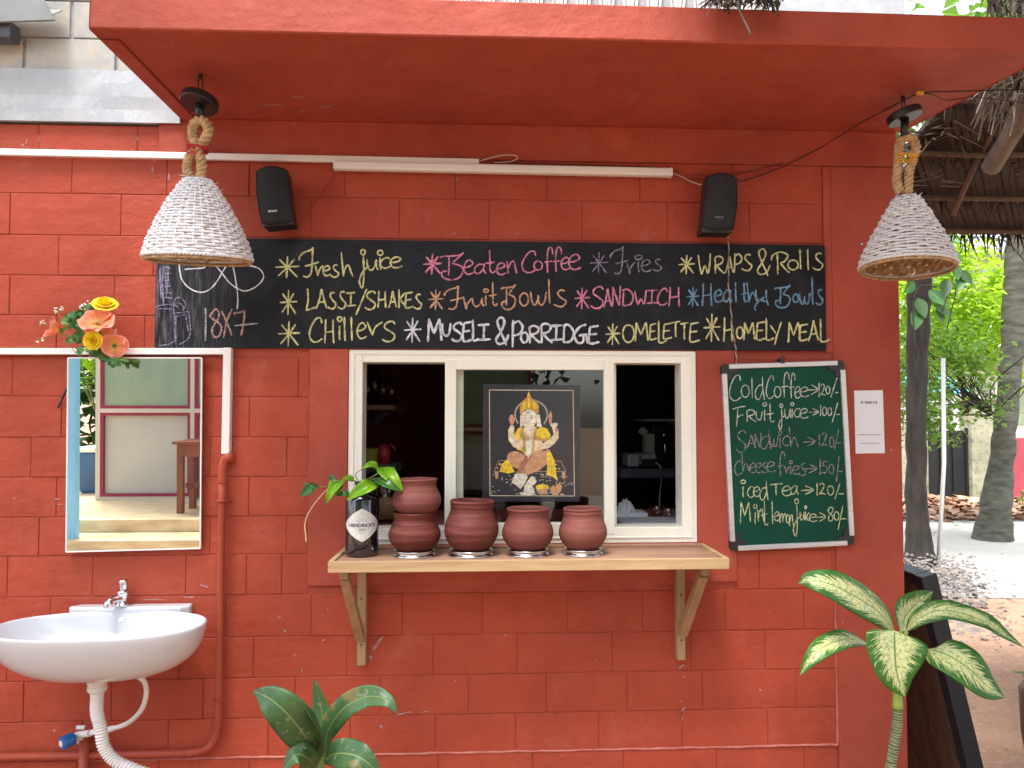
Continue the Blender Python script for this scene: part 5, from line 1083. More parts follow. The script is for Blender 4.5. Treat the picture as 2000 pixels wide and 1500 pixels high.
# ================================================================== PENDANT LAMPS
def ropepath(mb, pts, rad, twist=165, strands=3, n=7):
    P = smoothpath(pts, 16); acc = 0; m = len(P); frames = []; prev = None
    for i, p in enumerate(P):
        t = (P[min(i + 1, m - 1)] - P[max(i - 1, 0)]).normalized()
        sd = t.cross(Vector((0, 1, 0))) if prev is None else (prev - t * prev.dot(t))
        if sd.length < 1e-5: sd = t.cross(Vector((1, 0, 0)))
        sd.normalize(); prev = sd
        if i: acc += (P[i] - P[i - 1]).length
        frames.append((p, sd, t.cross(sd), acc))
    for s in range(strands):
        mb.tube([p + (sd * math.cos(a * twist + s * 2 * math.pi / strands) + u * math.sin(a * twist + s * 2 * math.pi / strands)) * rad * .56 for p, sd, u, a in frames], rad * .47, n)
def shade(t, c, prof, rows, ribs, tilt, lining=True, loose=0.0, seed=0):
    # prof: list of (z from top downward, radius); strands woven over and under upright ribs
    zs_ = [a for a, _ in prof]; rs = [b for _, b in prof]
    def rad(z):
        for k in range(len(zs_) - 1):
            if zs_[k] <= z <= zs_[k + 1]:
                f = (z - zs_[k]) / (zs_[k + 1] - zs_[k]); f = f * f * (3 - 2 * f) * .35 + f * .65; return rs[k] + (rs[k + 1] - rs[k]) * f
        return rs[-1]
    H = zs_[-1]; mb = MB(); c = Vector(c); n = ribs * 4
    for r in range(rows):
        z = H * (r + .5) / rows; base = len(mb.v); hh = H / rows * (.54 - loose * .06)
        nr = max(10, int(ribs * (rad(z) / rs[-1]) ** .45)); n = nr * 4
        for k in range(n):
            a = 2 * math.pi * k / n; w_ = math.cos(a * nr / 2 + math.pi * r) if nr % 2 == 0 else math.cos(a * (nr + 1) / 2 + math.pi * r)
            rr = rad(z) + .0030 * w_ + .0008 * noise.noise(Vector((a * 9, r * 3.3, seed)))
            dz = .0012 * noise.noise(Vector((math.cos(a) * 3 + r, math.sin(a) * 3, seed + 4))) * (1 + loose) + .0006 * noise.noise(Vector((k * .9, r * 7.7, seed)))
            hk = hh * (1 - .12 * abs(w_) + .22 * noise.noise(Vector((k * .31, r * 5.1, seed + 2))))
            for (dr, dzz) in ((.0016, -hk * .6), (.0024, 0), (.0016, hk * .6), (-.0012, hk), (-.0012, -hk)):
                p = Vector((math.cos(a) * (rr + dr), math.sin(a) * (rr + dr), -z + dz + dzz)); mb.v.append(tuple(c + tilt @ p))
        for k in range(n):
            k2 = (k + 1) % n
            for q in range(5):
                q2 = (q + 1) % 5; mb.f.append((base + k * 5 + q, base + k2 * 5 + q, base + k2 * 5 + q2, base + k * 5 + q2))
    nr = ribs
    for k in range(nr):
        a = 2 * math.pi * (k + .25) / nr
        mb.tube([c + tilt @ Vector((math.cos(a) * (rad(H * i / 12) ), math.sin(a) * (rad(H * i / 12)), -H * i / 12)) for i in range(13)], .0020, 5)
    obj('woven_cane', mb, M['cane'], t, smooth=True)
    if lining:
        mb = MB(); m = 18
        for i in range(m + 1):
            z = H * i / m
            for k in range(60):
                a = 2 * math.pi * k / 60; rr = rad(z) - .0042 + .0015 * math.cos(k * math.pi) * math.cos(i * math.pi); mb.v.append(tuple(c + tilt @ Vector((math.cos(a) * rr, math.sin(a) * rr, -z))))
        for i in range(m):
            for k in range(60):
                k2 = (k + 1) % 60; mb.f.append((i * 60 + k, i * 60 + k2, (i + 1) * 60 + k2, (i + 1) * 60 + k))
        obj('inner_weave', mb, M['jute'], t)
    # braided hem: upper cord painted, lower cord raw
    for (dz, rr_, m_, nm, wd) in ((.004, .0055, 'cane', 'hem', 1), (.0125, .0048, 'rope', 'hem', -1)):
        mb = MB(); K = 150; tw_ = 46
        for s in range(2):
            P = [c + tilt @ Vector((math.cos(2 * math.pi * k / K) * (rs[-1] - (0 if wd > 0 else .004) + math.cos(2 * math.pi * k * tw_ / K + s * math.pi) * rr_ * .45), math.sin(2 * math.pi * k / K) * (rs[-1] - (0 if wd > 0 else .004) + math.cos(2 * math.pi * k * tw_ / K + s * math.pi) * rr_ * .45), -H - dz + wd * math.sin(2 * math.pi * k * tw_ / K + s * math.pi) * rr_ * .5)) for k in range(K + 1)]
            mb.tube(P, rr_ * .62, 5, False)
        obj(nm, mb, M[m_], t, smooth=True)
    # loose cane ends
    mb = MB(); random.seed(seed + 5)
    for _ in range(26):
        a = ru(0, 6.28); z = H * ru(.0, 1) if rnd() < .4 else (H * ru(-.03, .05) if rnd() < .5 else H * ru(.95, 1.02)); rr = rad(max(0, min(H, z))) + .003
        p = c + tilt @ Vector((math.cos(a) * rr, math.sin(a) * rr, -z)); d = tilt @ Vector((math.cos(a) * .6 - math.sin(a) * ru(-1, 1), math.sin(a) * .6 + math.cos(a) * ru(-1, 1), ru(-.4, .6)))
        mb.tube([p, p + d * .005, p + d * ru(.010, .020) + Vector((0, 0, ru(-.003, .003)))], [.0014, .0012, .0006], 4)
    obj('loose_end', mb, M['cane'], t)
def lamp(Y, disc, disc_tilt, rodbot, loop, ropew, knot, knotm, top, bot, dirt, label, hookpx, seed, loose, bulbpx, rib=34, rows=25, sw=0.0):
    sc_ = 1500 / (2.34 + Y)
    hk = W(hookpx[0], hookpx[1], Y); hk.z = ZSOF
    t = thing('pendant_lamp', (W(bot[0], bot[1], Y).x, Y, W(bot[0], bot[1], Y).z), label, 'lamp', 'white woven pendant lamps under the canopy')
    dc = W(disc[0], disc[1], Y)
    mb = MB(); rd = disc[2] / 2 / sc_
    mb.lathe(dc, [(rd * .6, .012), (rd * .97, .010), (rd, .006), (rd, -.008), (rd * .96, -.011), (0, -.011)], 36, disc_tilt); ro = obj('ceiling_rose', mb, M['blackmetal'], t, smooth=False)
    mb = MB(); dn = disc_tilt @ Vector((0, 0, -1)); rb = W(rodbot[0], rodbot[1], Y); mb.tube([dc + dn * .008, rb], .0105, 16); obj('rod', mb, M['blackmetal'], t, smooth=True)
    mb = MB(); mb.tube([hk + Vector((.004, 0, 0)), dc + Vector((.006, .004, .008))], .0015, 5); mb.tube([hk + Vector((-.004, 0, 0)), dc + Vector((-.006, .0, .008))], .0015, 5); mb.tube([hk + Vector((0, 0, .004)), hk + Vector((0, 0, -.012)), hk + Vector((.004, 0, -.018))], .0022, 6)
    obj('flex', mb, M['wireblack'], t)
    mb = MB(); c = dc + disc_tilt @ Vector((rd * .7, -rd * .6, -.002)); mb.lathe(c, [(0, -.004), (.003, -.002), (.003, .003), (0, .004)], 8); obj('screw', mb, M['steel'], ro)
    mb = MB(); ropepath(mb, [W(a, b, Y + d) for a, b, d in loop], ropew / 2 / sc_); obj('jute_rope', mb, M['rope'], t, smooth=True)
    mb = MB(); random.seed(seed)
    kc = W(knot[0], knot[1], Y); kr = knot[2] / sc_
    for q in range(6):
        a0 = ru(-.5, .5); P = [kc + Vector((math.cos(a) * kr, math.sin(a) * kr * .75, math.sin(a * 1.0 + q) * kr * .28 + (q - 2.5) * .003 + a0 * .004)) for a in [2 * math.pi * i / 14 for i in range(15)]]
        mb.tube(P, .0013, 5, False)
    for _ in range(5):
        d = Vector((ru(-1, 1), -.8, ru(-1, 1))).normalized(); mb.tube([kc + Vector((0, -kr * .8, 0)), kc + Vector((0, -kr * .9, 0)) + d * .008, kc + Vector((0, -kr, 0)) + d * ru(.012, .022) + Vector((0, 0, ru(-.008, .004)))], .0011, 4)
    obj('binding_thread', mb, M[knotm], t)
    tp, bt = W(top[0], top[1], Y), W(bot[0], bot[1], Y + sw); ax = (tp - bt); H = ax.length - .010
    tilt = ax.normalized().to_track_quat('Z', 'Y').to_matrix()
    prof = [(0, top[2] / 2 / sc_)] + [(H * f, (top[2] + (bot[2] - top[2]) * g_) / 2 / sc_) for f, g_ in dirt] + [(H, bot[2] / 2 / sc_)]
    mb = MB(); mb.lathe(tp + ax.normalized() * -.004, [(0, .004), (prof[0][1], .002), (prof[0][1] * .9, -.002), (0, -.002)], 24, tilt); obj('top_cap', mb, M['cane'], t)
    shade(t, tp, prof, rows, rib, tilt, seed=seed, loose=loose)
    bc = W(bulbpx[0], bulbpx[1], Y)
    mb = MB(); mb.lathe(bc, [(0, -.030), (.014, -.027), (.024, -.018), (.029, -.004), (.028, .010), (.020, .028), (.014, .040), (.013, .046)], 28); obj('bulb', mb, M['bulb'], t, smooth=True)
    mb = MB(); mb.lathe(bc, [(.0145, .044), (.016, .046), (.016, .085), (.010, .09), (0, .09)], 20); obj('lamp_holder', mb, M['terra'], t, smooth=False)
T1 = Matrix.Rotation(R(-14), 3, 'X') @ Matrix.Rotation(R(9), 3, 'Y'); T2 = Matrix.Rotation(R(-6), 3, 'X') @ Matrix.Rotation(R(-16), 3, 'Y')
lamp(-.315, (390, 199, 71), T1, (391, 229), [(374, 352, .0), (366, 330, .006), (371, 308, .006), (384, 290, .004), (402, 270, -.006), (407, 250, -.006), (394, 235, 0), (379, 244, .006), (377, 266, .006), (386, 290, -.006), (393, 312, -.006), (394, 334, 0), (390, 354, .0)], 20, (386, 294, 20), 'redthread',
     (386, 350, 46), (388, 508, 198), [(.1, .16), (.35, .47), (.62, .73), (.85, .92)], 'white woven cone lamp on the left, hung by a rope loop tied with red thread', (392, 146), 11, .0, (396, 492), sw=.024)
lamp(-.27, (1766, 226, 68), T2, (1766, 266), [(1773, 392, .0), (1774, 365, 0), (1776, 335, -.006), (1785, 305, -.006), (1789, 285, -.004), (1780, 270, 0), (1765, 270, .004), (1756, 285, .006), (1755, 310, .006), (1753, 335, .006), (1752, 355, .006), (1758, 378, .0)], 19, (1770, 312, 21), 'yellowthread',
     (1771, 386, 42), (1772, 524, 178), [(.1, .15), (.35, .42), (.62, .70), (.85, .92)], 'white woven cone lamp on the right, hung by a rope loop tied with yellow thread', (1764, 188), 23, 1.0, (1768, 522), 30, 21, sw=-.012)
# ================================================================== MIRROR (hung on the wall, tipped forward a little)
MT = R(1.0); ytop = -.030
mTL, mTR, mBR, mBL = W(133, 699, ytop), W(394, 699, ytop), W(391, 1071, -.021), W(129, 1078, -.021)
mn = -Vector((0, math.cos(MT), math.sin(MT)))      # faces the yard and slightly down
def onm(p):                                          # push a corner onto the mirror plane along y
    p = Vector(p); p.y = mTL.y - ((p.z - mTL.z) * math.sin(MT)) / math.cos(MT) ; return p
mc = [onm(p) for p in (mTL, mTR, mBR, mBL)]
for p in mc: p.y += 0
mt = thing('wall_mirror', ((mc[2] + mc[3]) / 2) + Vector((0, .012, 0)), 'frameless rectangular wall mirror above the wash basin', 'mirror')
mb = MB(); mb.prism(mc[::-1], (0, .004, 0)); mb.f = mb.f[:1]; mb.v = mb.v[:4]; obj('mirror_glass', mb, M['mirror'], mt)
mb = MB(); mb.prism([p + Vector((0, .0006, 0)) for p in mc[::-1]], (0, .006, 0)); obj('back_plate', mb, M['pvc'], mt)
for a, c in ((0, 1), (1, 2), (2, 3), (3, 0)):
    mb = MB(); mb.bar(mc[a] + Vector((0, .001, 0)), mc[c] + Vector((0, .001, 0)), .0035, .0055, Vector((0, 1, 0))); obj('edge_trim', mb, M['pvc'], mt)
def refl(px, py, Y=None, Z=None):
    d = ray(px, py).normalized(); t = (mc[0] - CAM).dot(mn) / d.dot(mn); h = CAM + d * t
    r = d - 2 * d.dot(mn) * mn
    k = (Y - h.y) / r.y if Y is not None else (Z - h.z) / r.z
    return h + r * k
# ------------------------------------------------------------------ the veranda across the yard, seen in the mirror
YV = -5.15
pf = refl(290, 976, Y=YV); FZ = pf.z
vr = thing('veranda_house', (pf.x, YV, 0), 'cream house across the yard with maroon lined panels and marble steps, seen in the mirror', 'house')
xL = refl(196, 900, Y=YV).x; 
y1_ = refl(290, 1014, Z=FZ).y; 
mb = MB(); mb.box(xL - 3, xL + 6, YV - 2, y1_, 0.0, FZ); obj('veranda_floor', mb, M['marble'], vr, bevel=.01)
Z2 = refl(290, 1039, Y=y1_).z; y2_ = refl(290, 1055, Z=Z2).y
mb = MB(); mb.box(xL - 3, xL + 6, y1_ + .001, y2_, 0.0, Z2); obj('step', mb, M['marble'], vr, bevel=.01)
Z3 = max(.02, refl(290, 1082, Y=y2_).z); mb = MB(); mb.box(xL - 3, xL + 6, y2_ + .001, y2_ + .32, 0.0, Z3); obj('step', mb, M['marble'], vr, bevel=.01)
x2 = refl(372, 900, Y=YV).x; x3 = refl(380, 900, Y=YV).x; zt1 = refl(290, 798, Y=YV).z; zt2 = refl(290, 806, Y=YV).z
top = 3.1; far = x3 + 3.2
mb = MB(); mb.box(xL - .04, far, YV - .15, YV - .03, FZ, top); obj('panel_wall', mb, M['creampanel'], vr)
s_ = 1 if x2 > xL else -1
def vbar(xa, xb, za, zb, m, y0=YV - .03, y1=YV + .01, nm='frame_bar'):
    mb = MB(); mb.box(min(xa, xb), max(xa, xb), y0, y1, za, zb); return obj(nm, mb, m, vr)
vbar(xL - .042, xL, FZ, top, M['cream']); vbar(x2, x3, FZ, top, M['cream']); vbar(xL, x2, zt2, zt1, M['cream']); vbar(x3, far, zt2, zt1, M['cream'])
vbar(xL, x2, FZ, FZ + .03, M['cream'])
mw = .028
for xa, xb in ((xL, x2), (x3, far)):
    for za, zb in ((FZ + .03, zt2), (zt1, top - .3)):
        vbar(xa, xa + mw, za, zb, M['redline'], YV - .029, YV + .004, 'line_trim'); vbar(xb - mw, xb, za, zb, M['redline'], YV - .029, YV + .004, 'line_trim')
        vbar(xa + mw, xb - mw, za, za + mw, M['redline'], YV - .029, YV + .004, 'line_trim'); vbar(xa + mw, xb - mw, zb - mw, zb, M['redline'], YV - .029, YV + .004, 'line_trim')
    vbar(xa + mw, xb - mw, zt1 + mw, top - .3 - mw, M['greenglass'], YV - .028, YV - .012, 'window_pane')
vbar(xL - .04, far + .2, top, top + .12, M['cream'], YV - 2, YV + .15, 'eave')
# sky blue post on the steps
yp = -3.75; xa = refl(128, 900, Y=yp).x; xb = refl(157, 900, Y=yp - .07).x
mb = MB(); mb.box(min(xa, xb) - .22, max(xa, xb), yp - .07, yp, Z2 * 0, 3.0)
o = obj('blue_post', mb, M['skyblue'], bevel=.01, origin=(xa, yp, 0)); tag(o, 'sky blue painted post, seen along the left edge of the mirror', 'post')
# bin and palm seen between post and house
yb = -5.6; pa, pb2 = refl(150, 884, Y=yb), refl(215, 884, Y=yb); zbn = pa.z; xm = (pa.x + pb2.x) / 2; ww = abs(pa.x - pb2.x) / 2 + .04
bn = thing('wheelie_bin', (xm, yb - .3, FZ), 'large blue lidded bin behind the house corner, seen in the mirror', 'bin')
mb = MB(); b_ = len(mb.v)
for z, k in ((FZ, .82), (zbn, 1.0)):
    for sx, sy in ((-1, -1), (1, -1), (1, 1), (-1, 1)): mb.v.append((xm + sx * ww * k, yb - .3 + sy * .3 * k, z))
mb.f += [(3, 2, 1, 0), (4, 5, 6, 7), (0, 1, 5, 4), (1, 2, 6, 5), (2, 3, 7, 6), (3, 0, 4, 7)]; obj('bin_body', mb, M['binblue'], bn, bevel=.02)
mb = MB(); mb.box(xm - ww * 1.05, xm + ww * 1.05, yb - .62, yb + .02, zbn + .001, zbn + .05); obj('lid', mb, M['whiteplastic'], bn, bevel=.02)
# table with square legs on the veranda
yt0 = refl(352, 1003, Z=FZ).y; yt1 = refl(368, 992, Z=FZ).y
ta, tb_ = refl(345, 862, Y=yt0), refl(349, 1003, Y=yt0); lwid = abs(refl(358, 950, Y=yt0).x - refl(346, 950, Y=yt0).x)
tt = thing('wooden_table', (ta.x + .4, (yt0 + yt1) / 2, FZ), 'red brown wooden table on the veranda, seen in the mirror', 'table')
mb = MB(); mb.box(ta.x - .03, ta.x + 1.2, yt1 - .06, yt0 + .03, ta.z - .025, ta.z); obj('tabletop', mb, M['tablewood'], tt, bevel=.004)
mb = MB(); mb.box(ta.x + .001, ta.x + 1.15, yt0 - .03, yt0, ta.z - .13, ta.z - .026); mb.box(ta.x + .001, ta.x + 1.15, yt1, yt1 + .03, ta.z - .13, ta.z - .026); mb.box(ta.x + .001, ta.x + .03, yt1 + .031, yt0 - .031, ta.z - .13, ta.z - .026); obj('apron', mb, M['tablewood'], tt)
for x in (ta.x, ta.x + 1.1):
    for y in (yt0, yt1 + lwid):
        mb = MB(); mb.box(x, x + lwid, y - lwid, y + .002, FZ, ta.z - .026); obj('leg', mb, M['tablewood'], tt, bevel=.004)
mb = MB(); mb.box(ta.x + .02, ta.x + 1.1, (yt0 + yt1) / 2 - .02, (yt0 + yt1) / 2 + .02, FZ + .2, FZ + .24); obj('stretcher', mb, M['tablewood'], tt)
# ================================================================== BASIN
BYC = -.19; BX = W(194, 1222, BYC).x; BZ = W(194, 1221, BYC).z
bs = thing('wash_basin', (BX, -.01, .62), 'white oval ceramic wash basin mounted on the red wall under the mirror', 'basin')
def sup(a, n=2.35): c, s = math.cos(a), math.sin(a); return math.copysign(abs(c) ** (2 / n), c), math.copysign(abs(s) ** (2 / n), s)
K = 72; mb = MB(); HW, HD = .277, .152
RINGS_ = []
def ringp(kx, ky, z, yo=0, nexp=2.3, xo=0):
    ids = []
    for k in range(K):
        c, s = sup(2 * math.pi * k / K, nexp); ids.append(mb.av((BX + xo + HW * kx * c, min(-.004, BYC + yo + HD * ky * s), z)))
    RINGS_.append(ids)
ringp(.0, .0, BZ - .112, .02); ringp(.35, .40, BZ - .110, .02); ringp(.62, .64, BZ - .096, .015); ringp(.82, .82, BZ - .060, .006); ringp(.93, .92, BZ - .022); ringp(.962, .95, BZ - .004); ringp(.975, .97, BZ + .0015); ringp(.988, .985, BZ + .0022); ringp(1.0, 1.0, BZ)
ringp(1.004, 1.004, BZ - .006); ringp(.99, .985, BZ - .028, .002); ringp(.945, .93, BZ - .062, .008); ringp(.86, .85, BZ - .094, .016); ringp(.74, .75, BZ - .116, .022); ringp(.63, .66, BZ - .128, .026); ringp(.575, .62, BZ - .131, .026); ringp(.56, .60, BZ - .1325, .026); ringp(.0, .0, BZ - .1325, .026)
for a, c in zip(RINGS_[:-1], RINGS_[1:]):
    for k in range(K): q = (k + 1) % K; mb.f.append((a[k], a[q], c[q], c[k]))
obj('bowl', mb, M['ceramic'], bs, smooth=True, sub=1)
lz = W(240, 1183, -.03).z
la, lb_ = W(130, 1190, -.05).x, W(365, 1190, -.05).x
mb = MB(); P = [(la + .02, -.003), (lb_ - .0, -.003), (lb_ + .002, -.03), (lb_ - .02, -.046), (la + .02, -.046), (la - .006, -.03)]
mb.prism([Vector((x, y, lz - .0)) for x, y in P][::-1], (0, 0, -.03)); obj('tap_ledge', mb, M['ceramic'], bs, smooth=False, bevel=.006)
mb = MB(); c = Vector((W(231, 1207, -.10).x, -.078, BZ - .014)); mb.lathe(c + Vector((0, -.002, .0)), [(0, 0), (.008, 0), (.009, -.002), (.005, -.003)], 14, Matrix.Rotation(R(60), 3, 'X')); obj('overflow_ring', mb, M['ceramic'], bs, smooth=True)
# tap
tb0 = W(240, 1188, -.032); tz = lz + .0005
tp_ = thing('basin_tap', (tb0.x, tb0.y, tz), 'small chrome tap standing on the back ledge of the basin', 'tap')
mb = MB(); mb.lathe((tb0.x, tb0.y, tz), [(0, 0), (.020, 0), (.0215, .003), (.018, .008), (.0145, .012), (.0135, .030), (.0155, .034), (.0165, .040), (.0155, .044), (0, .045)], 28); obj('tap_body', mb, M['chrome'], tp_, smooth=True)
mb = MB(); mb.tube(smoothpath([(tb0.x - .004, tb0.y - .006, tz + .020), (tb0.x - .012, tb0.y - .026, tz + .023), (tb0.x - .019, tb0.y - .044, tz + .020), (tb0.x - .020, tb0.y - .048, tz + .004)], 5), [.011, .0112, .0112, .011, .0108, .0106, .0106, .0108, .011, .0115, .012, .0125, .0125, .0125, .0125, .012][:16], 14, flat=.85); obj('spout', mb, M['chrome'], tp_, smooth=True)
mb = MB(); mb.lathe((tb0.x + .001, tb0.y, tz + .0455), [(0, 0), (.010, 0), (.011, .004), (.012, .016), (.013, .024), (.011, .029), (0, .030)], 22); mb.bar((tb0.x, tb0.y, tz + .068), (tb0.x + .002, tb0.y - .022, tz + .073), .010, .006, w2=.008, h2=.004); obj('tap_handle', mb, M['chrome'], tp_, smooth=True)
# waste, corrugated hose
wx = W(190, 1345, -.18).x; wy = -.18; wz = BZ - .133
wp = thing('waste_hose', (wx, wy, wz - .3), 'white waste coupling and ribbed grey hose hanging under the basin', 'hose')
mb = MB(); mb.lathe((wx, wy, wz - .016), [(.021, 0), (.021, .0155), (0, .0155)], 26); obj('steel_collar', mb, M['steel'], wp, smooth=False)
mb = MB(); mb.lathe((wx, wy, wz - .062), [(0, 0), (.0165, 0), (.0175, .012), (.0235, .018), (.0245, .022), (.0245, .030), (.0225, .032), (.0225, .0355), (.0250, .037), (.0250, .0455), (0, .0458)], 26); obj('coupling_nut', mb, M['whiteplastic'], wp, smooth=False)
P = smoothpath([(wx, wy, wz - .060), (wx, wy, wz - .10), W(196, 1420, wy), W(204, 1460, wy), W(228, 1488, wy), W(275, 1508, wy), W(330, 1530, wy), W(360, 1600, wy)], 34)
mb = MB(); n_ = 5; mb.tube(P, [(.0165 if i < 50 else .0155 + .0016 * math.sin(i * 1.2566)) for i in range(len(P))], 18); obj('ribbed_hose', mb, M['whiteplastic'], wp, smooth=False)
vb = W(132, 1446, -.065); vw = W(160, 1436, -.045)
vv = thing('angle_valve', vw, 'blue and white angle valve on the wall left of the waste hose', 'valve')
mb = MB(); mb.tube([W(150, 1436, -.04), W(176, 1432, -.07)], .0095, 14); mb.tube([W(157, 1446, -.012), W(157, 1438, -.045)], .0105, 14); mb.tube([W(150, 1421, -.035), W(166, 1421, -.035)], .006, 10); obj('valve_body', mb, M['whiteplastic'], vv, smooth=False)
ad = (vb - vw); ad = Vector((-.55, -.8, -.10)).normalized(); rot = ad.to_track_quat('Z', 'Y').to_matrix()
mb = MB(); prof = [(.010, 0), (.017, .004), (.0195, .012), (.019, .030), (.017, .036), (.010, .037), (0, .037)]
mb.lathe(W(146, 1441, -.055), prof, 32, rot); mb.v = [v for v in mb.v]; obj('blue_knob', mb, M['blueplastic'], vv)
mb = MB(); mb.lathe(W(146, 1441, -.055) + ad * .0375, [(.009, 0), (.0085, .002), (0, .002)], 16, rot); obj('knob_cap', mb, M['whiteplastic'], vv)
sh = thing('supply_hose', W(285, 1335, -.14), 'white supply hose curving from the basin down to the blue valve', 'hose')
mb = MB(); P = smoothpath([W(270, 1322, -.15), W(281, 1330, -.14), W(286, 1352, -.13), W(277, 1385, -.12), W(250, 1412, -.10), (W(215, 1424, -.09)), W(178, 1431, -.075)], 8); mb.tube(P, [.0068] * (len(P) - 10) + [.0085] * 10, 12); obj('hose', mb, M['whiteplastic'], sh, smooth=True)
# ================================================================== BOUQUET
ob_ = (60, 560, 8.823)
bq = thing('artificial_bouquet', W(190, 700, -.06), 'artificial bouquet of yellow roses and orange poppies tucked above the mirror', 'flowers')
def flower_poppy(c, ax, r, n=5, depth=.5, seed=0, up=None):
    ax = Vector(ax).normalized(); random.seed(seed); q = ax.to_track_quat('Z', 'Y').to_matrix()
    for k in range(n):
        a0 = 2 * math.pi * k / n + ru(-.15, .15); rr = r * ru(.9, 1.1); mb = MB()
        def f(u, v):
            a = a0 + (u - .5) * 2 * math.pi / n * 1.6; rad = rr * (v ** .9) * (1 - .16 * (2 * u - 1) ** 2 * v)
            z = depth * r * (v ** 1.6) * (1.0 if k % 2 else .82) + r * .10 * math.sin(u * 13 + k) * v ** 2 - r * .28 * max(0, v - .75) * 4 * (.5 + .5 * math.sin(u * 6 + k)) * .5
            return c + q @ Vector((math.cos(a) * rad, math.sin(a) * rad, z + (k % 2) * .0015))
        mb.grid(f, 12, 9); obj('petal', mb, M['orangepetal'], bq, smooth=True)
    mb = MB(); mb.lathe(c + ax * .001, [(0, 0), (.0055, 0), (.006, .004), (.003, .008), (0, .009)], 12, q); obj('flower_centre', mb, M['fakeleaf2'], bq, smooth=True)
def flower_rose(c, ax, r, seed=0):
    ax = Vector(ax).normalized(); random.seed(seed); q = ax.to_track_quat('Z', 'Y').to_matrix()
    for layer, (nr, rl, h) in enumerate(((3, .28, .75), (4, .5, .66), (5, .75, .5), (6, 1.0, .3))):
        for k in range(nr):
            a0 = 2 * math.pi * (k + layer * .37) / nr + ru(-.2, .2); mb = MB()
            def f(u, v):
                a = a0 + (u - .5) * 2 * math.pi / nr * 1.5; rad = r * rl * (.35 + .65 * v ** .8) * (1 - .10 * (2 * u - 1) ** 2)
                z = r * h * v ** .8 - r * .12 * max(0, v - .7) * 3 + .03 * r * math.sin(u * 9 + k)
                return c + q @ Vector((math.cos(a) * rad, math.sin(a) * rad, z + ru(0, .0003)))
            mb.grid(f, 8, 5); obj('petal', mb, M['yellowpetal'], bq, smooth=True)
F_ = lambda x, y, Y=-.09: W(ob_[0] + x / ob_[2], ob_[1] + y / ob_[2], Y)
flower_poppy(F_(1170, 640, -.095), (.05, -.75, .62), .046, 5, .5, 1)
flower_poppy(F_(1180, 780, -.075), (.2, -.7, -.5), .040, 5, .35, 8)
flower_poppy(F_(1440, 1010, -.080), (.35, -.85, -.1), .036, 5, .45, 2)
flower_poppy(F_(500, 760, -.07), (-.75, -.35, .35), .030, 4, 1.0, 3)
flower_rose(F_(1280, 330, -.075), (.25, -.6, .75), .036, 4)
flower_rose(F_(1085, 930, -.105), (.0, -1, -.05), .028, 5)
random.seed(12)
def sprig(x0, y0, x1, y1, wpx, m, Y=-.07, seed=0, lob=True):
    a, c = F_(x0, y0, Y), F_(x1, y1, Y - .012); mid = a.lerp(c, .5) + Vector((0, -.008, .003))
    pr = (lambda v: (max(0, math.sin(math.pi * v ** .8)) ** .7) * (1 - (.45 if int(v * 9 + .5) % 2 else 0))) if lob else OVAL
    mb = leafmesh([a, mid, c], wpx * 1.15 / 8.823 / 1500 * 2.27, (ru(-.3, .3), -1, ru(-.1, .6)), .3, 6, pr, .1, 0, seed); obj('leaf', mb, M[m], bq, smooth=False)
for i, q in enumerate([(900, 560, 640, 470, 190, 'fakeleaf'), (800, 620, 560, 540, 200, 'fakeleaf'), (760, 640, 520, 600, 190, 'fakeleaf2'), (880, 760, 700, 420, 150, 'fakeleaf'), (900, 560, 960, 290, 170, 'fakeleaf'), (950, 520, 1020, 300, 170, 'fakeleaf'), (1050, 420, 1180, 370, 120, 'fakeleaf'), (980, 480, 1190, 400, 120, 'fakeleaf2'),
                       (880, 900, 600, 960, 180, 'fakeleaf'), (850, 800, 780, 980, 170, 'fakeleaf'), (900, 950, 640, 900, 120, 'fakeleaf2'), (900, 1020, 850, 1210, 130, 'fakeleaf'), (950, 1080, 830, 1180, 120, 'fakeleaf'), (960, 1060, 1180, 1160, 160, 'fakeleaf'), (1150, 1080, 1380, 1180, 150, 'fakeleaf'), (1200, 1160, 1280, 1300, 130, 'fakeleaf'),
                       (1300, 1180, 1560, 1370, 180, 'fakeleaf'), (1350, 1220, 1440, 1400, 140, 'fakeleaf'), (1330, 1170, 1700, 1290, 120, 'fakeleaf2'), (1050, 1100, 1260, 1260, 140, 'fakeleaf2'), (860, 700, 640, 700, 130, 'fakeleaf'), (850, 620, 880, 440, 150, 'fakeleaf'), (1150, 1150, 1300, 1250, 120, 'fakeleaf'), (900, 860, 820, 620, 160, 'fakeleaf'), (520, 830, 700, 680, 110, 'fakeleaf2'), (1000, 1000, 1120, 1220, 140, 'fakeleaf')]):
    sprig(*q, Y=-.055 - .02 * ru(0, 1), seed=i)
mb = MB()
for pts in ([(900, 900), (560, 640), (500, 500), (450, 400)], [(700, 750), (380, 700), (200, 610)], [(620, 850), (350, 860), (150, 920), (70, 980)], [(900, 1000), (780, 900), (620, 940), (540, 950)], [(980, 900), (930, 600), (900, 380)], [(1250, 1000), (1400, 850), (1480, 780)], [(1000, 1150), (1100, 1000), (1200, 600), (1280, 340)], [(1000, 1150), (850, 900), (560, 830)], [(820, 1190), (700, 1045)], [(830, 1150), (770, 1050)]):
    mb.tube(smoothpath([F_(a, b, -.062) for a, b in pts], 4), .0011, 5)
obj('stem', mb, M['stem'], bq)
mb = MB()
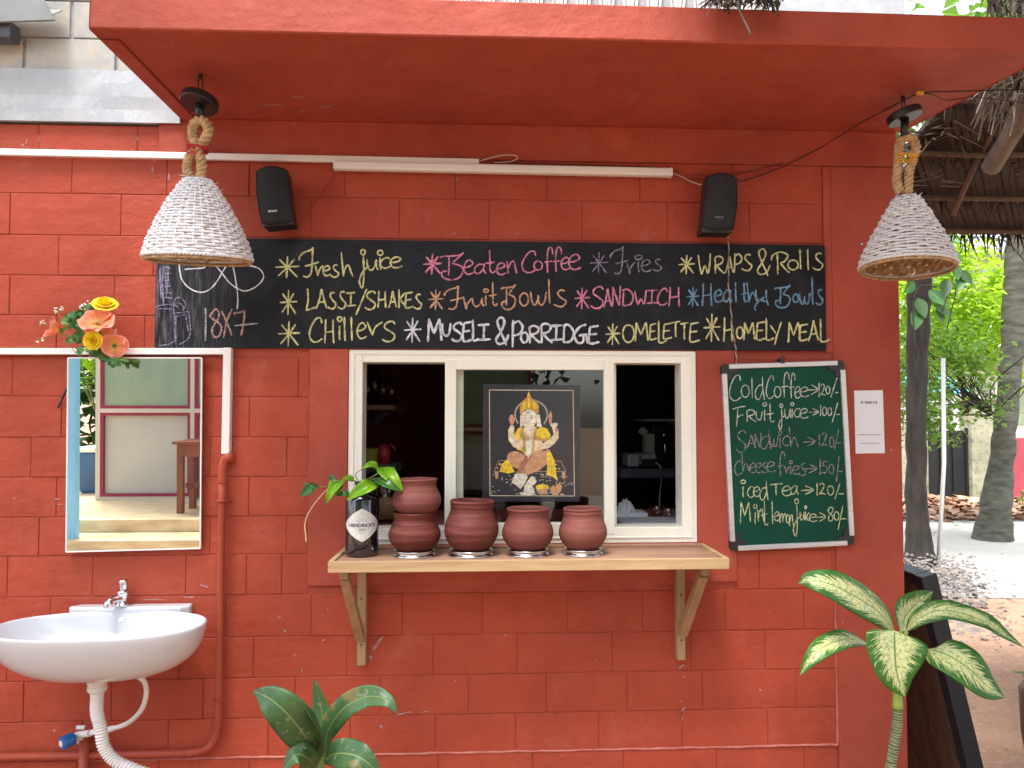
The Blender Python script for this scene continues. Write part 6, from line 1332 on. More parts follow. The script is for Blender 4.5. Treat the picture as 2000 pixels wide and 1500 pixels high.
for cx, cy, r, n in ((470, 400, 60, 9), (520, 370, 40, 5), (200, 610, 45, 6), (190, 900, 40, 5), (110, 960, 30, 3), (900, 370, 60, 10), (960, 290, 60, 8), (1160, 420, 70, 7), (1470, 780, 45, 5), (1080, 1260, 70, 6)):
    for _ in range(n):
        p = F_(cx + ru(-r, r), cy + ru(-r, r), -.075 - ru(0, .01)); mb.lathe(p, [(0, -.002), (.0022, -.001), (.0024, .001), (0, .003)], 6)
obj('berry', mb, M['whitepetal'], bq, smooth=True, kind='stuff')
mb = MB(); mb.bar(W(113, 797, -.012), W(131, 757, -.022), .004, .004); o = obj('wire_stub', mb, M['wireblack'], origin=W(113, 797, -.012)); tag(o, 'short dark stem sticking out behind the left edge of the mirror', 'stem')
# ================================================================== VARIEGATED PLANT, right corner
od = (1500, 1080, 3.572); YD = -.46
dp = thing('variegated_plant', (W(1740, 1500, YD).x - .03, YD, 0), 'dumb cane with cream and green variegated leaves in front of the building corner', 'plant')
def dl(pts, wpx, normal, fold=.18, wave=.05, prof=LEAFP, m='dieff', par=dp, o=od, droop=.1, th=.0012):
    P = PX(pts, o, YD); wd = wpx / o[2] / 1500 * (2.34 + YD); mb = leafmesh(P, wd, normal, fold, 12, prof, wave, droop, len(pts) + pts[0][0]); ob2 = obj('leaf', mb, M[m], par, smooth=True, origin=P[0], solid=th); return ob2
dl([(885, 570, -.46), (800, 440, -.50), (650, 330, -.55), (450, 225, -.58), (300, 190, -.57), (210, 212, -.56)], 235, (.25, -1, .45), .12)
dl([(700, 640, -.47), (560, 600, -.53), (400, 650, -.57), (300, 740, -.58), (218, 860, -.57)], 150, (0, -1, .9), .25)
dl([(925, 545, -.44), (960, 440, -.42), (1040, 350, -.40), (1150, 268, -.38)], 250, (.2, -1, .15), .2)
dl([(960, 545, -.46), (1060, 450, -.48), (1240, 400, -.50), (1500, 470, -.52), (1640, 560, -.53), (1785, 660, -.53)], 150, (-.1, -1, .75), .3)
dl([(1070, 680, -.46), (1200, 690, -.52), (1380, 790, -.56), (1530, 930, -.57), (1650, 1010, -.57)], 290, (.1, -1, .5), .15)
dl([(880, 540, -.548), (884, 690, -.566), (900, 850, -.574), (955, 1008, -.572)], 430, (0, -1, .10), .14, .03, HEARTB, droop=.0)
mb = MB()
for pts, r0, r1 in (([(905, 1080), (900, 900), (885, 570)], .013, .006), ([(905, 1000), (800, 760), (690, 640)], .009, .005), ([(905, 1000), (980, 800), (1075, 685)], .010, .005), ([(910, 900), (930, 700), (965, 545)], .010, .005), ([(905, 900), (920, 700), (925, 545)], .008, .004)):
    P = smoothpath(PX(pts, od, YD), 6); mb.tube(P, [r0 + (r1 - r0) * i / (len(P) - 1) for i in range(len(P))], 10)
obj('leaf_sheath', mb, M['sheath'], dp, smooth=True)
P = smoothpath(PX([(905, 1060), (900, 1200), (878, 1350), (855, 1500), (840, 1640)], od, YD) + [Vector((W(1740, 1500, YD).x - .035, YD, .25))], 8)
mb = MB(); mb.tube(P, .0118, 14); obj('cane', mb, M['cane_stem'], dp, smooth=True)
for i in range(3, len(P) - 1, 1):
    for k in (0,):
        p = P[i].lerp(P[i + 1], k + ru(-.2, .2)); d = (P[i + 1] - P[i]).normalized(); q = (d + Vector((ru(-.15, .15), 0, ru(-.1, .1)))).normalized().to_track_quat('Z', 'Y').to_matrix()
        mb = MB(); mb.lathe(p, [(.0118, -.0009), (.0124, 0), (.0118, .0009)], 14, q); obj('leaf_scar', mb, M['ring_scar'], dp)
def potplant(x, y, r, h, par):
    mb = MB(); mb.lathe((x, y, 0), [(0, .01), (r * .7, 0), (r * .95, h * .9), (r * 1.05, h * .9), (r * 1.05, h), (r * .95, h), (r * .9, h * .85), (0, h * .85)], 36); obj('plant_pot', mb, M['terra'], par, smooth=False)
potplant(dp.location.x, YD, .14, .26, dp)
# ================================================================== BROAD LEAVED PLANT, bottom centre
ol = (460, 1080, 3.572); YL = -.46
bp = thing('broadleaf_plant', (W(620, 1500, YL).x, YL, 0), 'dark green broad leaved plant with torn edges below the left shelf bracket', 'plant')
def bl(pts, wpx, normal, fold=.2, wave=.10, prof=LEAFP):
    P = PX(pts, ol, YL); wd = wpx / ol[2] / 1500 * (2.34 + YL); mb = leafmesh(P, wd, normal, fold, 10, prof, wave, .12, pts[0][1]); return obj('leaf', mb, M['broad'], bp, smooth=True, origin=P[0], solid=.001)
bl([(560, 1400, -.46), (480, 1270, -.53), (360, 1120, -.57), (230, 1010, -.57), (120, 962, -.56)], 250, (.2, -1, .3), .15, .14)
bl([(595, 1430, -.46), (570, 1260, -.50), (490, 1110, -.54), (380, 1040, -.55)], 200, (-.7, -.8, -.1), .35, .05)
bl([(560, 1400, -.45), (510, 1330, -.50), (470, 1340, -.53), (450, 1385, -.53)], 120, (.0, -1, .2), .2, .1)
bl([(605, 1420, -.44), (612, 1250, -.43), (595, 1060, -.42), (545, 873, -.42)], 165, (-.3, -1, .1), .3, .04, LANCE)
bl([(612, 1420, -.46), (650, 1230, -.47), (770, 1070, -.49), (930, 1000, -.50), (1060, 1030, -.52), (1128, 1122, -.53)], 165, (.1, -1, .6), .2, .16)
bl([(610, 1450, -.46), (700, 1400, -.53), (830, 1410, -.56), (930, 1470, -.57), (1020, 1560, -.57)], 190, (0, -1, .6), .15, .12)
bl([(560, 1500, -.46), (500, 1430, -.52), (420, 1410, -.55), (330, 1520, -.56)], 170, (0, -1, .7), .2, .1)
mb = MB()
for pts in ([(600, 1700), (598, 1560), (600, 1430), (606, 1300)], [(595, 1600), (585, 1480), (560, 1400), (520, 1330)], [(600, 1600), (610, 1500), (612, 1420), (640, 1280)], [(595, 1620), (580, 1530), (560, 1500)], [(600, 1560), (590, 1430), (565, 1250), (500, 1120)]):
    mb.tube(smoothpath(PX(pts, ol, YL + .004), 5), .0042, 8)
a = PX([(600, 1690)], ol, YL)[0]; mb.tube([a, Vector((a.x, YL, .2))], .008, 8); obj('stem', mb, M['stem'], bp, smooth=True)
potplant(bp.location.x, YL, .13, .24, bp)
# small shaded plant in a pot at the right edge
xq = W(2048, 1400, .6).x; yq = .6
qp = thing('potted_plant', (xq + .02, yq, 0), 'small shaded spiky plant in a dark pot at the right edge of the yard', 'plant')
zq = W(1990, 1330, yq).z
mb = MB(); mb.lathe((xq + .02, yq, 0), [(0, .0), (.08, 0), (.11, zq * .5), (.115, zq * .9), (.10, zq * .95), (0, zq * .9)], 28); obj('plant_pot', mb, M['brownwood'], qp, smooth=True)
random.seed(31)
for i in range(34):
    a = ru(0, 6.28); e = ru(.1, 1.2); l = ru(.09, .17); d = Vector((math.cos(a) * math.cos(e), math.sin(a) * math.cos(e), math.sin(e))); b_ = Vector((xq + .02 + ru(-.05, .05), yq + ru(-.05, .05), zq * ru(.75, 1.0)))
    obj('leaf', leafmesh([b_, b_ + d * l * .5 + Vector((0, 0, .01)), b_ + d * l + Vector((0, 0, -.03))], ru(.018, .03), (0, -.3, 1), .3, 4, OVAL), M['leafdark'] if i % 3 else M['leafmid'], qp, smooth=True)
# ================================================================== CHALK A-BOARD leaning by the corner
Y0b = .03
tA = W(1814, 1124, Y0b); tB = W(1905, 1500, Y0b); k_ = (tB.z) / (tA.z - tB.z); foot = tB + (tB - tA) * k_
ab = thing('leaning_board', (foot.x, Y0b + .3, 0), 'black framed wooden board leaning on its edge behind the building corner', 'board')
dn = (foot - tA).normalized(); nrm = Vector((dn.z, 0, -dn.x)); nrm = nrm if nrm.x < 0 else -nrm
wdt = .62
for y in (Y0b + .02, Y0b + wdt - .02):
    mb = MB(); mb.bar(Vector((tA.x, y, tA.z)), Vector((foot.x, y, foot.z)), .052, .045, Vector((0, 1, 0))); obj('frame_stile', mb, M['blackpaint'], ab, bevel=.002)
for f in (.02, .97):
    p = tA.lerp(foot, f); mb = MB(); mb.bar(Vector((p.x, Y0b + .044, p.z)), Vector((p.x, Y0b + wdt - .044, p.z)), .045, .04, dn); obj('frame_rail', mb, M['blackpaint'], ab, bevel=.002)
P = [Vector((tA.x, Y0b + .043, tA.z)) + nrm * .006 + dn * .03, Vector((tA.x, Y0b + wdt - .043, tA.z)) + nrm * .006 + dn * .03, Vector((foot.x, Y0b + wdt - .043, foot.z)) + nrm * .006 - dn * .03, Vector((foot.x, Y0b + .043, foot.z)) + nrm * .006 - dn * .03]
mb = MB(); mb.prism(P, nrm * .012); obj('panel', mb, M['brownwood'], ab)
# ================================================================== METAL AWNING at top left
aw = thing('metal_awning', W(0, 40, -.08), 'grey sheet metal awning with dark steel bracket at the top left corner', 'awning')
YA = -.09
mb = MB(); mb.prism([W(-500, 60, YA), W(105, 38, YA), W(86, 0, YA - .0), W(60, -60, YA), W(-500, -60, YA)], (0, .010, 0)); obj('fascia_sheet', mb, M['galv'], aw)
mb = MB(); a = W(100, 34, YA + .012); mb.prism([Vector((-3.4, YA + .012, a.z + .004)), Vector((a.x, YA + .012, a.z + .004)), Vector((a.x, -.02, a.z + .05)), Vector((-3.4, -.02, a.z + .05))], (0, 0, .004)); obj('roof_sheet', mb, M['galv'], aw)
mb = MB(); c0, c1 = W(-60, 74, YA + .03), W(24, 42, YA + .03); mb.box(c0.x, c1.x, YA + .02, YA + .07, c0.z, c1.z); obj('steel_bracket', mb, M['galvd'], aw, bevel=.003)
# ================================================================== ROOM CONTENTS
YI = .75
def W3(px, py, Y): return W(px, py, Y)
ws = thing('wall_shelf', W(712, 795, YI), 'dim wooden wall shelf inside the left window opening', 'shelf')
a, c = W(690, 792, YI), W(775, 786, YI); mb = MB(); mb.box(RX0 + .001, c.x, YI - .1, YI + .22, a.z - .018, a.z); obj('shelf_board', mb, M['plank'], ws)
mb = MB(); mb.bar(W(722, 830, YI), W(775, 792, YI), .02, .025); mb.box(W(716, 800, YI).x, W(724, 800, YI).x, YI, YI + .03, W(720, 830, YI).z, a.z - .019); obj('bracket', mb, M['blackmetal'], ws)
gl = []
for i, (px, h, r) in enumerate(((716, .13, .028), (731, .16, .026), (748, .12, .026), (764, .11, .028))):
    p = W(px, 786, YI); mb = MB(); z0 = a.z + .0005; mb.lathe((p.x, YI, z0), [(0, .002), (r * .8, 0), (r, h), (r * .93, h), (r * .74, .006), (0, .006)], 20)
    o = obj('drinking_glass', mb, M['bulb'], smooth=True, origin=(p.x, YI, z0)); tag(o, ['glass at the left end of the dim wall shelf', 'tall glass second from the left on the dim wall shelf', 'glass third from the left on the dim wall shelf', 'glass at the right end of the dim wall shelf'][i], 'glass', 'glasses on the inner shelf')
zc_ = W(1260, 1026, .16).z
def item(name, px, Y, prof, m, label, cat, n=24):
    p = W(px, 1000, Y); mb = MB(); mb.lathe((p.x, Y, zc_ + .0005), prof, n); o = obj(name, mb, M[m], smooth=True, origin=(p.x, Y, zc_ + .0005)); return tag(o, label, cat)
jr = thing('storage_jar', (W(752, 1000, .30).x, .30, zc_ + .0005), 'tall clear jar behind the bottle and the stacked pots', 'jar')
mb = MB(); mb.lathe(tuple(jr.location), [(0, .002), (.055, 0), (.06, .01), (.06, .15), (.05, .17), (.046, .17), (.054, .15), (.054, .012), (0, .012)], 30); obj('jar_glass', mb, M['bulb'], jr, smooth=True)
mb = MB(); mb.lathe(jr.location + Vector((0, 0, .013)), [(0, 0), (.05, 0), (.052, .02), (.045, .05), (.02, .066), (0, .07)], 24); obj('jar_contents', mb, M['litter2'], jr)
p = W(722, 890, .5); mb = MB(); mb.lathe((p.x, .5, W(722, 905, .5).z), [(0, 0), (.04, 0), (.05, .05), (.052, .055), (0, .056)], 24); o = obj('yellow_tub', mb, M['jarlid'], smooth=False, origin=(p.x, .5, W(722, 905, .5).z)); tag(o, 'dull yellow tub inside the left window opening', 'tub')
zz = W(722, 905, .5).z
mb = MB(); mb.box(RX0 + .002, W(778, 900, .5).x, .42, .62, zz - .03, zz - .0005); o = obj('inner_ledge', mb, M['roomdark'], origin=(p.x, .5, zz - .03)); tag(o, 'dark ledge under the yellow tub inside the window', 'ledge')
p = W(749, 890, .48); mb = MB(); mb.lathe((p.x, .48, zz), [(0, 0), (.022, 0), (.026, .04), (.018, .06), (.008, .07), (0, .07)], 16); mb.tube([(p.x + .01, .47, zz + .05), (p.x + .03, .46, zz + .07), (p.x + .045, .46, zz + .05)], .004, 6); o = obj('red_topped_packet', mb, M['redlid'], smooth=True, origin=(p.x, .48, zz)); tag(o, 'small red packet beside the yellow tub inside the window', 'packet')
# coffee machine, card printer, towel box, cups on the right
mx0, mx1 = W(1260, 850, 1.0).x, W(1345, 850, 1.0).x; mz0 = W(1300, 915, 1.0).z
cm = thing('coffee_machine', ((mx0 + mx1) / 2, 1.0, mz0), 'dark coffee machine with steel front in the dim room, right window', 'coffee machine')
mb = MB(); mb.box(mx0 + .02, mx1 + .05, .95, 1.25, mz0, W(1300, 830, 1.0).z); obj('machine_body', mb, M['blackplastic'], cm, bevel=.006)
mb = MB(); mb.box(W(1262, 820, .92).x, W(1326, 820, .92).x, .92, 1.2, W(1300, 823, .92).z, W(1300, 818, .92).z); obj('top_tray', mb, M['greymach'], cm)
mb = MB(); mb.box(W(1303, 870, .94).x, W(1330, 870, .94).x, .94, .949, W(1300, 912, .94).z, W(1300, 852, .94).z); obj('side_plate', mb, M['darkgate'], cm)
mb = MB(); mb.tube([W(1297, 853, .93), W(1299, 870, .92), W(1299, 912, .92)], .005, 8); mb.lathe(W(1297, 850, .93), [(0, -.01), (.01, 0), (0, .01)], 10); obj('steam_wand', mb, M['chrome'], cm, smooth=True)
mb = MB(); mb.box(W(1261, 870, .93).x, W(1279, 870, .93).x, .93, 1.0, W(1270, 888, .93).z, W(1270, 848, .93).z); mb.bar(W(1250, 838, .93), W(1262, 848, .93), .02, .03); obj('group_handle', mb, M['greymach'], cm, bevel=.003)
mb = MB(); mb.box(W(1309, 828, .94).x, W(1320, 828, .94).x, .94, .949, W(1300, 830, .94).z, W(1300, 826, .94).z); obj('red_badge', mb, M['redlid'], cm)
pr_ = thing('bill_printer', (W(1250, 912, .85).x, .85, W(1250, 914, .85).z), 'pale grey bill printer with a trailing cable in the dim room', 'printer')
mb = MB(); mb.box(W(1226, 900, .85).x, W(1250, 900, .85).x, .85, 1.0, W(1250, 912, .85).z, W(1250, 886, .85).z); mb.box(W(1250, 900, .85).x + .001, W(1285, 900, .85).x, .87, 1.0, W(1250, 908, .85).z, W(1250, 885, .85).z); obj('printer_body', mb, M['greymach'], pr_, bevel=.01)
mb = MB(); mb.box(W(1254, 900, .86).x, W(1282, 900, .86).x, .86, .869, W(1250, 912, .86).z, W(1250, 897, .86).z); obj('paper_slot', mb, M['blackplastic'], pr_)
mb = MB(); mb.tube(smoothpath([W(1280, 903, .84), W(1290, 912, .82), W(1292, 935, .8), W(1289, 960, .7), W(1288, 990, .5)], 6), .003, 6); obj('cable', mb, M['wirewhite'], pr_, smooth=True)
mb = MB(); mb.box(W(1205, 915, .9).x, W(1345, 915, .9).x, .80, 1.3, W(1250, 917, .85).z - .03, W(1250, 914.5, .85).z); o = obj('back_counter', mb, M['roomdark'], origin=(W(1290, 915, .9).x, 1.0, W(1250, 917, .85).z - .03)); tag(o, 'dark shelf board carrying the machine and the printer', 'shelf')
tx = thing('tissue_box', (W(1235, 1020, .32).x, .32, zc_ + .0005), 'pale box heaped with crumpled white tissue on the inner counter', 'tissue box')
mb = MB(); mb.box(W(1203, 1020, .30).x, W(1266, 1020, .30).x, .30, .40, zc_ + .0005, W(1235, 1002, .30).z); obj('box', mb, M['cloth'], tx, bevel=.004)
random.seed(5); mb = MB()
cz = W(1230, 1001, .33)
mb.grid(lambda u, v: Vector((W(1204, 1000, .33).x + u * (W(1250, 1000, .33).x - W(1204, 1000, .33).x), .31 + v * .08, cz.z + (.040 * math.sin(math.pi * min(1, u * 1.15)) * math.sin(math.pi * v) + .014 * noise.noise(Vector((u * 9, v * 9, 1))) + .008 * noise.noise(Vector((u * 25, v * 25, 4)))))), 26, 14); obj('tissue', mb, M['cloth'], tx, smooth=True)
item('glass_cup', 1283, .34, [(0, .002), (.020, 0), (.026, .05), (.024, .05), (.018, .006), (0, .006)], 'bulb', 'glass cup beside the tissue box on the inner counter', 'cup')
item('glass_cup', 1306, .30, [(0, .002), (.022, 0), (.028, .045), (.026, .045), (.020, .006), (0, .006)], 'bulb', 'glass cup near the right end of the inner counter', 'cup')
p = W(1328, 1010, .33); mb = MB(); mb.lathe((p.x, .33, zc_ + .0005), [(0, 0), (.014, 0), (.015, .07), (.008, .085), (.008, .095), (0, .096)], 18); o = obj('white_bottle', mb, M['whiteplastic'], smooth=True, origin=(p.x, .33, zc_ + .0005)); tag(o, 'small white bottle at the right edge of the window opening', 'bottle')
# ================================================================== YARD BACKGROUND
def leaves(mb, c, rad, n, size, seed, clumps=14, flat=1.0):
    random.seed(seed); c = Vector(c); cl = []
    for _ in range(clumps):
        d = Vector((random.gauss(0, 1), random.gauss(0, 1), random.gauss(0, 1))).normalized() * ru(.3, 1) ** .6
        cl.append((Vector((d.x * rad[0], d.y * rad[1], d.z * rad[2])), ru(.22, .42)))
    for i in range(n):
        o, k = cl[i % clumps]
        p = c + o + Vector((random.gauss(0, 1) * rad[0], random.gauss(0, 1) * rad[1], random.gauss(0, 1) * rad[2])) * k * .55
        a = ru(0, 6.28); e = ru(-.9, .5); d = Vector((math.cos(a) * math.cos(e), math.sin(a) * math.cos(e), math.sin(e)))
        s = d.cross(Vector((ru(-.5, .5), ru(-.5, .5), 1))).normalized(); l = size * ru(.6, 1.35); w_ = l * ru(.28, .42); nn = s.cross(d)
        b = len(mb.v); mid = p + d * l * .45
        for q in (p, mid + s * w_ + nn * w_ * .3, p + d * l - nn * l * .12, mid - s * w_ + nn * w_ * .3): mb.v.append(tuple(q))
        mb.f += [(b, b + 1, b + 2), (b, b + 2, b + 3)]
    return mb
def branches(mb, base, c, rad, n, r0, seed):
    random.seed(seed); base = Vector(base); c = Vector(c)
    for _ in range(n):
        e = c + Vector((ru(-1, 1) * rad[0], ru(-1, 1) * rad[1], ru(-1, 1) * rad[2])); m1 = base.lerp(e, .4) + Vector((ru(-.2, .2), ru(-.2, .2), ru(-.1, .3)))
        P = smoothpath([base, m1, base.lerp(e, .75) + Vector((ru(-.2, .2), ru(-.2, .2), ru(-.1, .2))), e], 4); mb.tube(P, [r0 * (1 - .85 * i / (len(P) - 1)) for i in range(len(P))], 5)
def tree(name, label, cat, trunk_pts, radii, bark, crown, lmat, size, seed, limbs=8, group=None):
    b = trunk_pts[0]; t = thing(name, (b[0], b[1], 0), label, cat, group)
    mb = MB(); P = smoothpath(trunk_pts, 8); n = len(P) - 1
    rr = []
    for i in range(n + 1):
        f = i / n * (len(radii) - 1); k = min(int(f), len(radii) - 2); rr.append((radii[k] + (radii[k + 1] - radii[k]) * (f - k)) * (1 + .08 * noise.noise(Vector((i * .7, seed, 0)))))
    mb.tube(P, rr, 14)
    mb.v = [(v[0] + .03 * radii[0] * 4 * noise.noise(Vector(v) * 5), v[1] + .03 * radii[0] * 4 * noise.noise(Vector(v) * 5 + Vector((7, 0, 0))), v[2]) for v in mb.v]
    obj('trunk', mb, M[bark], t, smooth=True)
    for i, (c, rad, cnt) in enumerate(crown):
        bb_ = MB(); branches(bb_, trunk_pts[-1], c, rad, limbs, radii[-1] * .5, seed + i); obj('limb', bb_, M[bark], t, smooth=True, kind='stuff')
        obj('crown', leaves(MB(), c, rad, cnt, size, seed + i), M[lmat], t, kind='stuff')
    return t
tree('yard_tree', 'dark trunked tree close behind the building corner, with green crown', 'tree', [W(1800, 1118, 5.1), W(1793, 1040, 5.1), W(1789, 880, 5.1), W(1792, 700, 5.1), W(1796, 560, 5.1), W(1802, 350, 5.1)], [.16, .11, .09, .10, .11, .09], 'bark', [((4.3, 4.6, 4.5), (1.5, 1.6, 1.0), 3600)], 'leafmid', .13, 41)
tree('palm_tree', 'mottled grey palm trunk flaring at its foot on the pale sand', 'tree', [W(1938, 1062, 6.68), W(1944, 1000, 6.68), W(1956, 900, 6.68), W(1968, 780, 6.68), W(1980, 620, 6.68), W(1990, 400, 6.68), W(2000, 150, 6.68)], [.24, .17, .135, .125, .13, .125, .12], 'palmbark', [], 'leafdark', .1, 43)
# climbing vine leaves on the near trunk
vn = thing('climbing_vine', (4.25, 4.98, 0.02), 'dark heart leaved vine climbing the near dark trunk beside the right lamp', 'vine')
random.seed(9)
for i, (px, py, l) in enumerate(((1800, 590, 46), (1795, 560, 40), (1822, 575, 48), (1832, 600, 40), (1800, 610, 50), (1840, 470, 44), (1868, 505, 46), (1872, 520, 40), (1850, 540, 42), (1880, 535, 40), (1862, 480, 36), (1846, 455, 40), (1858, 552, 44), (1890, 548, 36), (1872, 495, 30), (1836, 612, 36))):
    Y = 2.6 if px > 1838 else 4.4; p = W(px - 8, py - 8, Y); sc2 = (2.34 + Y) / 1500; d = Vector((ru(-.6, .9), -.2, ru(-1.0, .1))).normalized()
    obj('leaf', leafmesh([p, p + d * l * .5 * sc2, p + d * l * sc2], l * .55 * sc2, (ru(-.4, .4), -1, ru(0, .6)), .25, 4, LEAFP), M['pothosd'] if i % 3 else M['leafdark'], vn, smooth=True)
for P_, r_ in (([W(1790, 700, 4.3), W(1783, 600, 4.3), W(1796, 560, 4.3), W(1830, 560, 4.2)], .008), ([W(1836, 440, 2.6), W(1860, 500, 2.6), W(1868, 560, 2.6), W(1850, 640, 2.6)], .004), ([W(1840, 610, 3.0), W(1862, 540, 3.0), W(1890, 470, 3.0), W(1960, 470, 3.0), W(2010, 520, 3.0)], .004)):
    mb = MB(); mb.tube(smoothpath(P_, 5), r_, 5); obj('stem', mb, M['bark'], vn, smooth=True)
def bush(name, label, c, rad, n, size, m, seed, nb=16, base=None, clumps=18):
    t = thing(name, (c[0], c[1], 0), label, 'bush')
    mb = MB(); branches(mb, base or (c[0], c[1], .0), c, rad, nb, .011, seed); obj('branch', mb, M['bark'], t, smooth=True, kind='stuff')
    obj('foliage', leaves(MB(), c, rad, n, size, seed, clumps), M[m], t, kind='stuff'); return t
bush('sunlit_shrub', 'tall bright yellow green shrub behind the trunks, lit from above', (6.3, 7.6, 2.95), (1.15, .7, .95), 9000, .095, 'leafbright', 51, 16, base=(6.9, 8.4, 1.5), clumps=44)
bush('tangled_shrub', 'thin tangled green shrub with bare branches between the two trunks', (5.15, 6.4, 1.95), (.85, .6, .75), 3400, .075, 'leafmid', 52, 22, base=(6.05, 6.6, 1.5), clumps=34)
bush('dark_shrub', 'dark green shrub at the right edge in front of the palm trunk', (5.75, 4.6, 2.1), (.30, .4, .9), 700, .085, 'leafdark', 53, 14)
bush('low_shrub', 'low green shrub at the foot of the red wall', (9.1, 9.6, .28), (.7, .3, .25), 500, .09, 'leafmid', 54, 10)
random.seed(77)
# white pole
a = W(1842, 700, 5.2); c = W(1838, 1113, 5.05); mb = MB(); mb.tube([Vector((c.x, 5.1, -.02)), (c + a) / 2 + Vector((.02, 0, 0)), a], .020, 8); o = obj('white_pole', mb, M['housewhite'], smooth=True, origin=(c.x, 5.1, -.02)); tag(o, 'thin white pole standing in the sand beside the dark trunk', 'pole')
# compound wall, gate, pillar
YW = 11.0; X_ = lambda px, Y=YW: W(px, 800, Y).x
mb = MB(); mb.box(1.4, X_(1812), YW, YW + .2, 0, 1.35); o = obj('compound_wall', mb, M['compound'], bevel=.02, origin=(5, YW, 0)); tag(o, 'stained cream compound wall left of the dark gate', 'wall')
gt_ = thing('yard_gate', ((X_(1812) + X_(1893)) / 2, YW + .1, 0), 'dark sheet gate between the compound wall and the cream pillar', 'gate')
mb = MB(); mb.box(X_(1812) + .005, X_(1893) - .005, YW + .08, YW + .11, .04, 1.25); obj('gate_sheet', mb, M['darkgate'], gt_)
for f in (0, .33, .66, 1):
    x = X_(1812) + .03 + f * (X_(1893) - X_(1812) - .06); mb = MB(); mb.box(x - .02, x + .02, YW + .04, YW + .079, .02, 1.3); obj('gate_bar', mb, M['darkgate'], gt_)
mb = MB(); mb.box(X_(1893), X_(1945), YW - .06, YW + .3, 0, 1.78); mb.box(X_(1893) - .04, X_(1945) + .04, YW - .10, YW + .34, 1.781, 1.86); o = obj('gate_pillar', mb, M['compound'], bevel=.015, origin=(X_(1919), YW, 0)); tag(o, 'stained cream gate pillar left of the palm trunk', 'pillar')
mb = MB(); mb.box(X_(1945) + .005, 24, YW + .05, YW + .25, 0, 1.12); o = obj('pink_wall', mb, M['housepink'], bevel=.02, origin=(X_(1990), YW, 0)); tag(o, 'pinkish red wall right of the palm trunk', 'wall')
# house beyond
YH = 19.0
hs_ = thing('far_house', (X_(1930, YH), YH, 0), 'pale house with horizontal eave bands beyond the bright shrub', 'house')
h0, h1 = X_(1790, YH), X_(2600, YH)
mb = MB(); mb.box(h0, h1, YH, YH + 6, 0, 6.6); obj('wall', mb, M['housewhite'], hs_)
for z0, z1, d in ((6.05, 6.25, .8), (5.2, 5.3, .5), (3.1, 3.28, .7)):
    mb = MB(); mb.box(h0 - .2, h1, YH - d, YH - .003, z0, z1); obj('eave_band', mb, M['cement'], hs_, bevel=.02)
for px in (1830, 1905, 1975, 2060):
    for z0, z1 in ((3.8, 4.8), (1.3, 2.5)):
        x = X_(px, YH); mb = MB(); mb.box(x - .45, x + .45, YH - .04, YH - .003, z0, z1); wnd = obj('window', mb, M['greenglass'], hs_)
        for q in (-.48, 0, .48):
            mb = MB(); mb.box(x + q - .03, x + q + .03, YH - .07, YH - .041, z0, z1); obj('frame', mb, M['housewhite'], wnd)
mb = MB(); mb.prism([Vector((X_(1780, 14), 14, 2.02)), Vector((X_(1900, 14), 14, 2.0)), Vector((X_(1900, 14), 14.9, 2.45)), Vector((X_(1780, 14), 14.9, 2.5))], (0, 0, .03)); o = obj('blue_awning', mb, M['roofblue'], origin=(X_(1840, 14), 14, 2.0)); tag(o, 'blue sheet roof glimpsed through the tangled branches', 'roof')
for i, (z, y) in enumerate(((1.62, 13.6), (1.78, 13.6))):
    mb = MB(); mb.box(X_(1780, 13.6), X_(1950, 13.6), y, y + .04, z, z + .06); o = obj('white_rail', mb, M['housewhite'], origin=(X_(1860, 13.6), y, z)); tag(o, ['lower white rail glimpsed above the dark gate', 'upper white rail glimpsed above the dark gate'][i], 'rail')
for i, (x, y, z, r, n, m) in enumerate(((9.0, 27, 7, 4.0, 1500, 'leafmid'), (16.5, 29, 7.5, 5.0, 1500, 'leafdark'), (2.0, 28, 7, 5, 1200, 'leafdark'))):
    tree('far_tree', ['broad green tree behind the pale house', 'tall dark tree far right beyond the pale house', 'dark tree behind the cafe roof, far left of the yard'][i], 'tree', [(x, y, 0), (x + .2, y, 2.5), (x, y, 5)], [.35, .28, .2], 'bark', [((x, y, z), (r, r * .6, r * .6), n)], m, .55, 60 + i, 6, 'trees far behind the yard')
# leaf litter, gravel
random.seed(15)
def litter(name, m, n, xr, yr, size, z=.012):
    mb = MB()
    for _ in range(n):
        p = Vector((ru(*xr), ru(*yr), z + ru(0, .05))); a = ru(0, 6.28); l = size * ru(.5, 1.4); d = Vector((math.cos(a), math.sin(a), ru(-.3, .5))) * l; s = Vector((-math.sin(a), math.cos(a), ru(-.5, .5))) * l * .35; b = len(mb.v)
        for q in (p, p + d * .5 + s, p + d, p + d * .5 - s): mb.v.append((q.x, q.y, max(.008, q.z)))
        mb.f += [(b, b + 1, b + 2), (b, b + 2, b + 3)]
    return obj(name, mb, m, kind='stuff')
litter('leaf_litter', M['litter'], 2600, (3.5, 12), (8.3, 10.9), .17); litter('leaf_litter', M['litter2'], 1600, (3.5, 12), (8.2, 10.9), .16, .03); litter('leaf_litter', M['litter2'], 60, (2, 9), (1.5, 8), .07)
mb = MB()
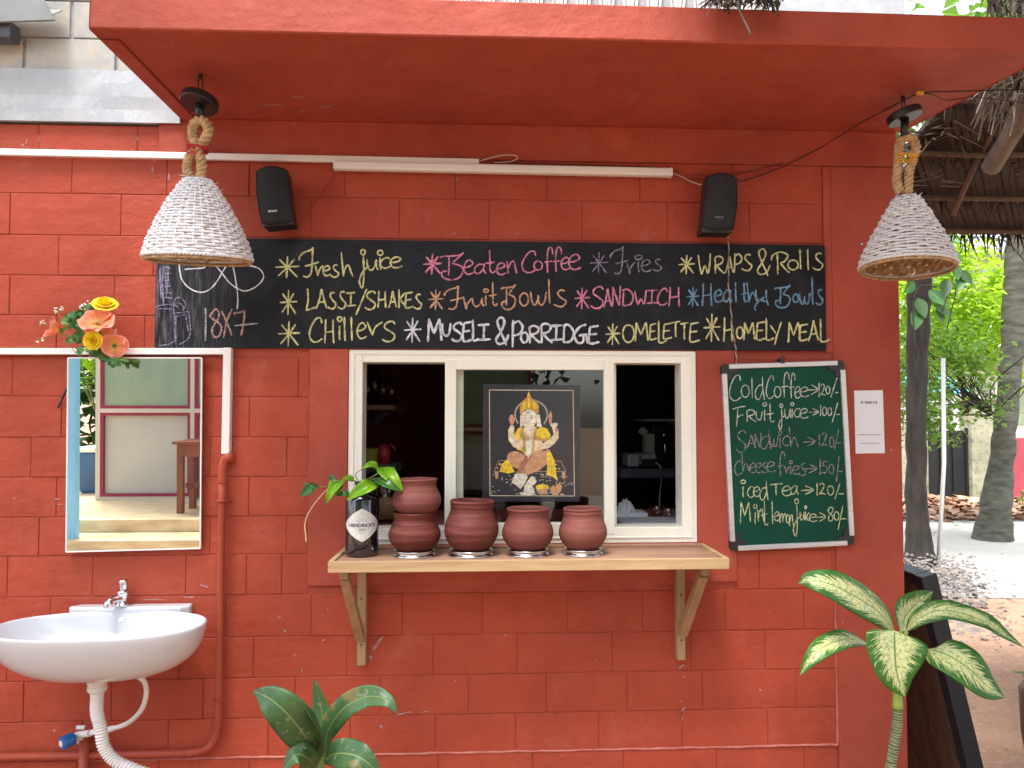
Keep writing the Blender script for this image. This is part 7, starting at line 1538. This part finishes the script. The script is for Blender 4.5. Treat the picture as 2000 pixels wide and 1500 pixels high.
for _ in range(1900):
    f = rnd(); px = ru(1780, 1900) + (f - .5) * 60; py = 1112 + 120 * f ** 1.3; p = WZ(px, py, 0); r = ru(.008, .026) * (1.25 if f < .6 else .9)
    p += Vector((random.gauss(0, .12), random.gauss(0, .2), 0)); b = len(mb.v); hz = max(0, .16 * (1 - f * 1.3)) * rnd()
    if p.x < 1.7: continue
    for q in ((1, 0, 0), (0, 1, 0), (-1, 0, 0), (0, -1, 0), (0, 0, 1)): mb.v.append((p.x + q[0] * r * ru(.7, 1.2), p.y + q[1] * r * ru(.7, 1.2), hz + q[2] * r * ru(.5, .9)))
    mb.f += [(b, b + 1, b + 4), (b + 1, b + 2, b + 4), (b + 2, b + 3, b + 4), (b + 3, b, b + 4)]
obj('gravel', mb, M['stone'], kind='stuff')
mb = MB()
for _ in range(420):
    p = Vector((ru(1.9, 8), ru(-1, 5), 0)); r = ru(.003, .010); b = len(mb.v)
    for q in ((1, 0, 0), (0, 1, 0), (-1, 0, 0), (0, -1, 0), (0, 0, 1)): mb.v.append((p.x + q[0] * r * ru(.7, 1.2), p.y + q[1] * r * ru(.7, 1.2), q[2] * r * ru(.5, .9)))
    mb.f += [(b, b + 1, b + 4), (b + 1, b + 2, b + 4), (b + 2, b + 3, b + 4), (b + 3, b, b + 4)]
obj('gravel', mb, M['stone'], kind='stuff')
# ================================================================== THATCHED SHELTER on the right
tr_ = thing('thatched_shelter', (3.4, -1.5, 0), 'dry woven palm thatch shelter roof on poles, right of the building', 'shelter')
EY, EZ, SL = 1.50, 2.42, .215
def RP(x, y, dz=0): return Vector((x, y, EZ + SL * (EY - y) + dz))
def lx(y):
    if y > -.50: return 1.76 + .26 * max(0, (y - .6) / .9) ** 1.2 + .05 * math.sin(y * 7)
    return .36  # unseen forward part, widened to the left to shade the facade's right side
rows_ = [1.50, 1.16, .80, .44, .08, -.24, -.50, -1.1, -1.7, -2.2, -2.7, -3.2]
random.seed(101)
for k in range(len(rows_) - 1):
    ya, yb_ = rows_[k], rows_[k + 1]; near = k < 6
    xl = (lx(ya) + lx(yb_)) / 2 if near else lx(yb_ - .01); xr = 5.2
    mb = MB(); mb.prism([RP(xl, ya, .012), RP(xr, ya, .012), RP(xr, yb_ - .12, .05), RP(xl, yb_ - .12, .05)], (0, 0, .02)); obj('leaf_backing', mb, M['thatch'], tr_)
    if near:
        mb = MB()
        for sgn, dz in ((1, 0), (-1, -.004)):
            x = xl - .2
            while x < 3.6:
                p0 = RP(x, ya + .02, dz + .004); p1 = RP(x + sgn * .30 + ru(-.01, .01), yb_, dz + .018 + ru(-.004, .002))
                if min(p0.x, p1.x) > xl - .06: mb.bar(p0, p1, .024 * ru(.7, 1.1), .0022)
                x += .032
        obj('woven_strip', mb, M['thatch'], tr_, kind='stuff')
        mb = MB()
        for _ in range(150 if k else 240):   # torn leaf tips hanging at the panel's lower edge
            x = xl + ru(-.03, 1) ** 1.0 * (3.4 - xl); y = ya + ru(-.03, .03); p = RP(x, y, -.004); l = ru(.03, .11) * (1.25 if k == 0 else .8); d = Vector((ru(-.7, .7), ru(-.2, .5), -1)).normalized()
            mb.bar(p, p + d * l, .012 * ru(.5, 1.2), .0015, w2=.002)
        for _ in range(26):
            y = ru(yb_, ya); p = RP(lx(y) + ru(-.02, .05), y, ru(-.02, .02)); d = Vector((-1, ru(-.8, .8), ru(-.7, .15))).normalized(); mb.bar(p, p + d * ru(.05, .15), .012 * ru(.4, 1.1), .0015, w2=.002)
        obj('torn_tip', mb, M['thatch'], tr_, kind='stuff')
        mb = MB(); mb.tube([RP(xl - .02 + i * .35, ya - .06 + ru(-.01, .01), -.022) for i in range(8)], .0125, 8); obj('batten', mb, M['pole'], tr_, smooth=True)
mb = MB(); pA = W(1936, 326, .62); dR = (W(2006, 205, .25) - pA).normalized(); P = [pA + dR * q + Vector((.006 * math.sin(q * 7), 0, .004 * math.sin(q * 11))) for q in (0, .08, .2, .35, .5, .7, .9, 1.2, 1.5)]; mb.tube(P, [.037, .036, .035, .038, .036, .037, .038, .038, .038], 16); obj('rafter', mb, M['thatchpale'], tr_, smooth=True)
mb = MB(); mb.tube([W(1862, 418, 1.15), W(1905, 320, .85), W(1958, 215, .5), W(2010, 90, .1)], .0125, 8); obj('tie_stick', mb, M['pole'], tr_, smooth=True)
mb = MB(); mb.tube([W(1700 + 232, 166, .2), W(1700 + 262, 118, .0), W(2012, 66, -.25)], .009, 8); ropepath(mb, [W(1936, 168, .2), W(1962, 122, .0), W(2012, 64, -.25)], .011); obj('tie_rope', mb, M['rope'], tr_, smooth=True)
mb = MB()
for i in range(80):
    x0, y0 = ru(1925, 2010), ru(130, 190); p0 = W(x0, y0, ru(.0, .2)); p1 = W(x0 + ru(-45, 25), y0 + ru(20, 95), ru(.05, .35)); mb.bar(p0, p1, .009 * ru(.5, 1.3), .002, w2=.003)
for i in range(26):
    x0, y0 = ru(1800, 1880), ru(215, 300); p0 = W(x0, y0, ru(.5, .8)); p1 = W(x0 + ru(-30, 55), y0 + ru(-14, 30), ru(.5, .9)); mb.bar(p0, p1, .009 * ru(.5, 1.3), .002, w2=.003)
for i in range(10):
    x0, y0 = ru(1780, 1850), ru(335, 365); p0 = W(x0, y0, .9); mb.bar(p0, W(x0 + ru(10, 55), y0 + ru(-18, 10), .9), .008, .002, w2=.003)
obj('bleached_strip', mb, M['thatchpale'], tr_, kind='stuff')
for x, y in ((4.6, 1.2), (4.6, -3.0), (1.95, -3.1)):
    mb = MB(); mb.tube([(x, y, 0), (x + .02, y, 1.5), RP(x, y, -.03)], .05, 10); obj('post', mb, M['pole'], tr_, smooth=True)
# thatch eave hanging over the canopy edge above
te = thing('thatch_eave', (W(1450, 5, -.6).x, -.62, 2.46), 'ragged dark thatch tips hanging over the front edge of the canopy', 'thatch')
random.seed(202); mb = MB(); YE = -.60
for _ in range(230):
    px = ru(1385, 1525); py = ru(-40, 6); p = W(px, py, YE + ru(-.04, .05)); d = Vector((ru(-1.3, .9), ru(-.3, .2), -1)).normalized(); l = ru(.01, .035)
    mb.bar(p, p + d * l, .010 * ru(.4, 1.3), .002, w2=.002)
obj('dark_tip', mb, M['thatch'], te, kind='stuff')
mb = MB()
for _ in range(34):
    px = ru(1380, 1440); py = ru(-20, 6); p = W(px, py, YE - ru(.02, .05)); d = Vector((ru(-1.5, .3), ru(-.3, .1), -.8)).normalized(); mb.bar(p, p + d * ru(.015, .04), .005, .002, w2=.0015)
mb.bar(W(1440, 12, YE - .03), W(1467, 66, YE - .05), .006, .003, w2=.011); mb.bar(W(1436, 4, YE - .03), W(1441, 14, YE - .03), .006, .003)
obj('pale_tip', mb, M['thatchpale'], te, kind='stuff')
te2 = thing('thatch_eave', (W(1960, 5, -.1).x, .2, 2.9), 'ragged thatch corner at the top right above the canopy', 'thatch')
mb = MB()
for _ in range(160):
    px = ru(1930, 2040); py = ru(-60, 10); p = W(px, py, .3 + ru(-.1, .1)); d = Vector((ru(-.6, .6), ru(-.3, .2), -1)).normalized(); mb.bar(p, p + d * ru(.03, .12), .016 * ru(.4, 1.3), .003, w2=.003)
obj('dark_tip', mb, M['thatch'], te2, kind='stuff')
# ================================================================== BEHIND THE CAMERA: yard trees that shade and are mirrored
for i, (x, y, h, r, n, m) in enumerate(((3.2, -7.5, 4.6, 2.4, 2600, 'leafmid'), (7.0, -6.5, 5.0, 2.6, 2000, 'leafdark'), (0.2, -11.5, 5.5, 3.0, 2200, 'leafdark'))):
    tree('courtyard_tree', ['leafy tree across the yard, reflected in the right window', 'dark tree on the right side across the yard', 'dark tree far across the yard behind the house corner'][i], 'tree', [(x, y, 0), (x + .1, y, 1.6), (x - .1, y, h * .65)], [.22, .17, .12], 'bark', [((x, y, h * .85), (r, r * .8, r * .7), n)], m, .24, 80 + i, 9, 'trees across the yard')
bpx = refl(178, 760, Y=-8.2)
pt2 = thing('areca_palm', (bpx.x, -8.2, 0), 'feathery green palm behind the house corner, seen in the mirror', 'palm')
mb = MB(); random.seed(88); fr_ = MB()
for k in range(16):
    a = ru(0, 6.28); b0_ = Vector((bpx.x + .1, -8.2, 1.2)); e = b0_ + Vector((math.cos(a) * 1.3, math.sin(a) * .9, ru(.5, 2.2))); m_ = b0_.lerp(e, .5) + Vector((0, 0, .8)); P = smoothpath([b0_, m_, e], 12); mb.tube(P, .012, 4)
    for i in range(4, len(P), 1):
        tgt = (P[i] - P[i - 1]).normalized()
        for s_ in (-1, 1):
            sd = tgt.cross(Vector((0, 0, 1))).normalized() * s_; d = (sd + tgt * .5 + Vector((0, 0, -.6))).normalized(); fr_.bar(P[i], P[i] + d * .45, .03, .002, w2=.004)
            fr_.bar(P[i].lerp(P[i - 1], .5), P[i].lerp(P[i - 1], .5) + d * .43, .03, .002, w2=.004)
obj('frond_rib', mb, M['stem'], pt2); obj('frond', fr_, M['leafbright'], pt2, kind='stuff')
tree('courtyard_tree', 'dense low dark tree behind the house corner across the yard', 'tree', [(bpx.x - .6, -10.5, 0), (bpx.x - .5, -10.5, 1), (bpx.x - .5, -10.5, 2)], [.16, .14, .1], 'bark', [((bpx.x - .3, -10.5, 2.2), (2.4, .9, 1.9), 2600)], 'leafdark', .24, 95, 9, 'trees across the yard')
tree('courtyard_tree', 'unseen leafy tree added high at the left to shade the wall', 'tree', [(-5.2, -3.6, 0), (-5.0, -3.4, 2.2), (-4.3, -2.8, 4.2)], [.2, .16, .1], 'bark', [((-3.1, -2.05, 5.3), (1.5, 1.25, .7), 6500), ((-3.9, -1.9, 4.4), (1.2, 1.1, .8), 4200)], 'leafdark', .2, 97, 9, 'trees across the yard')  # out of view, added so its crowns shade the lower left wall
# paint scuffs and bare marks on the wall (wear with its own shape)
M['scuff'] = chalk('bare scuff', (.50, .36, .38), .46); M['scuff2'] = chalk('pale scrape', (.50, .24, .20), .46)
random.seed(404)
def scuff(px, py, w, h, ang, m='scuff', Y=-.0026):
    c = W(px, py, Y); mb = MB(); P = []
    for k in range(14):
        a = 2 * math.pi * k / 14; q = ru(.45, 1.1); x = math.cos(a) * w * q / 1280; z = math.sin(a) * h * q / 1280
        P.append(c + Vector((x * math.cos(ang) - z * math.sin(ang), 0, x * math.sin(ang) + z * math.cos(ang))))
    mb.poly(P[::-1]); obj('scuff', mb, M[m], b0)
for q in ((734, 1262, 34, 7, .9), (724, 1284, 9, 16, .5), (742, 1250, 22, 5, .7), (1330, 1302, 16, 6, .6), (1336, 1322, 7, 4, 0), (1335, 1385, 18, 5, .9), (1333, 1402, 4, 14, 0), (1328, 1370, 6, 4, 0), (1322, 1165, 5, 8, 0), (870, 1136, 46, 3, 0), (985, 1136, 60, 4, 0), (1220, 1135, 30, 3, 0), (1310, 1137, 14, 6, .2),
          (790, 1393, 40, 3, .2), (745, 1420, 7, 9, .3), (830, 1390, 30, 2, .1), (398, 1144, 26, 3, -.35), (112, 975, 14, 4, 0), (52, 276, 5, 12, 0), (44, 283, 5, 9, .4), (75, 272, 3, 16, 0), (268, 270, 2.5, 14, 0), (120, 985, 22, 2, 0), (330, 345, 5, 26, 0), (298, 330, 4, 14, 0), (640, 1190, 5, 3, 0), (556, 1232, 8, 5, 0), (632, 1250, 8, 4, .2), (885, 456, 12, 3, .1), (893, 350, 4, 12, 0), (1500, 1330, 3, 4, 0), (1010, 456, 10, 3, 0),
          (1240, 1165, 4, 3, 0), (985, 1240, 8, 3, 0), (1165, 1290, 4, 4, 0), (890, 1330, 5, 5, 0), (1400, 1180, 4, 4, 0), (545, 1205, 9, 3, .4), (370, 1166, 30, 2.5, -.05), (300, 1171, 60, 2.5, 0), (590, 1310, 4, 10, .3), (575, 1280, 5, 6, 0)):
    scuff(*q)
for q in ((800, 165, 70, 5, .1), (850, 150, 40, 4, .2), (860, 178, 30, 4, 0), (905, 168, 34, 5, 0)):
    c = WZ(q[0] - 270, q[1] + 40, ZSOF - .0006); mb = MB(); mb.poly([c + Vector((math.cos(a) * q[2] / 1600 * ru(.5, 1.1), math.sin(a) * q[3] / 400 * ru(.5, 1.1), 0)) for a in [2 * math.pi * k / 12 for k in range(12)]][::-1]); obj('scuff', mb, M['scuff2'], b0)
